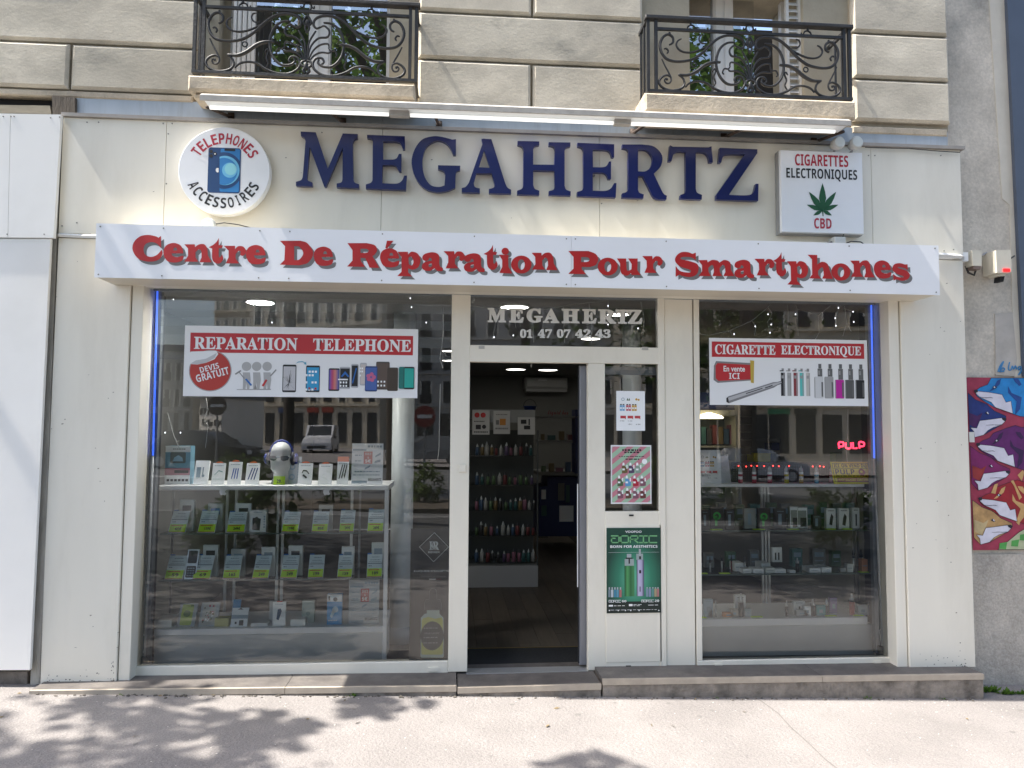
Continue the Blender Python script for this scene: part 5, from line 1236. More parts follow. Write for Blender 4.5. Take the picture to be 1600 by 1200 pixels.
packs = [(330, 724, 350, 757, 'white cable pack with a faint green wave, left of two blue cable packs', 0), (355, 722, 376, 757, 'white pack with crossed blue cables on the white counter', 1), (383, 724, 404, 757, 'white pack with three slanted dark cables beside the mannequin head', 2),
         (465, 724, 487, 757, 'white pack with a dark looped adapter right of the mannequin head', 3), (497, 725, 518, 757, 'plain pale pack between the adapter pack and the orange cable pack', 4), (526, 717, 544, 757, 'orange topped pack with four dark cables beside the offer poster', 5)]
for x0, y0, x1, y1, lab, k in packs:
    t, pl = upright('cable_pack', lab, 'pack', x0, y0, x1, y1, YC + .05, top, PAPER, .012, .04, 'white hanging cable packs on the counter')
    pr(t, pl, M('orange_red_print', (.60, .12, .03), .5), lambda p, m: p.poly(m, [(.2,1.0),(.3,1.06),(.5,1.09),(.7,1.06),(.8,1.0)], .0005) if k != 5 else p.rect(m, 0, 1, .88, 1.08, .0005), 'hanger')
    def cab(p, m):
        if k == 0: p.poly(m, [(.2,.42),(.5,.62),(.8,.56),(.82,.60),(.5,.67),(.2,.46)], .001); p.scribble(m, .1, .9, .24, .02, .001)
        if k == 1: [p.poly(m, [(.26 + .2*j, .25),(.33 + .2*j, .25),(.46 + .16*j, .70),(.38 + .16*j, .72)], .001) for j in range(3)]
        if k in (2, 5): [p.poly(m, [(.16 + .22*j, .22 + .05*j*(k == 5)),(.24 + .22*j, .22),(.50 + .19*j, .76),(.42 + .19*j, .78)], .001) for j in range(3)]
        if k == 3: p.poly(m, [(.25,.55),(.35,.68),(.60,.66),(.8,.50),(.74,.48),(.58,.60),(.38,.62),(.30,.53)], .001); p.poly(m, [(.3,.42),(.38,.48),(.66,.34),(.58,.27)], .001)
    if k != 4: pr(t, pl, [M('wave_green', (.25, .45, .42), .5), M('cable_blue', (.03, .10, .42), .5), M('cable_navy', (.02, .05, .2), .5), BLACK, BLACK, BLACK][k], cab)
    pr(t, pl, CARDT, lambda p, m: p.scribble(m, .15, .85, .86 if k != 5 else .8, .03, .001))
t, pl = upright('earphone_pack', 'clear earphone pack with upright lettering behind the mannequin head', 'pack', 450, 715, 470, 757, YC + .12, top, CLEAR, .01, .03); pr(t, pl, CARDT, lambda p, m: (p.ring(m, .3, .62, .24, .1, .001), p.ring(m, .3, .25, .24, .1, .001), [p.rect(m, .72, .92, .1 + .1*j, .16 + .1*j, .001) for j in range(8)]))
# mannequin head with headphones
hc = P(439, 722, YC + .14); sH = (P(440, 690, YC+.14).z - top)   # full height
hd_ = thing('mannequin_head', 'white mannequin head wearing sunglasses and blue headphones on the counter', 'mannequin', (hc.x, YC + .14, top))
HW = M('mannequin_white', (.60, .62, .62), .5)
kx = sH / .30
def H(u, y, w): return Vector((hc.x + u*kx, YC + .14 + y*kx, top + w*kx))
hm = MB(); prf = []
secs = [(0, .068, .06, .01), (.01, .066, .06, .01), (.04, .054, .052, .012), (.075, .052, .050, .012), (.088, .056, .066, -.002), (.106, .064, .082, -.010), (.14, .069, .088, -.008), (.17, .069, .091, -.004), (.20, .071, .093, 0), (.23, .071, .093, .002), (.258, .063, .084, .004), (.28, .05, .063, .006), (.294, .026, .034, .008), (.299, .006, .008, .008)]
n = 20; base = 0
for w, rx, ry, oy in secs:
    for k in range(n):
        a = 2*math.pi*k/n; x = rx*math.cos(a); y = ry*math.sin(a) + oy
        if y < 0 and .10 < w < .24:                     # face: nose, brow, chin
            f = max(0, 1 - abs(x)/.022)
            if abs(w - .155) < .05: y -= f*.026*max(0, 1 - abs(w-.150)/.05)
            if abs(w - .185) < .02: y += max(0, 1 - abs(abs(x)-.03)/.02)*.014
            if w < .125: y -= f*.006
        hm.v.append(H(x, y, w))
for i in range(len(secs)-1):
    for k in range(n): hm.f.append([i*n+k, i*n+(k+1) % n, (i+1)*n+(k+1) % n, (i+1)*n+k])
hm.build('head', HW, hd_, True)
MB().add([H(-.02, -.088, .125), H(.02, -.088, .125), H(.012, -.094, .131), H(-.012, -.094, .131), H(0, -.094, .119)], [[0,4,1,2,3]]).build('lips', M('mannequin_lip', (.34, .35, .36), .4), hd_)
gm = MB()
for s_ in (1, -1):
    pts = [(s_*.008, .188), (s_*.02, .199), (s_*.058, .201), (s_*.072, .190), (s_*.062, .170), (s_*.035, .164), (s_*.014, .172)]
    gm.add([H(x, -.096 + abs(x)*.45, w) for x, w in pts], [list(range(7))])
gm.build('sunglass_lenses', M('sunglass_grey', (.06, .085, .105), .3), hd_)
MB().tube([H(-.012, -.098, .190), H(0, -.101, .194), H(.012, -.098, .190)], .002*kx*1.2, 6).tube([H(-.07, -.064, .192), H(-.08, .0, .19)], .0025).tube([H(.07, -.064, .192), H(.08, .0, .19)], .0025).build('sunglass_frame', CARDT, hd_)
HB = M('headphone_blue', (.008, .03, .22), .5); HBd = M('headphone_dark', (.012, .014, .03), .6)
MB().tube([H(.083*math.cos(a), .01, .19 + .116*math.sin(a)) for a in [math.pi*k/14 for k in range(15)]], .010*kx, 8).build('headband', HB, hd_, True)
for s_ in (1, -1):
    c = H(s_*.084, .005, .178)
    MB().ball(c, .022*kx, .04*kx, .05*kx).build('ear_cup', HBd, hd_, True); MB().ball(c + Vector((s_*.02*kx, 0, 0)), .018*kx, .03*kx, .038*kx).build('cup_cover', HB, hd_, True)
pl = leanplane(427, 445, 743, 756, YC + .04, .01); pl.O.z = top + .001; t = thing('price_label', 'yellow green price label leaning on the neck of the mannequin head', 'price label', pl.O)
mb = MB(); pl.slab(mb, 0, 1, 0, 1, -.002, 0); mb.build('card', GREENL, t); mb = MB(); pl.text(mb, '29.', .3, .7, .2, .6, .001, 'plain', .03); mb.build('lettering', BLACK, t)

# ================================================================= right display case
rc_ = thing('display_case', 'glass display case of vaping devices filling the right window', 'display case', (2.4, YC, .1))
qx0, qx1 = rgl - .02, P(1352, 860, YC).x + .10
rtop = P(1220, 756, YC).z; rtb = P(1220, 761, YC).z
box('counter_top', WHITEM, rc_, qx0, P(1351, 760, YC).x, YC, YD, rtb, rtop, c=.004)
r1, r2_, r3 = P(1220, 828, YC + .03).z, P(1220, 896, YC + .03).z, P(1220, 966, YC).z
for z in (r1, r2_):
    box('glass_shelf', PANEI, rc_, qx0, qx1, YC + .02, YD - .02, z - .008, z); box('shelf_edge', M('glass_edge_green', (.09, .13, .12), .3), rc_, qx0, qx1, YC + .014, YC + .0195, z - .008, z)
zf0 = P(1220, 978, YC).z
box('case_floor', WHITEM, rc_, qx0, P(1356, 970, YC).x, YC, YD, zf0, r3 - .001, c=.004)
box('base_panel', BASEG, rc_, qx0, P(1374, 1000, YC).x, YC + .006, YD, .09, zf0 - .001)
for x in (1189, 1194, 1199, 1332, 1337): box('back_rail', ALU, rc_, P(x, 850, YD).x, P(x + 3, 850, YD).x, YD - .015, YD, r3, rtb)
box('back_rail', STEEL, rc_, P(1155, 850, YD).x, P(1159, 850, YD).x, YD - .015, YD, r1, rtb)
MB().quad((qx0, YC + .008, r3), (qx1, YC + .008, r3), (qx1, YC + .008, rtb), (qx0, YC + .008, rtb)).build('front_pane', PANEI, rc_)
# peg board with red leds, bottles
pbd = thing('peg_board', 'black perforated board with small red lights behind the bottle row', 'board', P(1220, 755, YC + .14))
pbox('board', M('peg_black', (.02, .02, .022), .5), pbd, 1143, 722, 1312, 757, YC + .16, YC + .175)
hm_ = MB(); Yp = YC + .159
A4 = rpx(1145, 726, 1310, 755, Yp)
for i in range(44):
    for j in range(8):
        x = A4[0] + (A4[1]-A4[0])*(i+.5)/44; z = A4[2] + (A4[3]-A4[2])*(j+.5)/8; r = .0035
        hm_.quad((x-r, Yp, z-r), (x+r, Yp, z-r), (x+r, Yp, z+r), (x-r, Yp, z+r))
stuff(hm_.build('peg_holes', M('peg_hole', (.10, .10, .105), .8), pbd))
LED = M('red_led', (1, .05, .04), .3, emit=2)
for x in (1154, 1166, 1174, 1183, 1194, 1208, 1217, 1233, 1270, 1281, 1287): MB().ball(P(x, 728.5 + random.uniform(-.8, .8), Yp - .006), .0048, .0048, .0048, 8, 5).build('red_light', LED, pbd)
bcol = [(.45, .06, .10), (.42, .05, .08), (.42, .06, .10), (.60, .56, .08), (.55, .38, .06), (.14, .42, .58), (.55, .25, .33)]
for i, (x, c, nm) in enumerate(zip((1157, 1178.5, 1203, 1229, 1252, 1276, 1299.5), bcol, ('red', 'red', 'red', 'yellow', 'amber', 'blue', 'pink'))):
    b = P(x, 754, YC + .07); t = thing('liquid_bottle', '%s bottle from the left in the row on the right counter, %s at its foot' % (ORD[i], nm), 'bottle', (b.x, b.y, rtop), 'white bottles with coloured labels on the right counter')
    h = P(x, 727, YC+.07).z - b.z; r = .0155
    MB().lathe([(r, .001), (r, h*.22)], (b.x, b.y, rtop), 14).build('label_foot', M('foot_%d' % i, c, .4), t, True)
    MB().lathe([(r, h*.2205), (r, h*.62), (r*.96, h*.66)], (b.x, b.y, rtop), 14).build('bottle_body', PAPER, t, True)
    MB().lathe([(r*.96, h*.6605), (r*.9, h*.70), (r*.88, h*.82), (r*.5, h*.9), (r*.22, h)], (b.x, b.y, rtop), 14).build('cap', CAPW, t, True)
    MB().lathe([(r*1.01, h*.40), (r*1.01, h*.52)], (b.x, b.y, rtop), 14).build('label_print', M('foot_%d' % i, c, .4), t, True)
# price board left, PULP sign right, neon PULP
RB3 = M('tag_red_print', (.50, .05, .06), .5); TQ = [M('vial_blue', (.18, .40, .62), .5), M('vial_red', (.55, .12, .16), .5), M('vial_amber', (.60, .36, .06), .5)]
def price_sheet(t, p, full=1.0):
    for k, (u, mm) in enumerate(zip((.18, .40, .60), TQ)):
        pr(t, p, mm, lambda q, m: [q.rect(m, u - .06 + .09*j, u + .02 + .09*j, .50, .64, .001) for j in range(2)], 'vial_picture'); pr(t, p, PAPER, lambda q, m: [q.rect(m, u - .05 + .09*j, u + .01 + .09*j, .545, .59, .0016) for j in range(2)], 'vial_label')
        pr(t, p, BLACK, lambda q, m: [q.rect(m, u - .05 + .09*j, u + .01 + .09*j, .645, .67, .001) for j in range(2)], 'vial_cap')
    pr(t, p, RB3, lambda q, m: [q.poly(m, [(.14 + .25*j, .335), (.34 + .25*j, .335), (.34 + .25*j, .30), (.345 + .25*j, .275), (.31 + .25*j, .30), (.14 + .25*j, .31), (.14 + .25*j, .375), (.34 + .25*j, .375)][:0] or [(.14 + .25*j, .31), (.30 + .25*j, .31), (.335 + .25*j, .285), (.335 + .25*j, .375), (.14 + .25*j, .375)], .001) for j in range(3)], 'price_tag')
    pr(t, p, BLACK, lambda q, m: (q.text(m, 'X-TRA', .12, .28, .235, .255, .001, 'sans'), q.text(m, '2 -10%', .40, .56, .235, .255, .001, 'sans'), q.text(m, '+25 1', .40, .54, .15, .175, .001, 'sans'), q.text(m, '4 -20%', .68, .84, .15, .175, .001, 'sans')), 'lettering')
    pr(t, p, BC[6], lambda q, m: [q.poly(m, [(.36 + .06*j, .76), (.42 + .06*j, .76), (.39 + .06*j, .83)], .001) for j in range(2)], 'logo_print'); pr(t, p, TQ[2], lambda q, m: (q.disc(m, .70, .79, .04, .001), q.disc(m, .78, .78, .035, .0012)), 'logo_print'); pr(t, p, CARDT, lambda q, m: q.ring(m, .23, .79, .055, .015, .001), 'logo_print')
t, pl = upright('price_board', 'white price board with vial pictures at the left end of the right counter', 'board', 1090, 703, 1127, 755, YC + .03, rtop, PAPER, .004, .015)
price_sheet(t, pl); mb = MB(); A5 = rpx(1127, 712, 1143, 755, YC + .035); mb.add([(A5[0], YC + .034, rtop + .001), (A5[1] + .02, YC + .10, rtop + .001), (A5[1], YC + .10, A5[3]), (A5[0], YC + .045, A5[3])], [[0,1,2,3]]); mb.build('side_flap', M('flap_white', (.62, .66, .70), .5), t)
t, pl = upright('brand_plaque', 'yellow plaque with black lettering leaning at the right end of the counter', 'sign', 1303, 723, 1366, 757, YC - .02, rtop, YELLOW, .004, .05)
def frame(q, m, u0, u1, w0, w1, t_):
    q.rect(m, u0, u1, w0, w0 + t_*2, .001); q.rect(m, u0, u1, w1 - t_*2, w1, .001); q.rect(m, u0, u0 + t_, w0 + t_*2, w1 - t_*2, .001); q.rect(m, u1 - t_, u1, w0 + t_*2, w1 - t_*2, .001)
pr(t, pl, BLACK, lambda q, m: (frame(q, m, .03, .93, .08, .95, .012), q.rect(m, .05, .9, .69, .71, .001), q.rect(m, .05, .9, .29, .31, .001), q.text(m, 'ICI. ON VEND DU', .07, .88, .74, .91, .001, 'sans', .02), q.text(m, 'PULP', .08, .56, .42, .66, .001, 'sans', .05), q.scribble(m, .08, .86, .335, .04, .001)), 'lettering')
pr(t, pl, M('plaque_red', (.28, .03, .03), .5), lambda q, m: (q.rect(m, .10, .9, .10, .27, .001), q.disc(m, .74, .53, .085, .001)), 'red_band'); pr(t, pl, YELLOW, lambda q, m: (q.text(m, 'PARTENAIRE CERTIFIE', .13, .87, .135, .235, .0018, 'sans', .01), q.disc(m, .73, .55, .03, .0018)), 'lettering')
nz = thing('neon_sign', 'small red glowing neon word hanging in the right window above the yellow plaque', 'neon sign', P(1330, 695, YC))
NR = M('neon_red', (1, .03, .07), .3, emit=1.6)
def nzp(x, y): q = P(1080 + x/3.87, 450 + y/3.87, YC); return Vector((q.x, YC, q.z))
for sp in ('895,970 893,935s 920,935s 918,955s 897,958', '935,935 935,962s 952,972s 966,962s 966,935', '978,933 980,970 1003,968', '1018,970 1016,933s 1044,935s 1042,955s 1020,957'):
    MB().tube([nzp(*p) for p in outline(sp, lambda x, y: (x, y), close=False)], .0062, 6).build('glowing_letter', NR, nz, True)
MB().tube([P(1322, 703, YC), P(1324, 722, YC + .02)], .0018, 4).tube([P(1325, 640, YC), P(1324, 690, YC)], .0014, 4).build('hanging_wire', FW, nz)
# vaping devices on the shelves
VB = M('vape_black', (.018, .019, .02), .3); VG = M('vape_green', (.03, .42, .06), .4); CLB = M('clear_box', (.30, .32, .31), .15)
def vape(x, yb, h, w, mat, lab, Y, zs, grp, tip=True):
    c = P(x, yb, Y); hh = h/F*(5+Y); r = w/2/F*(5+Y)
    t = thing('vape_pen', lab, 'vape pen', (c.x, Y, zs), grp)
    MB().lathe([(r, .001), (r, hh*.62)], (c.x, Y, zs), 10).build('battery', mat, t, True)
    MB().lathe([(r*.9, hh*.621), (r*.9, hh*.78), (r*.5, hh*.82), (r*.35, hh*.98), (r*.4, hh)], (c.x, Y, zs), 10).build('tank', ALU if tip else BLACKF, t, True)
gA = 'packed vaping kits on the upper right shelf'
for i, (x0, x1, y0, kind) in enumerate(((1096, 1108, 797, 0), (1111, 1131, 794, 1), (1134, 1147, 797, 0), (1163, 1181, 796, 2), (1185, 1204, 795, 1), (1211, 1228, 797, 0), (1234, 1247, 792, 3), (1244, 1262, 794, 3), (1270, 1283, 806, 0), (1291, 1306, 797, 4), (1311, 1327, 796, 4), (1332, 1343, 796, 5))):
    desc = ('dark vaping kit carton', 'clear kit box holding a bright green ring', 'open clear kit box', 'white outlined clear case', 'white printed kit carton', 'pale kit carton with a dark pen picture')[kind]
    t, pl = upright('kit_box', '%s, %s item on the upper right shelf' % (desc, ORD[i]), 'box', x0, y0, x1, 828, YC + .06 + .03*(i % 2), r1, (BLACKF, BLACKF, CLB, CLB, BOXM[2], BOXM[2])[kind], .03, 0, gA)
    if kind == 1:
        pr(t, pl, BLACK, lambda p, m: p.rect(m, .06, .94, .05, .92, .001)); pr(t, pl, VG, lambda p, m: (p.ring(m, .45, .60, .30, .14, .002), p.rect(m, .3, .48, .15, .6, .002)), 'green_ring')
    elif kind == 3: pr(t, pl, PAPER, lambda p, m: frame(p, m, .05, .95, .05, .95, .06)); pr(t, pl, BLACK, lambda p, m: p.rect(m, .35, .9, .08, .5, .0015))
    elif kind in (4, 5): pr(t, pl, BLACK, lambda p, m: (p.poly(m, [(.3,.2),(.6,.15),(.75,.6),(.55,.75),(.4,.55)], .001) if kind == 4 else p.rect(m, .42, .62, .12, .7, .001), p.scribble(m, .2, .8, .87, .04, .001)))
    else: pr(t, pl, CARDT, lambda p, m: (p.rect(m, .3, .6, .2, .75, .001), p.scribble(m, .2, .8, .85, .04, .001)))
def green_tag(x0, x1, y, zs, lab, grp):
    c = P((x0+x1)/2, y, YC + .03); w = (x1-x0)/F*5.33
    o = MB().box(c.x - w/2, c.x + w/2, YC + .025, YC + .06, zs + .001, zs + .006).build('shelf_tag', GREENL); tag(o, lab, 'price tag', grp)
for i, (x0, x1) in enumerate(((1112, 1129), (1178, 1196), (1231, 1249), (1292, 1306), (1318, 1332))): green_tag(x0, x1, 827, r1, '%s yellow green tag from the left lying along the upper right shelf' % ORD[i], 'yellow green shelf tags on the upper right shelf')
for i, (x0, x1) in enumerate(((1094, 1106), (1125, 1141), (1343, 1358))): green_tag(x0, x1, 895, r2_, '%s yellow green tag from the left lying along the middle right shelf' % ORD[i], 'yellow green shelf tags on the middle right shelf')
for i, (x0, x1) in enumerate(((1096, 1104), (1174, 1192), (1290, 1308), (1334, 1350))): green_tag(x0, x1, 966, r3, '%s yellow green tag from the left on the floor of the right case' % ORD[i], 'yellow green tags on the floor of the right case')
gB = 'vaping devices and cartons on the middle right shelf'
for i, (x, h, w, c_) in enumerate(((1095, 24, 4, ALU), (1109.5, 24, 3.5, ALU), (1128, 28, 3, ALU), (1143, 28, 3, BC[0]), (1164, 26, 3, ALU), (1334, 34, 5, ALU), (1346, 34, 6, PAPER))): vape(x, 895, h, w, c_, '%s slim vaping pen from the left on the middle right shelf' % ORD[i], YC + .10, r2_, 'slim vaping pens on the middle right shelf', False)
for i, (x0, x1, y0, mt, dp) in enumerate(((1148, 1162, 883, BOXM[2], .1), (1161, 1174, 889, PAPER, .09), (1177, 1193, 889, PAPER, .09), (1196, 1211, 888, BOXM[0], .09), (1190, 1204, 884, BOXM[2], .12), (1211, 1228, 890, PAPER, .06), (1234, 1243, 892, PAPER, .04), (1265, 1282, 889, PAPER, .12), (1284, 1299, 888, PAPER, .12), (1313, 1322, 889, CLB, .03), (1324, 1333, 883, BOXM[0], .04), (1347, 1356, 876, M('salmon_box', (.55, .24, .13), .5), .05))):
    t, pl = upright('small_carton', '%s small %s carton from the left on the middle right shelf' % (ORD[i], 'orange' if i == 11 else 'pale'), 'box', x0, y0, x1, 896, YC + .04 + (.08 if i in (0, 4) else 0), r2_, mt, dp, 0, gB)
    pr(t, pl, CARDT, lambda p, m: p.scribble(m, .15, .85, .45, .10, .001))
t, pl = upright('kit_box', 'tall white kit carton with two pen pictures at the back of the middle right shelf', 'box', 1207, 861, 1222, 884, YC + .2, r2_ + .05, BOXM[2], .03); pr(t, pl, BLACK, lambda p, m: (p.rect(m, .25, .4, .15, .65, .001), p.rect(m, .58, .73, .15, .65, .001)))
vape(1246, 895, 22, 6, VB, 'silver topped black vaping pen in the middle of the middle right shelf', YC + .08, r2_, gB)
gC = 'vaping devices standing on the floor of the right case'
for i, (x, h, w, c_, nm) in enumerate(((1118.5, 26, 3, ALU, 'thin silver'), (1158, 36, 8, VB, 'tall black'), (1229.5, 24, 4.5, BLACKF, 'slim grey'), (1270.5, 26, 8, VB, 'stout black'), (1292, 26, 6.5, VB, 'dark'), (1331.5, 34, 8.5, M('vape_red', (.35, .02, .015), .35), 'red'), (1360.5, 26, 8.5, M('vape_blue', (.012, .04, .13), .35), 'navy blue'))):
    vape(x, 966, h, w, c_, '%s vaping pen standing on the floor of the right case' % nm, YC + .06, r3, gC)
for i, (x0, x1, y0, mt, nm, yb) in enumerate(((1100, 1114, 934, M('blue_pale_box', (.30, .42, .52), .5), 'pale blue kit carton', 962), (1107, 1113, 952, PAPER, 'little white carton', 964), (1130, 1147, 959, M('orange_box', (.60, .23, .07), .5), 'low orange carton', 966), (1142, 1154, 951, M('tan_box', (.36, .33, .28), .5), 'dim beige carton', 963), (1149, 1165, 924, BOXM[2], 'tall white kit carton', 954), (1164, 1174, 953, M('blue_grey_box', (.28, .36, .40), .5), 'blue grey carton', 965), (1240, 1258, 929, BOXM[2], 'white carton with three dark flasks', 948), (1244, 1263, 957, M('grey_carton', (.40, .41, .42), .5), 'flat grey carton', 966), (1257, 1267, 947, PAPER, 'white upright carton', 962), (1276, 1290, 946, M('teal_box', (.05, .26, .28), .5), 'teal carton', 962), (1297, 1308, 934, M('violet_box', (.20, .15, .32), .5), 'violet carton', 958), (1341, 1356, 946, M('ice_box', (.40, .48, .52), .5), 'ice blue carton', 961))):
    t, pl = upright('kit_box', '%s on the floor of the right display case' % nm, 'box', x0, y0, x1, yb, YC + .12 if yb < 960 else YC + .05, r3, mt, .03, 0, 'cartons on the floor of the right case')
    if x1 - x0 > 9: pr(t, pl, BLACK if i in (4, 6) else CARDT, lambda p, m: (p.poly(m, [(.42,.15),(.62,.15),(.60,.6),(.52,.75),(.44,.6)], .001) if i == 4 else [p.rect(m, .16 + .26*j, .30 + .26*j, .18, .4 + .2*(j == 1), .001) for j in range(3)] if i == 6 else p.rect(m, .3, .7, .3, .6, .001), p.scribble(m, .2, .8, .86, .04, .001)))

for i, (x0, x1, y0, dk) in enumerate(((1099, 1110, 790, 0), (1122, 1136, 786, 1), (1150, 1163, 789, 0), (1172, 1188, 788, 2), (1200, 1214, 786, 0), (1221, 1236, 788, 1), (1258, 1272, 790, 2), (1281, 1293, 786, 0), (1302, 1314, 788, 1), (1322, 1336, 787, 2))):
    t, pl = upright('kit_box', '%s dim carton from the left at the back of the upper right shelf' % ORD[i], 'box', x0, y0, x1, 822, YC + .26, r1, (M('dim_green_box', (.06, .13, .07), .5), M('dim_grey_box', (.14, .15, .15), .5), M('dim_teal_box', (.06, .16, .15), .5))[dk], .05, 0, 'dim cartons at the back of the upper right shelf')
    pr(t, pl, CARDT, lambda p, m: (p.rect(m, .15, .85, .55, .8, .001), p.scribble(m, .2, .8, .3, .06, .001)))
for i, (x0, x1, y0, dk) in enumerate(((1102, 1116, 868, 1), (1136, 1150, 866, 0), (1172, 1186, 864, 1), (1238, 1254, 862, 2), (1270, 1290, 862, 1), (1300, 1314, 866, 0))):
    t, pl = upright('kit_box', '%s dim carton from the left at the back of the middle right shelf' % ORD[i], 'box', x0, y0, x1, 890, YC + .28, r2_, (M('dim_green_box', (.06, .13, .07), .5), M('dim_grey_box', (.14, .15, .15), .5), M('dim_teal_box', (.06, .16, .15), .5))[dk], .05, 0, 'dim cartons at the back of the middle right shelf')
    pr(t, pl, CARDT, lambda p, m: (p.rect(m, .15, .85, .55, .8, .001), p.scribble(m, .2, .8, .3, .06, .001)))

# ================================================================= posters and lettering on the glass
YP = YF + .012
POSTW = M('poster_white', (.78, .79, .80), .4)
def quadplane(tl, tr, br, bl, Y):
    a, b, c, d = [P(*q, Y) for q in (tl, tr, br, bl)]
    x0, x1 = (a.x + d.x)/2, (b.x + c.x)/2; z1, z0 = (a.z + b.z)/2, (c.z + d.z)/2
    return Plane((x0, Y, z0), (x1-x0, 0, 0), (0, 0, z1-z0))
def poster(name, lab, pl, mat, cat='poster'):
    t = thing(name, lab, cat, pl.O); mb = MB(); pl.slab(mb, 0, 1, 0, 1, -.002, 0); mb.build('sheet', mat, t); return t
# -- telephone repair poster
pl = quadplane((289, 508), (653.5, 515), (652, 623), (286, 618), YP); t = poster('window_poster', 'white repair poster with a row of phones under a red title in the left window', pl, POSTW); U = uvpx(pl)
def U1(x, y): return U(210 + x/3.75, 440 + y/3.75)
def U2(x, y): return U(450 + x/3.748, 440 + y/3.748)
def pp(mat, fn, nm='print'):
    mb = MB(); fn(pl, mb); o = mb.build(nm, mat, t); return stuff(o) if nm == 'screen_print' else o
RB = M('poster_red', (.46, .022, .028), .45, var=.06)
REDG = M('sticker_red', (.42, .03, .02), .4)
pp(RB, lambda p, m: p.rect(m, .024, .978, .62, .90, .001), 'red_band')
pp(POSTW, lambda p, m: p.text(m, 'REPARATION', .040, .478, .665, .845, .002, 'serif', .012), 'lettering'); pp(POSTW, lambda p, m: p.text(m, 'TELEPHONE', .545, .970, .665, .845, .002, 'serif', .012), 'lettering')
c0 = U1(445, 522)
pp(M('sticker_rim', (.35, .33, .33), .3), lambda p, m: p.disc(m, c0[0], c0[1], .0895, .0012, 40), 'sticker_rim'); pp(REDG, lambda p, m: p.disc(m, c0[0], c0[1], .0855, .0018, 40), 'sticker_disc')
pp(POSTW, lambda p, m: p.poly(m, [U1(*q) for q in ((318, 482), (330, 410), (480, 405), (492, 425), (470, 455), (420, 476), (370, 486))], .0023), 'peeled_corner')
pp(M('sticker_peel', (.50, .50, .52), .4), lambda p, m: p.poly(m, [U1(*q) for q in ((330, 480), (360, 462), (420, 452), (484, 418), (470, 448), (420, 476), (370, 485))], .0027), 'peeled_corner')
def rot_text(p, m, s, cx_, cy_, w, h, ang, off, bold=.03):
    vs, fs, asp = text2d(s, 'sans', bold); c, s_ = math.cos(rad(ang)), math.sin(rad(ang)); k1 = p.U.length; k2 = p.V.length
    m.add([p.p(cx_ + ((x-.5)*w*c - (y-.5)*h*s_)/k1, cy_ + ((x-.5)*w*s_ + (y-.5)*h*c)/k2, off) for x, y in vs], fs)
c1, c2 = U1(440, 505), U1(458, 545)
pp(POSTW, lambda p, m: rot_text(p, m, 'DEVIS', *c1, .125, .038, 16, .0028), 'lettering'); pp(POSTW, lambda p, m: rot_text(p, m, 'GRATUIT', *c2, .215, .050, 16, .0028), 'lettering')
FIGG = M('figure_grey', (.40, .40, .40), .5); FIGD = M('figure_dark', (.24, .24, .24), .5)
def fig(x, tool, mm):
    def body(p, m):
        p.disc(m, *U1(x, 497), .020, .0012, 20)
        p.poly(m, [U1(*q) for q in ((x-22, 532), (x+20, 532), (x+24, 575), (x+16, 630), (x+2, 630), (x-1, 592), (x-6, 630), (x-22, 630), (x-20, 575))], .0012)
    pp(FIGG, body, 'printed_figure'); pp(FIGD, lambda p, m: (p.poly(m, [U1(*q) for q in ((x+4, 532), (x+20, 532), (x+24, 575), (x+16, 630), (x+8, 630), (x+8, 580))], .0016), p.disc(m, U1(x+6, 503)[0], U1(x+6, 503)[1], .012, .0014)), 'printed_shade') if False else None
    pp(mm, lambda p, m: p.poly(m, [U1(*q) for q in tool], .002), 'printed_tool')
fig(657, ((648, 572), (658, 568), (690, 605), (682, 612)), BLUE); fig(717, ((705, 612), (712, 606), (718, 628), (700, 634)), FIGD); fig(778, ((770, 572), (780, 578), (758, 615), (746, 610)), RB)
pp(FIGD, lambda p, m: [p.poly(m, [U1(*q) for q in L], .0018) for L in (((588, 540), (622, 518), (628, 524), (595, 546)), ((612, 532), (616, 530), (648, 566), (642, 570)), ((828, 514), (834, 518), (800, 556), (794, 552)), ((600, 634), (800, 634), (800, 629), (600, 631)))], 'printed_tool')
def phone(x0, x1, y0, y1, body, screen, f=U1, bz=5, k=0, nm='printed_phone'):
    a, b = f(x0, y1), f(x1, y0); pp(body, lambda p, m: p.rrect(m, a[0], b[0], a[1], b[1], .006, .0012 + k*.0003), nm)
    if screen:
        a2, b2 = f(x0+bz, y1-bz*2.2), f(x1-bz, y0+bz*2.2); pp(screen, lambda p, m: p.rect(m, a2[0], b2[0], a2[1], b2[1], .0014 + k*.0003), nm)
phone(866, 950, 487, 648, BLACK, M('cracked_screen', (.50, .50, .52), .4))
def crack(p, m):
    for k in range(18):
        a = random.random()*6.28; r0 = random.uniform(.0, .3); x, y = 905 + math.cos(a)*22*r0, 595 + math.sin(a)*40*r0; r = random.uniform(.5, 1)
        ex, ey = max(873, min(944, 905 + math.cos(a)*42*r)), max(502, min(632, 590 + math.sin(a)*80*r)); w = random.uniform(.8, 2.6)
        p.poly(m, [U1(x, y), U1(x+w, y+w), U1(ex+w*.4, ey), U1(ex, ey+w*.3)], .0022)
pp(BLACK, crack, 'crack_print')
phone(103, 188, 492, 647, BLACK, M('home_screen_blue', (.03, .30, .55), .4), U2)
pp(PAPER, lambda p, m: [p.rect(m, U2(115 + 18*i, 0)[0], U2(127 + 18*i, 0)[0], U2(0, 532 + 21*j)[1], U2(0, 520 + 21*j)[1], .002) for i in range(4) for j in (0, 1, 3, 5) if (i + j) % 4], 'screen_print'); pp(RB, lambda p, m: [p.rect(m, U2(115 + 18*i, 0)[0], U2(127 + 18*i, 0)[0], U2(0, 631 + 0*j)[1], U2(0, 619)[1], .002) for i, j in ((1, 0), (3, 0))], 'screen_print')
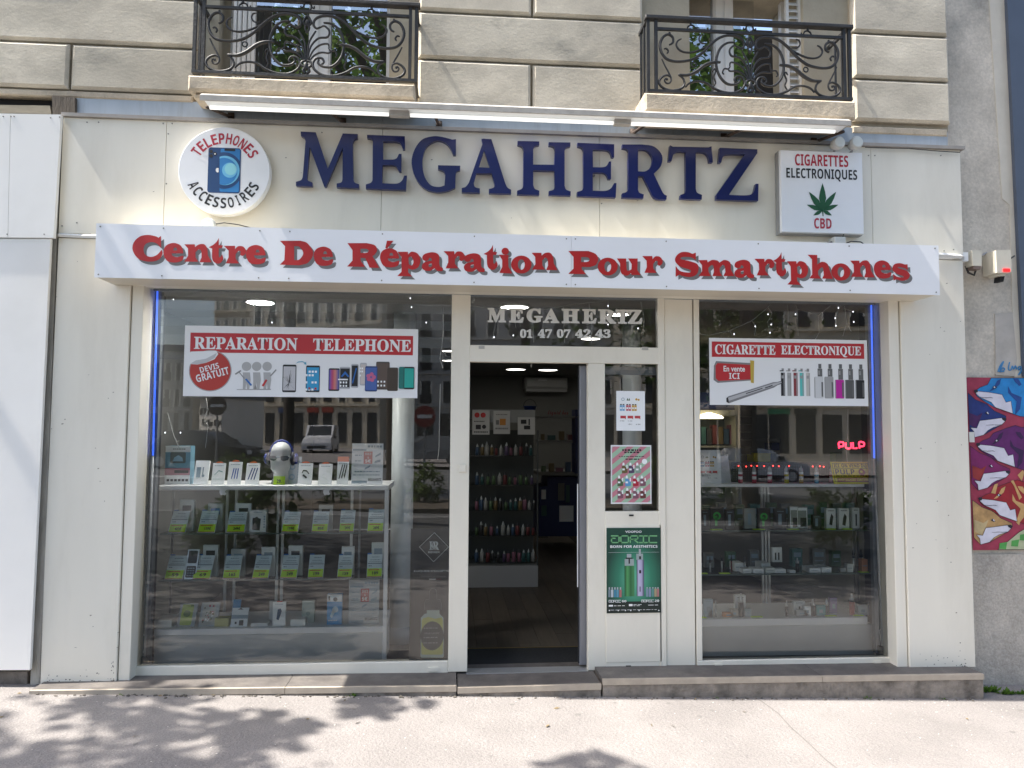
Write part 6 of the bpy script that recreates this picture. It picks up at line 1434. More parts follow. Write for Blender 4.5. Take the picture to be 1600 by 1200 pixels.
pp(M('arrow_blue', (.10, .36, .50), .5), lambda p, m: p.poly(m, [U2(*q) for q in ((45, 482), (60, 468), (85, 466), (102, 474), (106, 468), (108, 488), (92, 482), (98, 478), (84, 471), (62, 473))], .002), 'arrow')
ph = [(236, 303, 508, 640, BLACK, 'grad_red'), (300, 366, 500, 628, M('phone_silver_print', (.42, .43, .46), .4), BLACK), (368, 414, 483, 622, M('phone_silver_print', (.42, .43, .46), .4), BLACK), (420, 462, 476, 608, M('phone_silver_print', (.42, .43, .46), .4), M('light_screen', (.55, .50, .48), .4)),
      (514, 596, 470, 632, M('phone_gold_print', (.06, .05, .045), .4), M('dark_photo', (.10, .07, .055), .4)), (450, 524, 496, 643, M('phone_blue2', (.02, .05, .17), .4), M('screen_indigo', (.06, .12, .36), .4)), (580, 645, 504, 640, M('phone_brown', (.05, .035, .025), .4), None), (648, 690, 500, 628, M('phone_teal', (.01, .16, .14), .4), None), (677, 741, 500, 630, BLACK, M('screen_teal', (.02, .36, .30), .4))]
def gradmat(name, stops, axis='X', sp=None):
    m = bpy.data.materials.new(name); m.use_nodes = True; nt = m.node_tree; N = nt.nodes; L = nt.links
    tc = N.new('ShaderNodeTexCoord'); sx = N.new('ShaderNodeSeparateXYZ'); L.new(tc.outputs['Generated'], sx.inputs[0]); r = N.new('ShaderNodeValToRGB'); L.new(sx.outputs[axis], r.inputs[0])
    e = r.color_ramp.elements; e[0].position, e[0].color = stops[0][0], (*stops[0][1], 1); e[1].position, e[1].color = stops[-1][0], (*stops[-1][1], 1)
    for q, c in stops[1:-1]: z = e.new(q); z.color = (*c, 1)
    b = N['Principled BSDF']; L.new(r.outputs[0], b.inputs['Base Color']); b.inputs['Roughness'].default_value = .45; return m
GR = gradmat('red_blue_screen', [(0, (.05, .08, .38)), (.35, (.45, .05, .12)), (.6, (.55, .2, .16)), (1, (.02, .09, .34))])
for k, (x0, x1, y0, y1, b, s) in enumerate(ph): phone(x0, x1, y0, y1, b, GR if s == 'grad_red' else s, U2, 4, k)
pp(BLUE, lambda p, m: (p.poly(m, [U2(*q) for q in ((310, 555), (335, 525), (360, 555), (352, 560), (335, 542), (318, 560))], .0045), p.poly(m, [U2(*q) for q in ((375, 590), (398, 505), (404, 510), (380, 600))], .0045)), 'wallpaper_print')
pp(PAPER, lambda p, m: [p.rect(m, U2(x, 0)[0], U2(x + 9, 0)[0], U2(0, y + 11)[1], U2(0, y)[1], .0046) for x, y in ((316, 582), (333, 582), (349, 582), (316, 602), (333, 602), (349, 602), (428, 498), (440, 498), (428, 516), (440, 516), (428, 540), (533, 575), (552, 575), (570, 575), (533, 598), (552, 598), (570, 598))] + [p.rect(m, U2(305, 0)[0], U2(362, 0)[0], U2(0, 574)[1], U2(0, 566)[1], .0046)], 'screen_print')
pp(M('flower_pink', (.50, .12, .25), .5), lambda p, m: [p.disc(m, *U2(487 + 17*math.cos(a), 560 + 17*math.sin(a)), .009, .0047 + .0001*i, 10) for i, a in enumerate((0, 1.2, 2.4, 3.6, 4.9))], 'wallpaper_print')
# -- e-cigarette poster
pl = quadplane((1108, 527), (1354.5, 532.5), (1357, 636), (1109, 631), YP); t = poster('window_poster', 'white vaping poster with a red title and a row of devices in the right window', pl, POSTW); U = uvpx(pl)
def U3(x, y): return U(1080 + x/3.87, 450 + y/3.87)
pp(RB, lambda p, m: p.rect(m, .016, .980, .715, .945, .001), 'red_band')
pp(POSTW, lambda p, m: p.text(m, 'CIGARETTE', .035, .415, .755, .905, .002, 'serif', .012), 'lettering'); pp(POSTW, lambda p, m: p.text(m, 'ELECTRONIQUE', .450, .960, .735, .905, .002, 'serif', .012), 'lettering')
pp(M('metal_rim', (.22, .21, .21), .4), lambda p, m: p.poly(m, [U3(*q) for q in ((137, 470), (150, 442), (378, 455), (378, 558), (160, 574), (135, 556))], .0010), 'badge_rim')
pp(RB, lambda p, m: p.poly(m, [U3(*q) for q in ((147, 470), (158, 454), (366, 466), (366, 552), (165, 562), (148, 546))], .0016), 'badge')
pp(M('badge_gold', (.50, .36, .06), .4), lambda p, m: p.poly(m, [U3(*q) for q in ((356, 437), (380, 440), (378, 576), (360, 572))], .0020), 'badge_ribbon')
a, b = U3(195, 505), U3(324, 472); a2, b2 = U3(228, 550), U3(292, 514)
pp(POSTW, lambda p, m: (p.text(m, 'En vente', a[0], b[0], a[1], b[1], .0024, 'plain', .02),), 'lettering'); pp(POSTW, lambda p, m: p.text(m, 'ICI', a2[0], b2[0], a2[1], b2[1], .0024, 'sans'), 'lettering')
pp(M('pen_metal', (.20, .20, .21), .4), lambda p, m: p.poly(m, [U3(*q) for q in ((212, 665), (225, 655), (495, 570), (520, 568), (548, 560), (552, 578), (522, 588), (500, 602), (228, 697), (212, 688))], .0012), 'printed_pen')
pp(M('pen_light', (.46, .46, .47), .4), lambda p, m: p.poly(m, [U3(*q) for q in ((222, 664), (495, 577), (545, 566), (546, 572), (500, 592), (228, 682))], .0017), 'printed_pen'); pp(BLACK, lambda p, m: (p.poly(m, [U3(*q) for q in ((212, 666), (222, 662), (228, 697), (214, 690))], .0019), p.poly(m, [U3(*q) for q in ((330, 636), (430, 604), (431, 609), (331, 641))], .0019), p.poly(m, [U3(*q) for q in ((445, 602), (490, 586), (492, 592), (446, 607))], .0019)), 'printed_pen')
for x, c in ((545, BLACK), (583, M('dev_silver', (.36, .37, .36), .4)), (621, M('dev_wine', (.22, .03, .04), .4)), (658, M('dev_turquoise', (.10, .48, .46), .4)), (696, M('dev_cream', (.50, .49, .46), .4))):
    pp(c, lambda p, m: (p.rect(m, U3(x-12, 0)[0], U3(x+12, 0)[0], U3(0, 647)[1], U3(0, 505)[1], .0012), p.poly(m, [U3(*q) for q in ((x-11, 504), (x-9, 498), (x+9, 498), (x+11, 504))], .0012)), 'printed_device')
    pp(M('dev_chrome', (.30, .30, .30), .4), lambda p, m: (p.rect(m, U3(x-7, 0)[0], U3(x+7, 0)[0], U3(0, 497)[1], U3(0, 479)[1], .0012), p.rect(m, U3(x-9, 0)[0], U3(x+9, 0)[0], U3(0, 540)[1], U3(0, 522)[1], .0016), p.rect(m, U3(x+4, 0)[0], U3(x+9, 0)[0], U3(0, 645)[1], U3(0, 507)[1], .0015)), 'printed_device')
for x, c in ((760, M('mod_white', (.58, .59, .60), .4)), (821, M('mod_grey', (.34, .34, .34), .4)), (884, M('mod_magenta', (.46, .01, .30), .4)), (944, M('mod_charcoal', (.09, .09, .09), .4)), (1006, BLACK)):
    yb = 545 if x > 850 else 527
    pp(c, lambda p, m: p.rrect(m, U3(x-27, 0)[0], U3(x+27, 0)[0], U3(0, 660)[1], U3(0, yb)[1], .006, .0012), 'printed_device')
    pp(M('dev_tank', (.12, .12, .12), .4), lambda p, m: (p.rect(m, U3(x-6, 0)[0], U3(x+22, 0)[0], U3(0, yb - 1)[1], U3(0, 478)[1], .0012), p.rect(m, U3(x-1, 0)[0], U3(x+17, 0)[0], U3(0, 477)[1], U3(0, 449)[1], .0012), p.rect(m, U3(x+15, 0)[0], U3(x+25, 0)[0], U3(0, 650)[1], U3(0, 560)[1], .0016)), 'printed_device')
    pp(M('dev_chrome', (.30, .30, .30), .4), lambda p, m: (p.rect(m, U3(x-2, 0)[0], U3(x+7, 0)[0], U3(0, 515)[1], U3(0, 490)[1], .0017), p.rect(m, U3(x-27, 0)[0], U3(x-22, 0)[0], U3(0, 655)[1], U3(0, yb + 5)[1], .0017)), 'printed_device')
# -- sidelight notices
pl = quadplane((963, 611), (1007.5, 611), (1008, 673), (963, 673), YP); t = poster('window_notice', 'white price notice with vial pictures stuck high on the sidelight', pl, PAPER); price_sheet(t, pl)
pl = quadplane((954.5, 695), (1018, 696), (1017.5, 787.5), (954.5, 787), YP); t = poster('window_poster', 'pink and green striped poster of bottles stuck on the sidelight', pl, POSTW); U = uvpx(pl)
MINT = M('stripe_green', (.33, .50, .36), .5); ROSE = M('stripe_pink', (.52, .20, .25), .5)
pp(ROSE, lambda p, m: p.rect(m, .03, .97, .025, .975, .0008), 'print')
def stripes(p, m):
    for k in range(-6, 9):
        q = [(.03, .1 + k*.19 - .10), (.97, .1 + k*.19 + .44), (.97, .1 + k*.19 + .535), (.03, .1 + k*.19 - .005)]
        poly = q
        def clip(poly, inside, inter):
            out = []
            for i in range(len(poly)):
                A, B = poly[i-1], poly[i]
                if inside(B):
                    if not inside(A): out.append(inter(A, B))
                    out.append(B)
                elif inside(A): out.append(inter(A, B))
            return out
        for lim, sg_x in ((.025, 1), (.975, -1)):
            if poly: poly = clip(poly, lambda r: (r[1]-lim)*sg_x >= 0, lambda A, B: (A[0] + (B[0]-A[0])*(lim-A[1])/(B[1]-A[1]), lim))
        if len(poly) > 2: p.poly(m, poly, .0012)
pp(MINT, stripes, 'stripe_print')
pp(BLACK, lambda p, m: (p.text(m, 'Vapor Dreams', .27, .75, .86, .945, .0018, 'script', .01), p.scribble(m, .2, .82, .80, .012, .0018), p.text(m, 'Juicy mix', .36, .70, .745, .775, .0018, 'script', .01)), 'lettering') if False else pp(BLACK, lambda p, m: (p.scribble(m, .28, .75, .90, .03, .0018), p.scribble(m, .33, .7, .865, .025, .0018), p.scribble(m, .2, .82, .80, .012, .0018), p.scribble(m, .36, .70, .75, .02, .0018)), 'lettering')
pp(PAPER, lambda p, m: p.disc(m, .83, .72, .065, .002), 'round_badge')
vb = [BC[4], BC[7], M('vb_greygreen', (.22, .32, .26), .5), BC[6], M('vb_blue', (.10, .30, .55), .5), CRIMSON, BC[3], BC[3], M('vb_brown', (.12, .05, .03), .5), BC[3], BC[0]]
for k, (u, w) in enumerate([(.33, .60), (.50, .60), (.67, .60), (.22, .38), (.41, .38), (.60, .38), (.78, .38), (.22, .17), (.42, .17), (.60, .17), (.78, .17)]):
    pp(vb[k], lambda p, m: (p.rect(m, u - .06, u + .02, w - .08, w + .05, .002), p.poly(m, [(u + .02, w - .08), (u + .08, w - .07), (u + .08, w + .02), (u + .02, w + .03)], .002)), 'printed_bottle')
    pp(PAPER, lambda p, m: (p.poly(m, [(u - .05, w + .052), (u + .01, w + .052), (u, w + .10), (u - .04, w + .10)], .0024), p.rect(m, u + .05, u + .08, w + .0, w + .06, .0024), p.rect(m, u - .05, u + .01, w - .03, w, .0026)), 'printed_cap')
# -- the green vaping poster under the sidelight
pl = quadplane((947.5, 825), (1031.5, 824.5), (1033.5, 957.5), (948, 958), YF - .008); U = uvpx(pl)
GP = bpy.data.materials.new('green_glow_print'); GP.use_nodes = True; _n = GP.node_tree.nodes; _l = GP.node_tree.links
_txc = _n.new('ShaderNodeTexCoord'); _mp = _n.new('ShaderNodeMapping'); _mp.inputs['Location'].default_value = (-.52, 0, -.40); _mp.inputs['Scale'].default_value = (1, 0, 1); _l.new(_txc.outputs['Generated'], _mp.inputs[0])
_ln = _n.new('ShaderNodeVectorMath'); _ln.operation = 'LENGTH'; _l.new(_mp.outputs[0], _ln.inputs[0]); _r = _n.new('ShaderNodeValToRGB'); _l.new(_ln.outputs['Value'], _r.inputs[0])
_e = _r.color_ramp.elements; _e[0].position, _e[0].color = .08, (.10, .42, .27, 1); _e[1].position, _e[1].color = .52, (.006, .05, .033, 1); _z = _e.new(.3); _z.color = (.025, .19, .115, 1)
_l.new(_r.outputs[0], _n['Principled BSDF'].inputs['Base Color']); _n['Principled BSDF'].inputs['Roughness'].default_value = .45
t = poster('green_poster', 'dark green vaping poster with two pens stuck below the sidelight', pl, GP)
def U4(x, y): return U(920 + x/4.6125, 800 + y/4.6125)
pp(M('poster_dark_foot', (.004, .014, .010), .5), lambda p, m: p.rect(m, 0, 1, 0, .135, .0006), 'dark_foot')
def t4(s, x0, y0, x1, y1, mat, style='plain', b=.02, off=.0016):
    a, c = U4(x0, y1), U4(x1, y0); pp(mat, lambda p, m: p.text(m, s, a[0], c[0], a[1], c[1], off, style, b), 'lettering')
t4('VOOPOO', 263, 134, 380, 150, WHITE, 'plain', .02); t4('BORN FOR AESTHETICS', 155, 238, 494, 259, WHITE, 'sans', .02)
GLT = M('neon_green_print', (.16, .42, .19), .5)
def blockletters(x0, y0, x1, y1, mat, s, thick):
    w = (x1-x0)/len(s); mb = MB()
    seg = {'D': [((0,0),(1,0)),((1,0),(1,1)),((0,1),(1,1)),((0,.35),(0,1)),((0,.35),(.45,.35))], 'O': [((0,0),(1,0)),((1,0),(1,1)),((0,1),(1,1)),((0,0),(0,1))], 'R': [((0,0),(1,0)),((1,0),(1,.5)),((0,.5),(1,.5)),((0,0),(0,1)),((.45,.5),(1,1))], 'I': [((0,0),(1,0)),((.5,0),(.5,1)),((0,1),(1,1))], 'C': [((0,0),(1,0)),((0,0),(0,1)),((0,1),(1,1))]}
    for i, ch in enumerate(s):
        for (a, b), (c, d) in seg[ch]:
            xa, ya, xb, yb = x0 + w*(i + .08 + .8*a), y0 + (y1-y0)*b, x0 + w*(i + .08 + .8*c), y0 + (y1-y0)*d
            dx, dy = xb-xa, yb-ya; l = math.hypot(dx, dy); nx, ny = -dy/l*thick/2, dx/l*thick/2; ex, ey = dx/l*thick/2, dy/l*thick/2
            pl.poly(mb, [U4(xa-ex+nx, ya-ey+ny), U4(xb+ex+nx, yb+ey+ny), U4(xb+ex-nx, yb+ey-ny), U4(xa-ex-nx, ya-ey-ny)], .0016)
    mb.build('lettering', mat, t)
blockletters(158, 172, 496, 220, GLT, 'DORIC', 9); blockletters(143, 635, 232, 650, WHITE, 'DORIC', 3); blockletters(378, 633, 468, 648, WHITE, 'DORIC', 3)
mb = MB(); 
for y in (172, 196, 220): pass
t4('60', 238, 634, 270, 650, WHITE, 'sans', .04); t4('20', 474, 631, 506, 648, WHITE, 'sans', .04)
def r4(x0, y0, x1, y1, mat, off=.0016, nm='printed_pen'):
    a, c = U4(x0, y1), U4(x1, y0); pp(mat, lambda p, m: p.rect(m, a[0], c[0], a[1], c[1], off), nm)
PG = gradmat('pen_green', [(0, (.01, .06, .02)), (.3, (.07, .30, .10)), (.6, (.02, .12, .04)), (1, (.06, .24, .09))]); PV = gradmat('pen_lilac', [(0, (.02, .02, .05)), (.25, (.48, .46, .62)), (.65, (.40, .38, .56)), (1, (.03, .03, .07))])
r4(258, 388, 328, 608, PG); r4(258, 338, 325, 387, M('tank_glass', (.30, .36, .36), .3)); r4(286, 338, 296, 372, BLACK, .002); r4(274, 302, 306, 328, M('tip_grey', (.36, .40, .42), .4)); r4(266, 328, 316, 337.5, BLACK)
r4(345, 345, 397, 606, PV); r4(342, 300, 390, 344, M('tank_glass', (.30, .36, .36), .3)); r4(360, 266, 374, 318, M('tip_grey', (.36, .40, .42), .4), .002); r4(362, 318, 376, 340, BLACK, .002); r4(362, 418, 377, 442, BLACK, .002); r4(366, 536, 372, 574, BLACK, .002)
for k, (x, c) in enumerate(((148, (.16, .22, .26)), (168, (.45, .50, .55)), (188, (.05, .22, .34)), (207, (.10, .28, .40)), (228, (.40, .14, .14)), (420, (.20, .28, .36)), (440, (.22, .26, .40)), (461, (.10, .26, .24)), (480, (.36, .30, .18)), (498, (.36, .16, .16)))):
    r4(x - 8, 560 if x < 300 else 552, x + 8, 614 if x < 300 else 610, M('mini_%d' % k, c, .5), .0016, 'mini_device'); r4(x - 5, 542, x + 5, 559 if x < 300 else 551, TQ[0] if False else M('tip_grey', (.36, .40, .42), .4), .0016, 'mini_device')
pp(WHITE, lambda p, m: (p.rect(m, *[U4(142, 0)[0], U4(172, 0)[0]], U4(0, 683)[1], U4(0, 671)[1], .0018), p.scribble(m, .13, .33, U4(0, 680)[1], .006, .0018), p.rect(m, U4(286, 0)[0], U4(312, 0)[0], U4(0, 682)[1], U4(0, 667)[1], .0018), p.scribble(m, .49, .65, U4(0, 673)[1], .005, .0018), p.scribble(m, .49, .62, U4(0, 681)[1], .005, .0018), p.scribble(m, .76, .96, U4(0, 678)[1], .006, .0018), [p.disc(m, U4(x, 709)[0], U4(x, 709)[1], .012, .0018, 8) for x in (148, 212, 264, 302, 362, 504)], p.scribble(m, .07, .92, U4(0, 710)[1], .004, .0018), p.rect(m, .03, .97, U4(0, 293)[1], U4(0, 292)[1], .0018)), 'small_print')
# -- lettering on the transom glass
pl = quadplane((733, 463), (1028, 466), (1028, 546), (733, 538), YF + .016); U = uvpx(pl)
t = thing('glass_lettering', 'white shop name and phone number lettered on the dark transom glass over the door', 'lettering', pl.O)
LW = M('glass_letter_white', (.66, .66, .63), .5)
def U5(x, y): return U(720 + x/3.428, 450 + y/3.428)
for ch, x0, x1 in zip('MEGAHERTZ', (143, 258, 352, 440, 540, 650, 735, 830, 895), (243, 338, 438, 528, 635, 728, 832, 902, 972)):
    dy = (x0 - 143)/829*10; a, b = U5(x0, 183 + dy), U5(x1, 108 + dy); mb = MB(); pl.text(mb, ch, a[0], b[0], a[1], b[1], 0, 'serif', .035); mb.build('letter', LW, t)
for s, x0, x1 in (('01', 317, 384), ('47', 412, 489), ('07', 514, 588), ('42', 612, 697), ('43', 720, 803)):
    a, b = U5(x0, 267), U5(x1, 221); mb = MB(); pl.text(mb, s, a[0], b[0], a[1], b[1], 0, 'serif', .03); mb.build('digit', LW, t)
# -- dark e-liquid sticker at the right end of the left window
YK = YF + .03
pl = quadplane((641, 826), (702, 826), (700, 1036), (640, 1036), YK); U = uvpx(pl)
t = poster('dark_poster', 'black e-liquid poster with a dropper bottle in the corner of the left window', pl, M('poster_black', (.012, .013, .015), .4, var=.2, scale=3))
def U6(x, y): return U(630 + x/4.8, 810 + y/4.8)
PLG = M('poster_light_grey', (.80, .84, .83), .5)
def outline6(pts, w, mat, nm='outline_print'):
    mb = MB()
    for A, B in zip(pts, pts[1:]):
        dx, dy = B[0]-A[0], B[1]-A[1]; l = math.hypot(dx, dy); nx, ny = -dy/l*w/2, dx/l*w/2
        pl.poly(mb, [U6(A[0]+nx, A[1]+ny), U6(B[0]+nx, B[1]+ny), U6(B[0]-nx, B[1]-ny), U6(A[0]-nx, A[1]-ny)], .002)
    mb.build(nm, mat, t)
outline6([(122, 214), (234, 106), (340, 214), (228, 325), (122, 214)], 3.2, PLG)
def t6(s, x0, y0, x1, y1, mat, style='plain', b=.02):
    a, c = U6(x0, y1), U6(x1, y0); pp(mat, lambda p, m: p.text(m, s, a[0], c[0], a[1], c[1], .002, style, b), 'lettering')
t6('K', 196, 172, 240, 236, PLG, 'serif', .02); t6('R', 222, 172, 268, 236, PLG, 'serif', .02); t6('ROYKIN', 188, 246, 272, 260, PLG, 'sans', .04)
t6("E-LIQUIDE D'EXCEPTIO", 80, 386, 348, 404, WHITE, 'plain', .03); t6('Fabriqué en France', 135, 426, 318, 442, M('dim_grey_print', (.12, .12, .13), .5), 'plain', .02)
a = [U6(x, 0)[0] for x in (200, 250, 290)]; pp(WHITE, lambda p, m: p.rect(m, a[0], a[1], U6(0, 461)[1], U6(0, 455)[1], .002), 'flag_bar'); pp(M('dim_red_print', (.16, .03, .03), .5), lambda p, m: p.rect(m, a[1], a[2], U6(0, 461)[1], U6(0, 455)[1], .002), 'flag_bar')
LIQ = M('liquid_print', (.50, .52, .12), .45); GLP = M('glass_print', (.42, .52, .46), .45); LBL = M('label_dark_print', (.035, .037, .04), .5)
pp(GLP, lambda p, m: p.poly(m, [U6(*q) for q in ((176, 688), (272, 688), (272, 715), (302, 745), (304, 1035), (296, 1044), (138, 1044), (130, 1035), (132, 745), (160, 716), (178, 712))], .001), 'bottle_print')
pp(LIQ, lambda p, m: p.poly(m, [U6(*q) for q in ((140, 765), (150, 748), (190, 738), (240, 752), (290, 742), (298, 765), (298, 1015), (288, 1022), (144, 1022), (136, 1012))], .0014), 'liquid_print')
pp(LBL, lambda p, m: p.disc(m, *U6(217, 880), 85/4.8/60.0*1.0, .0018, 32, rw=108/4.8/210.0), 'label_print')
pp(LBL, lambda p, m: p.poly(m, [U6(*q) for q in ((158, 640), (170, 608), (278, 608), (288, 640), (285, 686), (160, 686))], .001), 'cap_print')
outline6([(160, 686), (158, 640), (170, 608), (196, 604), (198, 545), (212, 525), (236, 525), (250, 545), (252, 604), (278, 608), (288, 640), (285, 686)], 3, M('cap_line', (.16, .17, .17), .5))
t6('STAR LIGHT', 158, 854, 272, 868, M('grey_small_print', (.30, .31, .31), .5), 'serif', .01)
pp(M('grey_small_print', (.30, .31, .31), .5), lambda p, m: [p.scribble(m, U6(164, 0)[0], U6(268, 0)[0], U6(0, y)[1], .008, .002) for y in (830, 900, 940)], 'small_print')
# -- tiny push button on the door post
pbt = tag(MB().px(717, 725, 728, 738, YF - .010, YF - .001, c=.003).build('door_chime', CREAMF), 'small square cream push button on the door post left of the doorway', 'button')

# ================================================================= weeds at the step
WEED = leafmat('weed_leaf', (.10, .19, .035))
def weed(px_, py_, n, s, lab, Y=-.17, grp=None):
    p = P(px_, py_, Y); t = MB()
    z = gz(p.x)
    for k in range(n):
        a = random.random()*6.28; el_ = random.uniform(.1, 1.1); l = s*random.uniform(.5, 1); d = Vector((math.cos(a)*math.cos(el_), math.sin(a)*math.cos(el_)*.6, math.sin(el_)))*l
        sd_ = d.cross(Vector((0, 0, 1))).normalized()*l*.22 if abs(d.x)+abs(d.y) > 1e-4 else Vector((.01, 0, 0)); o = Vector((p.x + random.uniform(-s, s)*.8, Y + random.uniform(-.02, .01), z))
        t.add([o, o + d*.5 + sd_, o + d, o + d*.5 - sd_], [[0, 1, 2], [0, 2, 3]])
    tag(t.build('weed', WEED), lab, 'weed', grp)
weed(549, 1084, 16, .035, 'tiny yellow green weed growing at the foot of the left doorstep', Y=-.165)
weed(190, 1087, 8, .016, 'tiny weed sprig at the left end of the doorstep', Y=-.17)
weed(1355, 1090, 12, .028, 'tiny weed at the foot of the right doorstep', Y=-.17)
weed(1472, 1093, 9, .022, 'smallest weed near the right end of the doorstep', Y=-.17)
weed(1120, 1088, 10, .016, 'low sprinkle of weed seedlings left of the middle of the right doorstep', Y=-.17)
weed(1545, 1075, 60, .06, 'dark weed tuft in the corner between the step end and the concrete wall', Y=-.02)
weed(1572, 1092, 70, .05, 'bright green weed patch at the foot of the concrete wall', Y=-.06); weed(1598, 1092, 50, .05, 'light green weed clump at the right edge of the picture', Y=-.06)

# ================================================================= across the street (seen mirrored in the glass)
def crown(parent, c, rx, ry, rz, n, leaf, mat, clumps=70, name='crown', hole=.0):
    cs = []
    while len(cs) < clumps:
        v = Vector((random.uniform(-1, 1), random.uniform(-1, 1), random.uniform(-1, 1)))
        if .25 < v.length < 1: cs.append(v)
    mb = MB(); vs = mb.v; fs = mb.f
    for i in range(n):
        k = random.choice(cs); v = k + Vector((random.gauss(0, .13), random.gauss(0, .13), random.gauss(0, .11)))
        o = Vector(c) + Vector((v.x*rx, v.y*ry, v.z*rz)); a = random.random()*6.28; tl = random.uniform(-.9, .9); l = leaf*random.uniform(.6, 1.3)
        d = Vector((math.cos(a)*math.cos(tl), math.sin(a)*math.cos(tl), math.sin(tl) - .3))*l; s = d.cross(Vector((random.uniform(-.5, .5), random.uniform(-.5, .5), 1))).normalized()*l*.36
        b = len(vs); vs += [o, o + d*.5 + s, o + d, o + d*.5 - s]; fs.append([b, b+1, b+2, b+3])
    return mb.build(name, mat, parent), cs
BARK = M('tree_bark', (.09, .075, .06), .95, var=.3, scale=8, bump=.6, stretch=(3, 3, .6))
LEAF = leafmat('tree_leaf', (.06, .11, .025)); LEAF2 = leafmat('pale_tree_leaf', (.10, .15, .04))
def tree(name, lab, x, y, h, cr, n, leaf, mat=LEAF, lean_=(0, 0), clumps=70, group='street trees along the kerb'):
    z = gz(x); t = thing(name, lab, 'tree', (x, y, z), group); cz = z + h - cr[2]; cc = Vector((x + lean_[0], y + lean_[1], cz))
    mb = MB().tube([(x, y, z - .1), (x + .03, y, z + .5), (x + lean_[0]*.2, y + lean_[1]*.2, z + (cz-z)*.6), (x + lean_[0]*.6, y + lean_[1]*.6, cz), (cc.x, cc.y, cz + cr[2]*.6)], [.2, .16, .13, .10, .04], 9); mb.build('trunk', BARK, t, True)
    o, cs = crown(t, cc, *cr, n, leaf, mat, clumps)
    lm_ = MB()
    for k in cs[:26]:
        e = cc + Vector((k.x*cr[0], k.y*cr[1], k.z*cr[2]))*1; b = Vector((x + lean_[0]*.45, y + lean_[1]*.45, z + (cz-z)*.8)); mdl = (b + e)/2 + Vector((0, 0, .25)); lm_.tube([b, mdl, e], [.06, .035, .012], 5)
    lm_.build('limbs', BARK, t)
    return t
# overhanging tree at the left: its branches reach over the pavement and dapple it
tree('street_tree', 'leafy street tree left of the shop whose branches dapple the pavement', -9.1, -4.3, 10.8, (3.5, 3.4, 2.6), 4600, .17, LEAF, (.7, .6), 55)
br = thing('tree_branch', 'low leafy bough of the left tree hanging over the pavement', 'branch', (-6.2, -2, 7.1))
for (cx_, cy_, cz_, rx2, n2) in ((-4.3, -.95, 5.0, .40, 90), (-3.75, -1.0, 4.9, .32, 70), (-3.95, -1.45, 4.85, .28, 60), (-4.9, -.62, 5.3, .32, 70), (-3.35, -.62, 5.2, .22, 36), (-2.35, -1.42, 5.1, .22, 30), (-5.4, -1.25, 5.2, .4, 90), (-4.6, -1.7, 5.4, .4, 90)):
    crown(br, (cx_ - 1.05, cy_, cz_ + 1.6), rx2*1.15, rx2*.9, .2, n2*1 + 20, .15, LEAF, 9, 'leaf_spray')
MB().tube([(-7.2, -3.9, 7.2), (-6.2, -2.3, 7.2), (-5.5, -1.3, 6.8), (-4.9, -1.0, 6.6), (-4.5, -.9, 6.55)], [.06, .04, .025, .015, .006], 6).tube([(-5.5, -1.3, 6.8), (-5.8, -.7, 6.9)], [.02, .006], 5).build('bough', BARK, br, True)
tree('street_tree', 'dark leafy street tree behind the viewer mirrored in the right window', 5.2, -13.5, 11.0, (4.2, 3.2, 4.2), 6500, .20, LEAF, (0, 0), 80)
tree('street_tree', 'tall pale leafed street tree mirrored in the upper left French window', -4.6, -16.5, 15.5, (3.0, 3.0, 4.6), 5200, .22, LEAF2, (0, 0), 60)
tree('street_tree', 'broad street tree mirrored in the upper right French window', 2.2, -17.5, 15.5, (2.6, 3.0, 4.4), 4600, .22, LEAF2, (0, 0), 60)
tree('street_tree', 'far street tree mirrored beside the right window poster', 11.0, -26.0, 11.0, (3.8, 3.0, 3.8), 3500, .26, LEAF, (0, 0), 60)
tree('street_tree', 'spreading street tree over the near kerb left of the doorway', -1.0, -8.3, 10.4, (3.2, 2.7, 2.1), 5200, .19, LEAF, (0, 2.6), 80)
tree('street_tree', 'spreading street tree over the near kerb right of the doorway', 5.4, -8.2, 10.2, (3.6, 3.1, 2.5), 6500, .20, LEAF, (0, 0), 60)
# planting strip
for i, (x, y, w, h) in enumerate(((-4.6, -12.2, 1.3, 1.0), (-2.7, -12.6, 1.2, .9), (-.6, -13.0, .7, .8), (4.6, -11.6, 1.5, 1.25), (6.6, -12.2, 1.3, 1.0), (2.6, -12.8, .9, .8), (.9, -12.9, .5, .55))):
    t = thing('shrub', '%s shrub from the left in the planted strip across the road' % ORD[i], 'shrub', (x, y, gz(x)), 'shrubs in the planted strip'); crown(t, (x, y, gz(x) + h*.5), w*.62, .5, h*.55, 900, .10, LEAF2, 26, 'foliage')
    MB().tube([(x, y, gz(x) - .15), (x, y, gz(x) + h*.4)], [.04, .015], 5).build('stem', BARK, t)
for i, (px_, py_, Yv, w, h, lab) in enumerate(((340, 850, 4.3, .55, .75, 'small bushy shrub on the pavement mirrored over the left price cards'), (412, 840, 4.8, .75, 1.0, 'larger bushy shrub on the pavement mirrored over the left price cards'), (1305, 815, 6.2, .95, .95, 'round bushy shrub on the pavement mirrored under the right counter'))):
    q = RP(px_, py_, Yv); t = thing('shrub', lab, 'shrub', (q.x, q.y, gz(q.x)), 'shrubs on the pavement behind the viewer'); crown(t, (q.x, q.y, gz(q.x) + h*.55), w*.62, w*.5, h*.5, 1300, .09, LEAF2, 26, 'foliage')
    MB().tube([(q.x, q.y, gz(q.x) - .1), (q.x, q.y, gz(q.x) + h*.4)], [.04, .015], 5).build('stem', BARK, t)
pb_ = struct(box('planting_bed', M('bed_soil', (.10, .08, .06), .95, var=.3), None, -7, 9, -13.6, -11.2, -.4, .02))
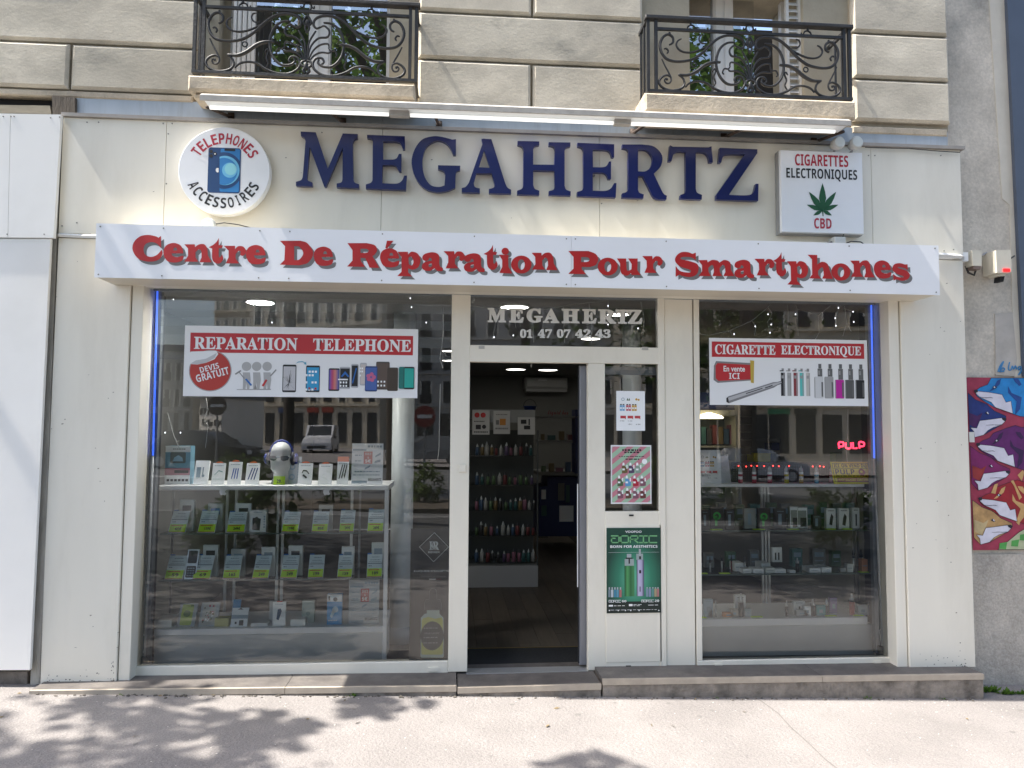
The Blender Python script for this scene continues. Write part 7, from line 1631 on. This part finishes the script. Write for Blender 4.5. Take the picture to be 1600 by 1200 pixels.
# buildings
FACB = [M('facade_cream', (.60, .54, .43), .9, var=.08), M('facade_grey', (.42, .42, .40), .9, var=.08), M('facade_white', (.78, .74, .66), .9, var=.05), M('facade_tan', (.52, .45, .34), .9, var=.08)]
WDK = M('far_window', (.03, .035, .04), .2); SHOPD = M('far_shop_glass', (.035, .04, .045), .15); ZROOF = M('zinc_roof', (.17, .18, .19), .6)
def far_building(lab, x0, x1, y, h, mat, cols, floors, z0=3.6, random_w=False, signs=(), yaw=0.0, deep=12):
    zg = min(gz(x0), gz(x1)) - .3; t = thing('facade_building', lab, 'building', ((x0+x1)/2, y, zg))
    box('wall', mat, t, x0, x1, y - deep, y, zg, h); box('roof', ZROOF, t, x0 - .15, x1 + .15, y - deep, y + .35, h + .002, h + .5)
    fl = (h - z0 - .4)/floors; cw = (x1-x0)/cols; k = 0
    for j in range(floors):
        if not random_w: box('cornice', mat, t, x0 + .02, x1 - .02, y + .001, y + .22, z0 + j*fl - .18, z0 + j*fl - .02)
        for i in range(cols):
            if random_w:
                if random.random() < .25: continue
                w, hh = random.choice(((.16, .34), (.26, .26), (.18, .42))); cx_ = x0 + cw*(i+.5) + random.uniform(-.12, .12); zz_ = z0 + j*fl + random.uniform(.1, fl - .45)
            else: w, hh, cx_, zz_ = min(1.15, cw*.42), fl*.66, x0 + cw*(i+.5), z0 + j*fl + .15
            f = box('window', WDK, t, cx_ - w/2, cx_ + w/2, y + .002, y + .03, zz_, zz_ + hh)
            if not random_w:
                box('window_surround', FACB[2], f, cx_ - w/2 - .12, cx_ - w/2 - .002, y + .002, y + .06, zz_, zz_ + hh); box('window_surround', FACB[2], f, cx_ + w/2 + .002, cx_ + w/2 + .12, y + .002, y + .06, zz_, zz_ + hh)
                if i % 2: box('balcony_rail', IRON, f, cx_ - w/2 - .1, cx_ + w/2 + .1, y + .07, y + .10, zz_, zz_ + .7)
    if not random_w:
        for i in range(cols):
            a, b = x0 + cw*i + .25, x0 + cw*(i+1) - .25
            s = box('shop_window', SHOPD, t, a, b, y + .002, y + .04, zg + .8, 3.0)
            if i in signs: box('shop_sign', signs[i], s, a - .1, b + .1, y + .045, y + .12, 3.02, 3.4)
    t.rotation_euler = (0, 0, rad(yaw)); return t
q = RP(305, 500, 52); 
far_building('white apartment block with scattered little windows mirrored in the left window', RP(300, 640, 42).x, RP(358, 640, 42).x, -41.8, RP(330, 634, 42).z + .4, FACB[2], 11, 4, .4, True, yaw=38, deep=3)
far_building('tall cream stone building with shops mirrored in the left window', RP(372, 600, 55).x, RP(606, 600, 55).x, -54.8, 13.5, FACB[0], 9, 3, 3.7, False, {4: M('far_red_sign', (.5, .08, .05), .6), 5: M('far_red_sign', (.5, .08, .05), .6), 2: M('far_blue_sign', (.08, .12, .25), .6)}, yaw=20)
far_building('tan tower building behind the white block mirrored in the left window', RP(318, 500, 68).x, RP(470, 500, 68).x, -67.8, 16.5, FACB[3], 9, 5, 1.0, False, {}, yaw=25)
far_building('low grey building mirrored at the left edge of the left window', RP(236, 600, 60).x, RP(302, 600, 60).x, -59.8, 8.2, FACB[1], 4, 2, 3.4, False, {})
far_building('grey stone building with dark shops mirrored beside the doorway', RP(608, 600, 55).x, RP(960, 600, 55).x, -54.8, 15, FACB[1], 10, 4, 3.7, False, {3: M('far_green_sign', (.05, .25, .12), .6)}, yaw=12)
far_building('beige stone building with shops mirrored in the right window', RP(965, 600, 50).x, RP(1420, 600, 50).x, -49.8, 15.5, FACB[0], 12, 4, 3.7, False, {6: M('far_green_sign', (.05, .25, .12), .6), 7: M('far_dark_sign', (.04, .05, .05), .6)}, yaw=14)
far_building('long cream building closing the street far to the right', 21.5, 62, -49.8, 14.5, FACB[3], 12, 4, 3.7, False, {}); far_building('long cream building closing the street far to the left', -66, -34, -54.8, 11, FACB[0], 9, 3, 3.7, False, {})
# vehicles and street furniture
def car(lab, x, y, yaw, paint, van=False, grp='cars across the road'):
    t = thing('parked_van' if van else 'parked_car', lab, 'van' if van else 'car', (0, 0, 0), grp)
    L_, Wd, Ht = (4.4, 1.8, 1.85) if van else (4.1, 1.75, 1.5); hw = Wd/2
    prof = [(-L_/2, .35), (-L_/2, .8), (-L_/2 + .06, Ht - .1), (-L_/2 + .4, Ht), (L_*.10, Ht), (L_*.26, Ht*.62), (L_/2 - .15, Ht*.55), (L_/2, .75), (L_/2, .35)] if van else [(-L_/2, .35), (-L_/2, .85), (-L_/2 + .5, .95), (-L_/2 + .9, Ht - .06), (-.2, Ht), (.45, Ht - .08), (1.15, .95), (L_/2 - .1, .82), (L_/2, .6), (L_/2, .35)]
    n = len(prof); mb = MB(); mb.add([(p[0], s*hw*((.93 if van else .86) if p[1] > 1.0 else 1), p[1]) for s in (-1, 1) for p in prof], [list(range(n)), list(range(n, 2*n))[::-1]] + [[i, (i+1) % n, n + (i+1) % n, n + i] for i in range(n)]); mb.build('body', paint, t)
    gl_ = M('car_glass', (.02, .025, .03), .08)
    i0 = 4 if van else 5; A, B = prof[i0], prof[i0+1]
    def lerp(k): return (A[0] + (B[0]-A[0])*k + .012, A[1] + (B[1]-A[1])*k + .012)
    a, b = lerp(.10), lerp(.9); MB().quad((a[0], -hw*.76, a[1]), (a[0], hw*.76, a[1]), (b[0], hw*.82, b[1]), (b[0], -hw*.82, b[1])).build('windscreen', gl_, t)
    for s in (-1, 1):
        yy = s*(hw*(.93 if van else .86) + .012); MB().quad((-L_*.28, yy, 1.08), (L_*.10, yy, 1.08), (L_*.04, yy, Ht - .16), (-L_*.24, yy, Ht - .16)).build('side_window', gl_, t)
        for xx in (-L_*.31, L_*.31):
            w = MB().lathe([(.31, -.1), (.31, .1)], (xx, s*(hw - .08), .31), 18, 'Y').build('tyre', BLACKF, t); MB().lathe([(.19, -.012), (.19, .012)], (xx, s*(hw + .025), .31), 14, 'Y').build('rim', ALU, w)
        MB().box(L_/2 - .02, L_/2 + .02, min(s*.45, s*.8), max(s*.45, s*.8), .62, .76).build('headlight', WHITEM, t); MB().box(L_*.17, L_*.22, min(s*(hw+.0), s*(hw+.16)), max(s*(hw+.0), s*(hw+.16)), 1.0, 1.16).build('wing_mirror', BLACKF, t)
    MB().box(L_/2 - .005, L_/2 + .03, -.55, .55, .42, .58).build('grille', BLACKF, t); MB().box(L_/2 - .004, L_/2 + .034, -.26, .26, .36, .44 - .025).build('number_plate', PAPER, t)
    t.rotation_euler = (0, 0, yaw); t.location = (x, y, gz(x) - .14); return t
vp = RP(502, 690, 44); car('white van facing the shop mirrored above the left counter', vp.x, vp.y, rad(88), M('van_white', (.72, .72, .73), .3, coat=.5), True)
car('dark car parked side on mirrored at the left of the left window', RP(318, 700, 25).x, RP(318, 700, 25).y, rad(8), M('car_black', (.015, .017, .02), .25, coat=.6))
car('grey hatchback parked side on mirrored right of the left window column', RP(668, 700, 34).x, RP(668, 700, 34).y, rad(178), M('car_grey', (.18, .19, .2), .3, coat=.6)); car('white parked car mirrored low in the right window', RP(1180, 720, 27).x, RP(1180, 720, 27).y, rad(2), M('car_white', (.62, .62, .62), .3, coat=.6))
def road_sign(lab, x, y, h, col):
    t = thing('road_sign', lab, 'road sign', (x, y, gz(x)), 'round road signs'); MB().tube([(x, y, gz(x) - .2), (x, y, gz(x) + h)], .035, 8).build('post', STEEL, t)
    MB().lathe([(.3, .05), (.3, .075)], (x, y, gz(x) + h - .3), 24, 'Y').build('sign_disc', col, t); MB().box(x - .2, x + .2, y + .078, y + .082, gz(x) + h - .35, gz(x) + h - .25).build('sign_bar', WHITE, t)
sg1 = RP(338, 700, 20); road_sign('round road sign on a post mirrored in front of the white block', sg1.x, sg1.y, 2.5, RUST); sg2 = RP(663, 700, 16); road_sign('red no entry sign mirrored beside the left window column', sg2.x, sg2.y, 2.3, M('faded_sign_red', (.25, .02, .02), .7))
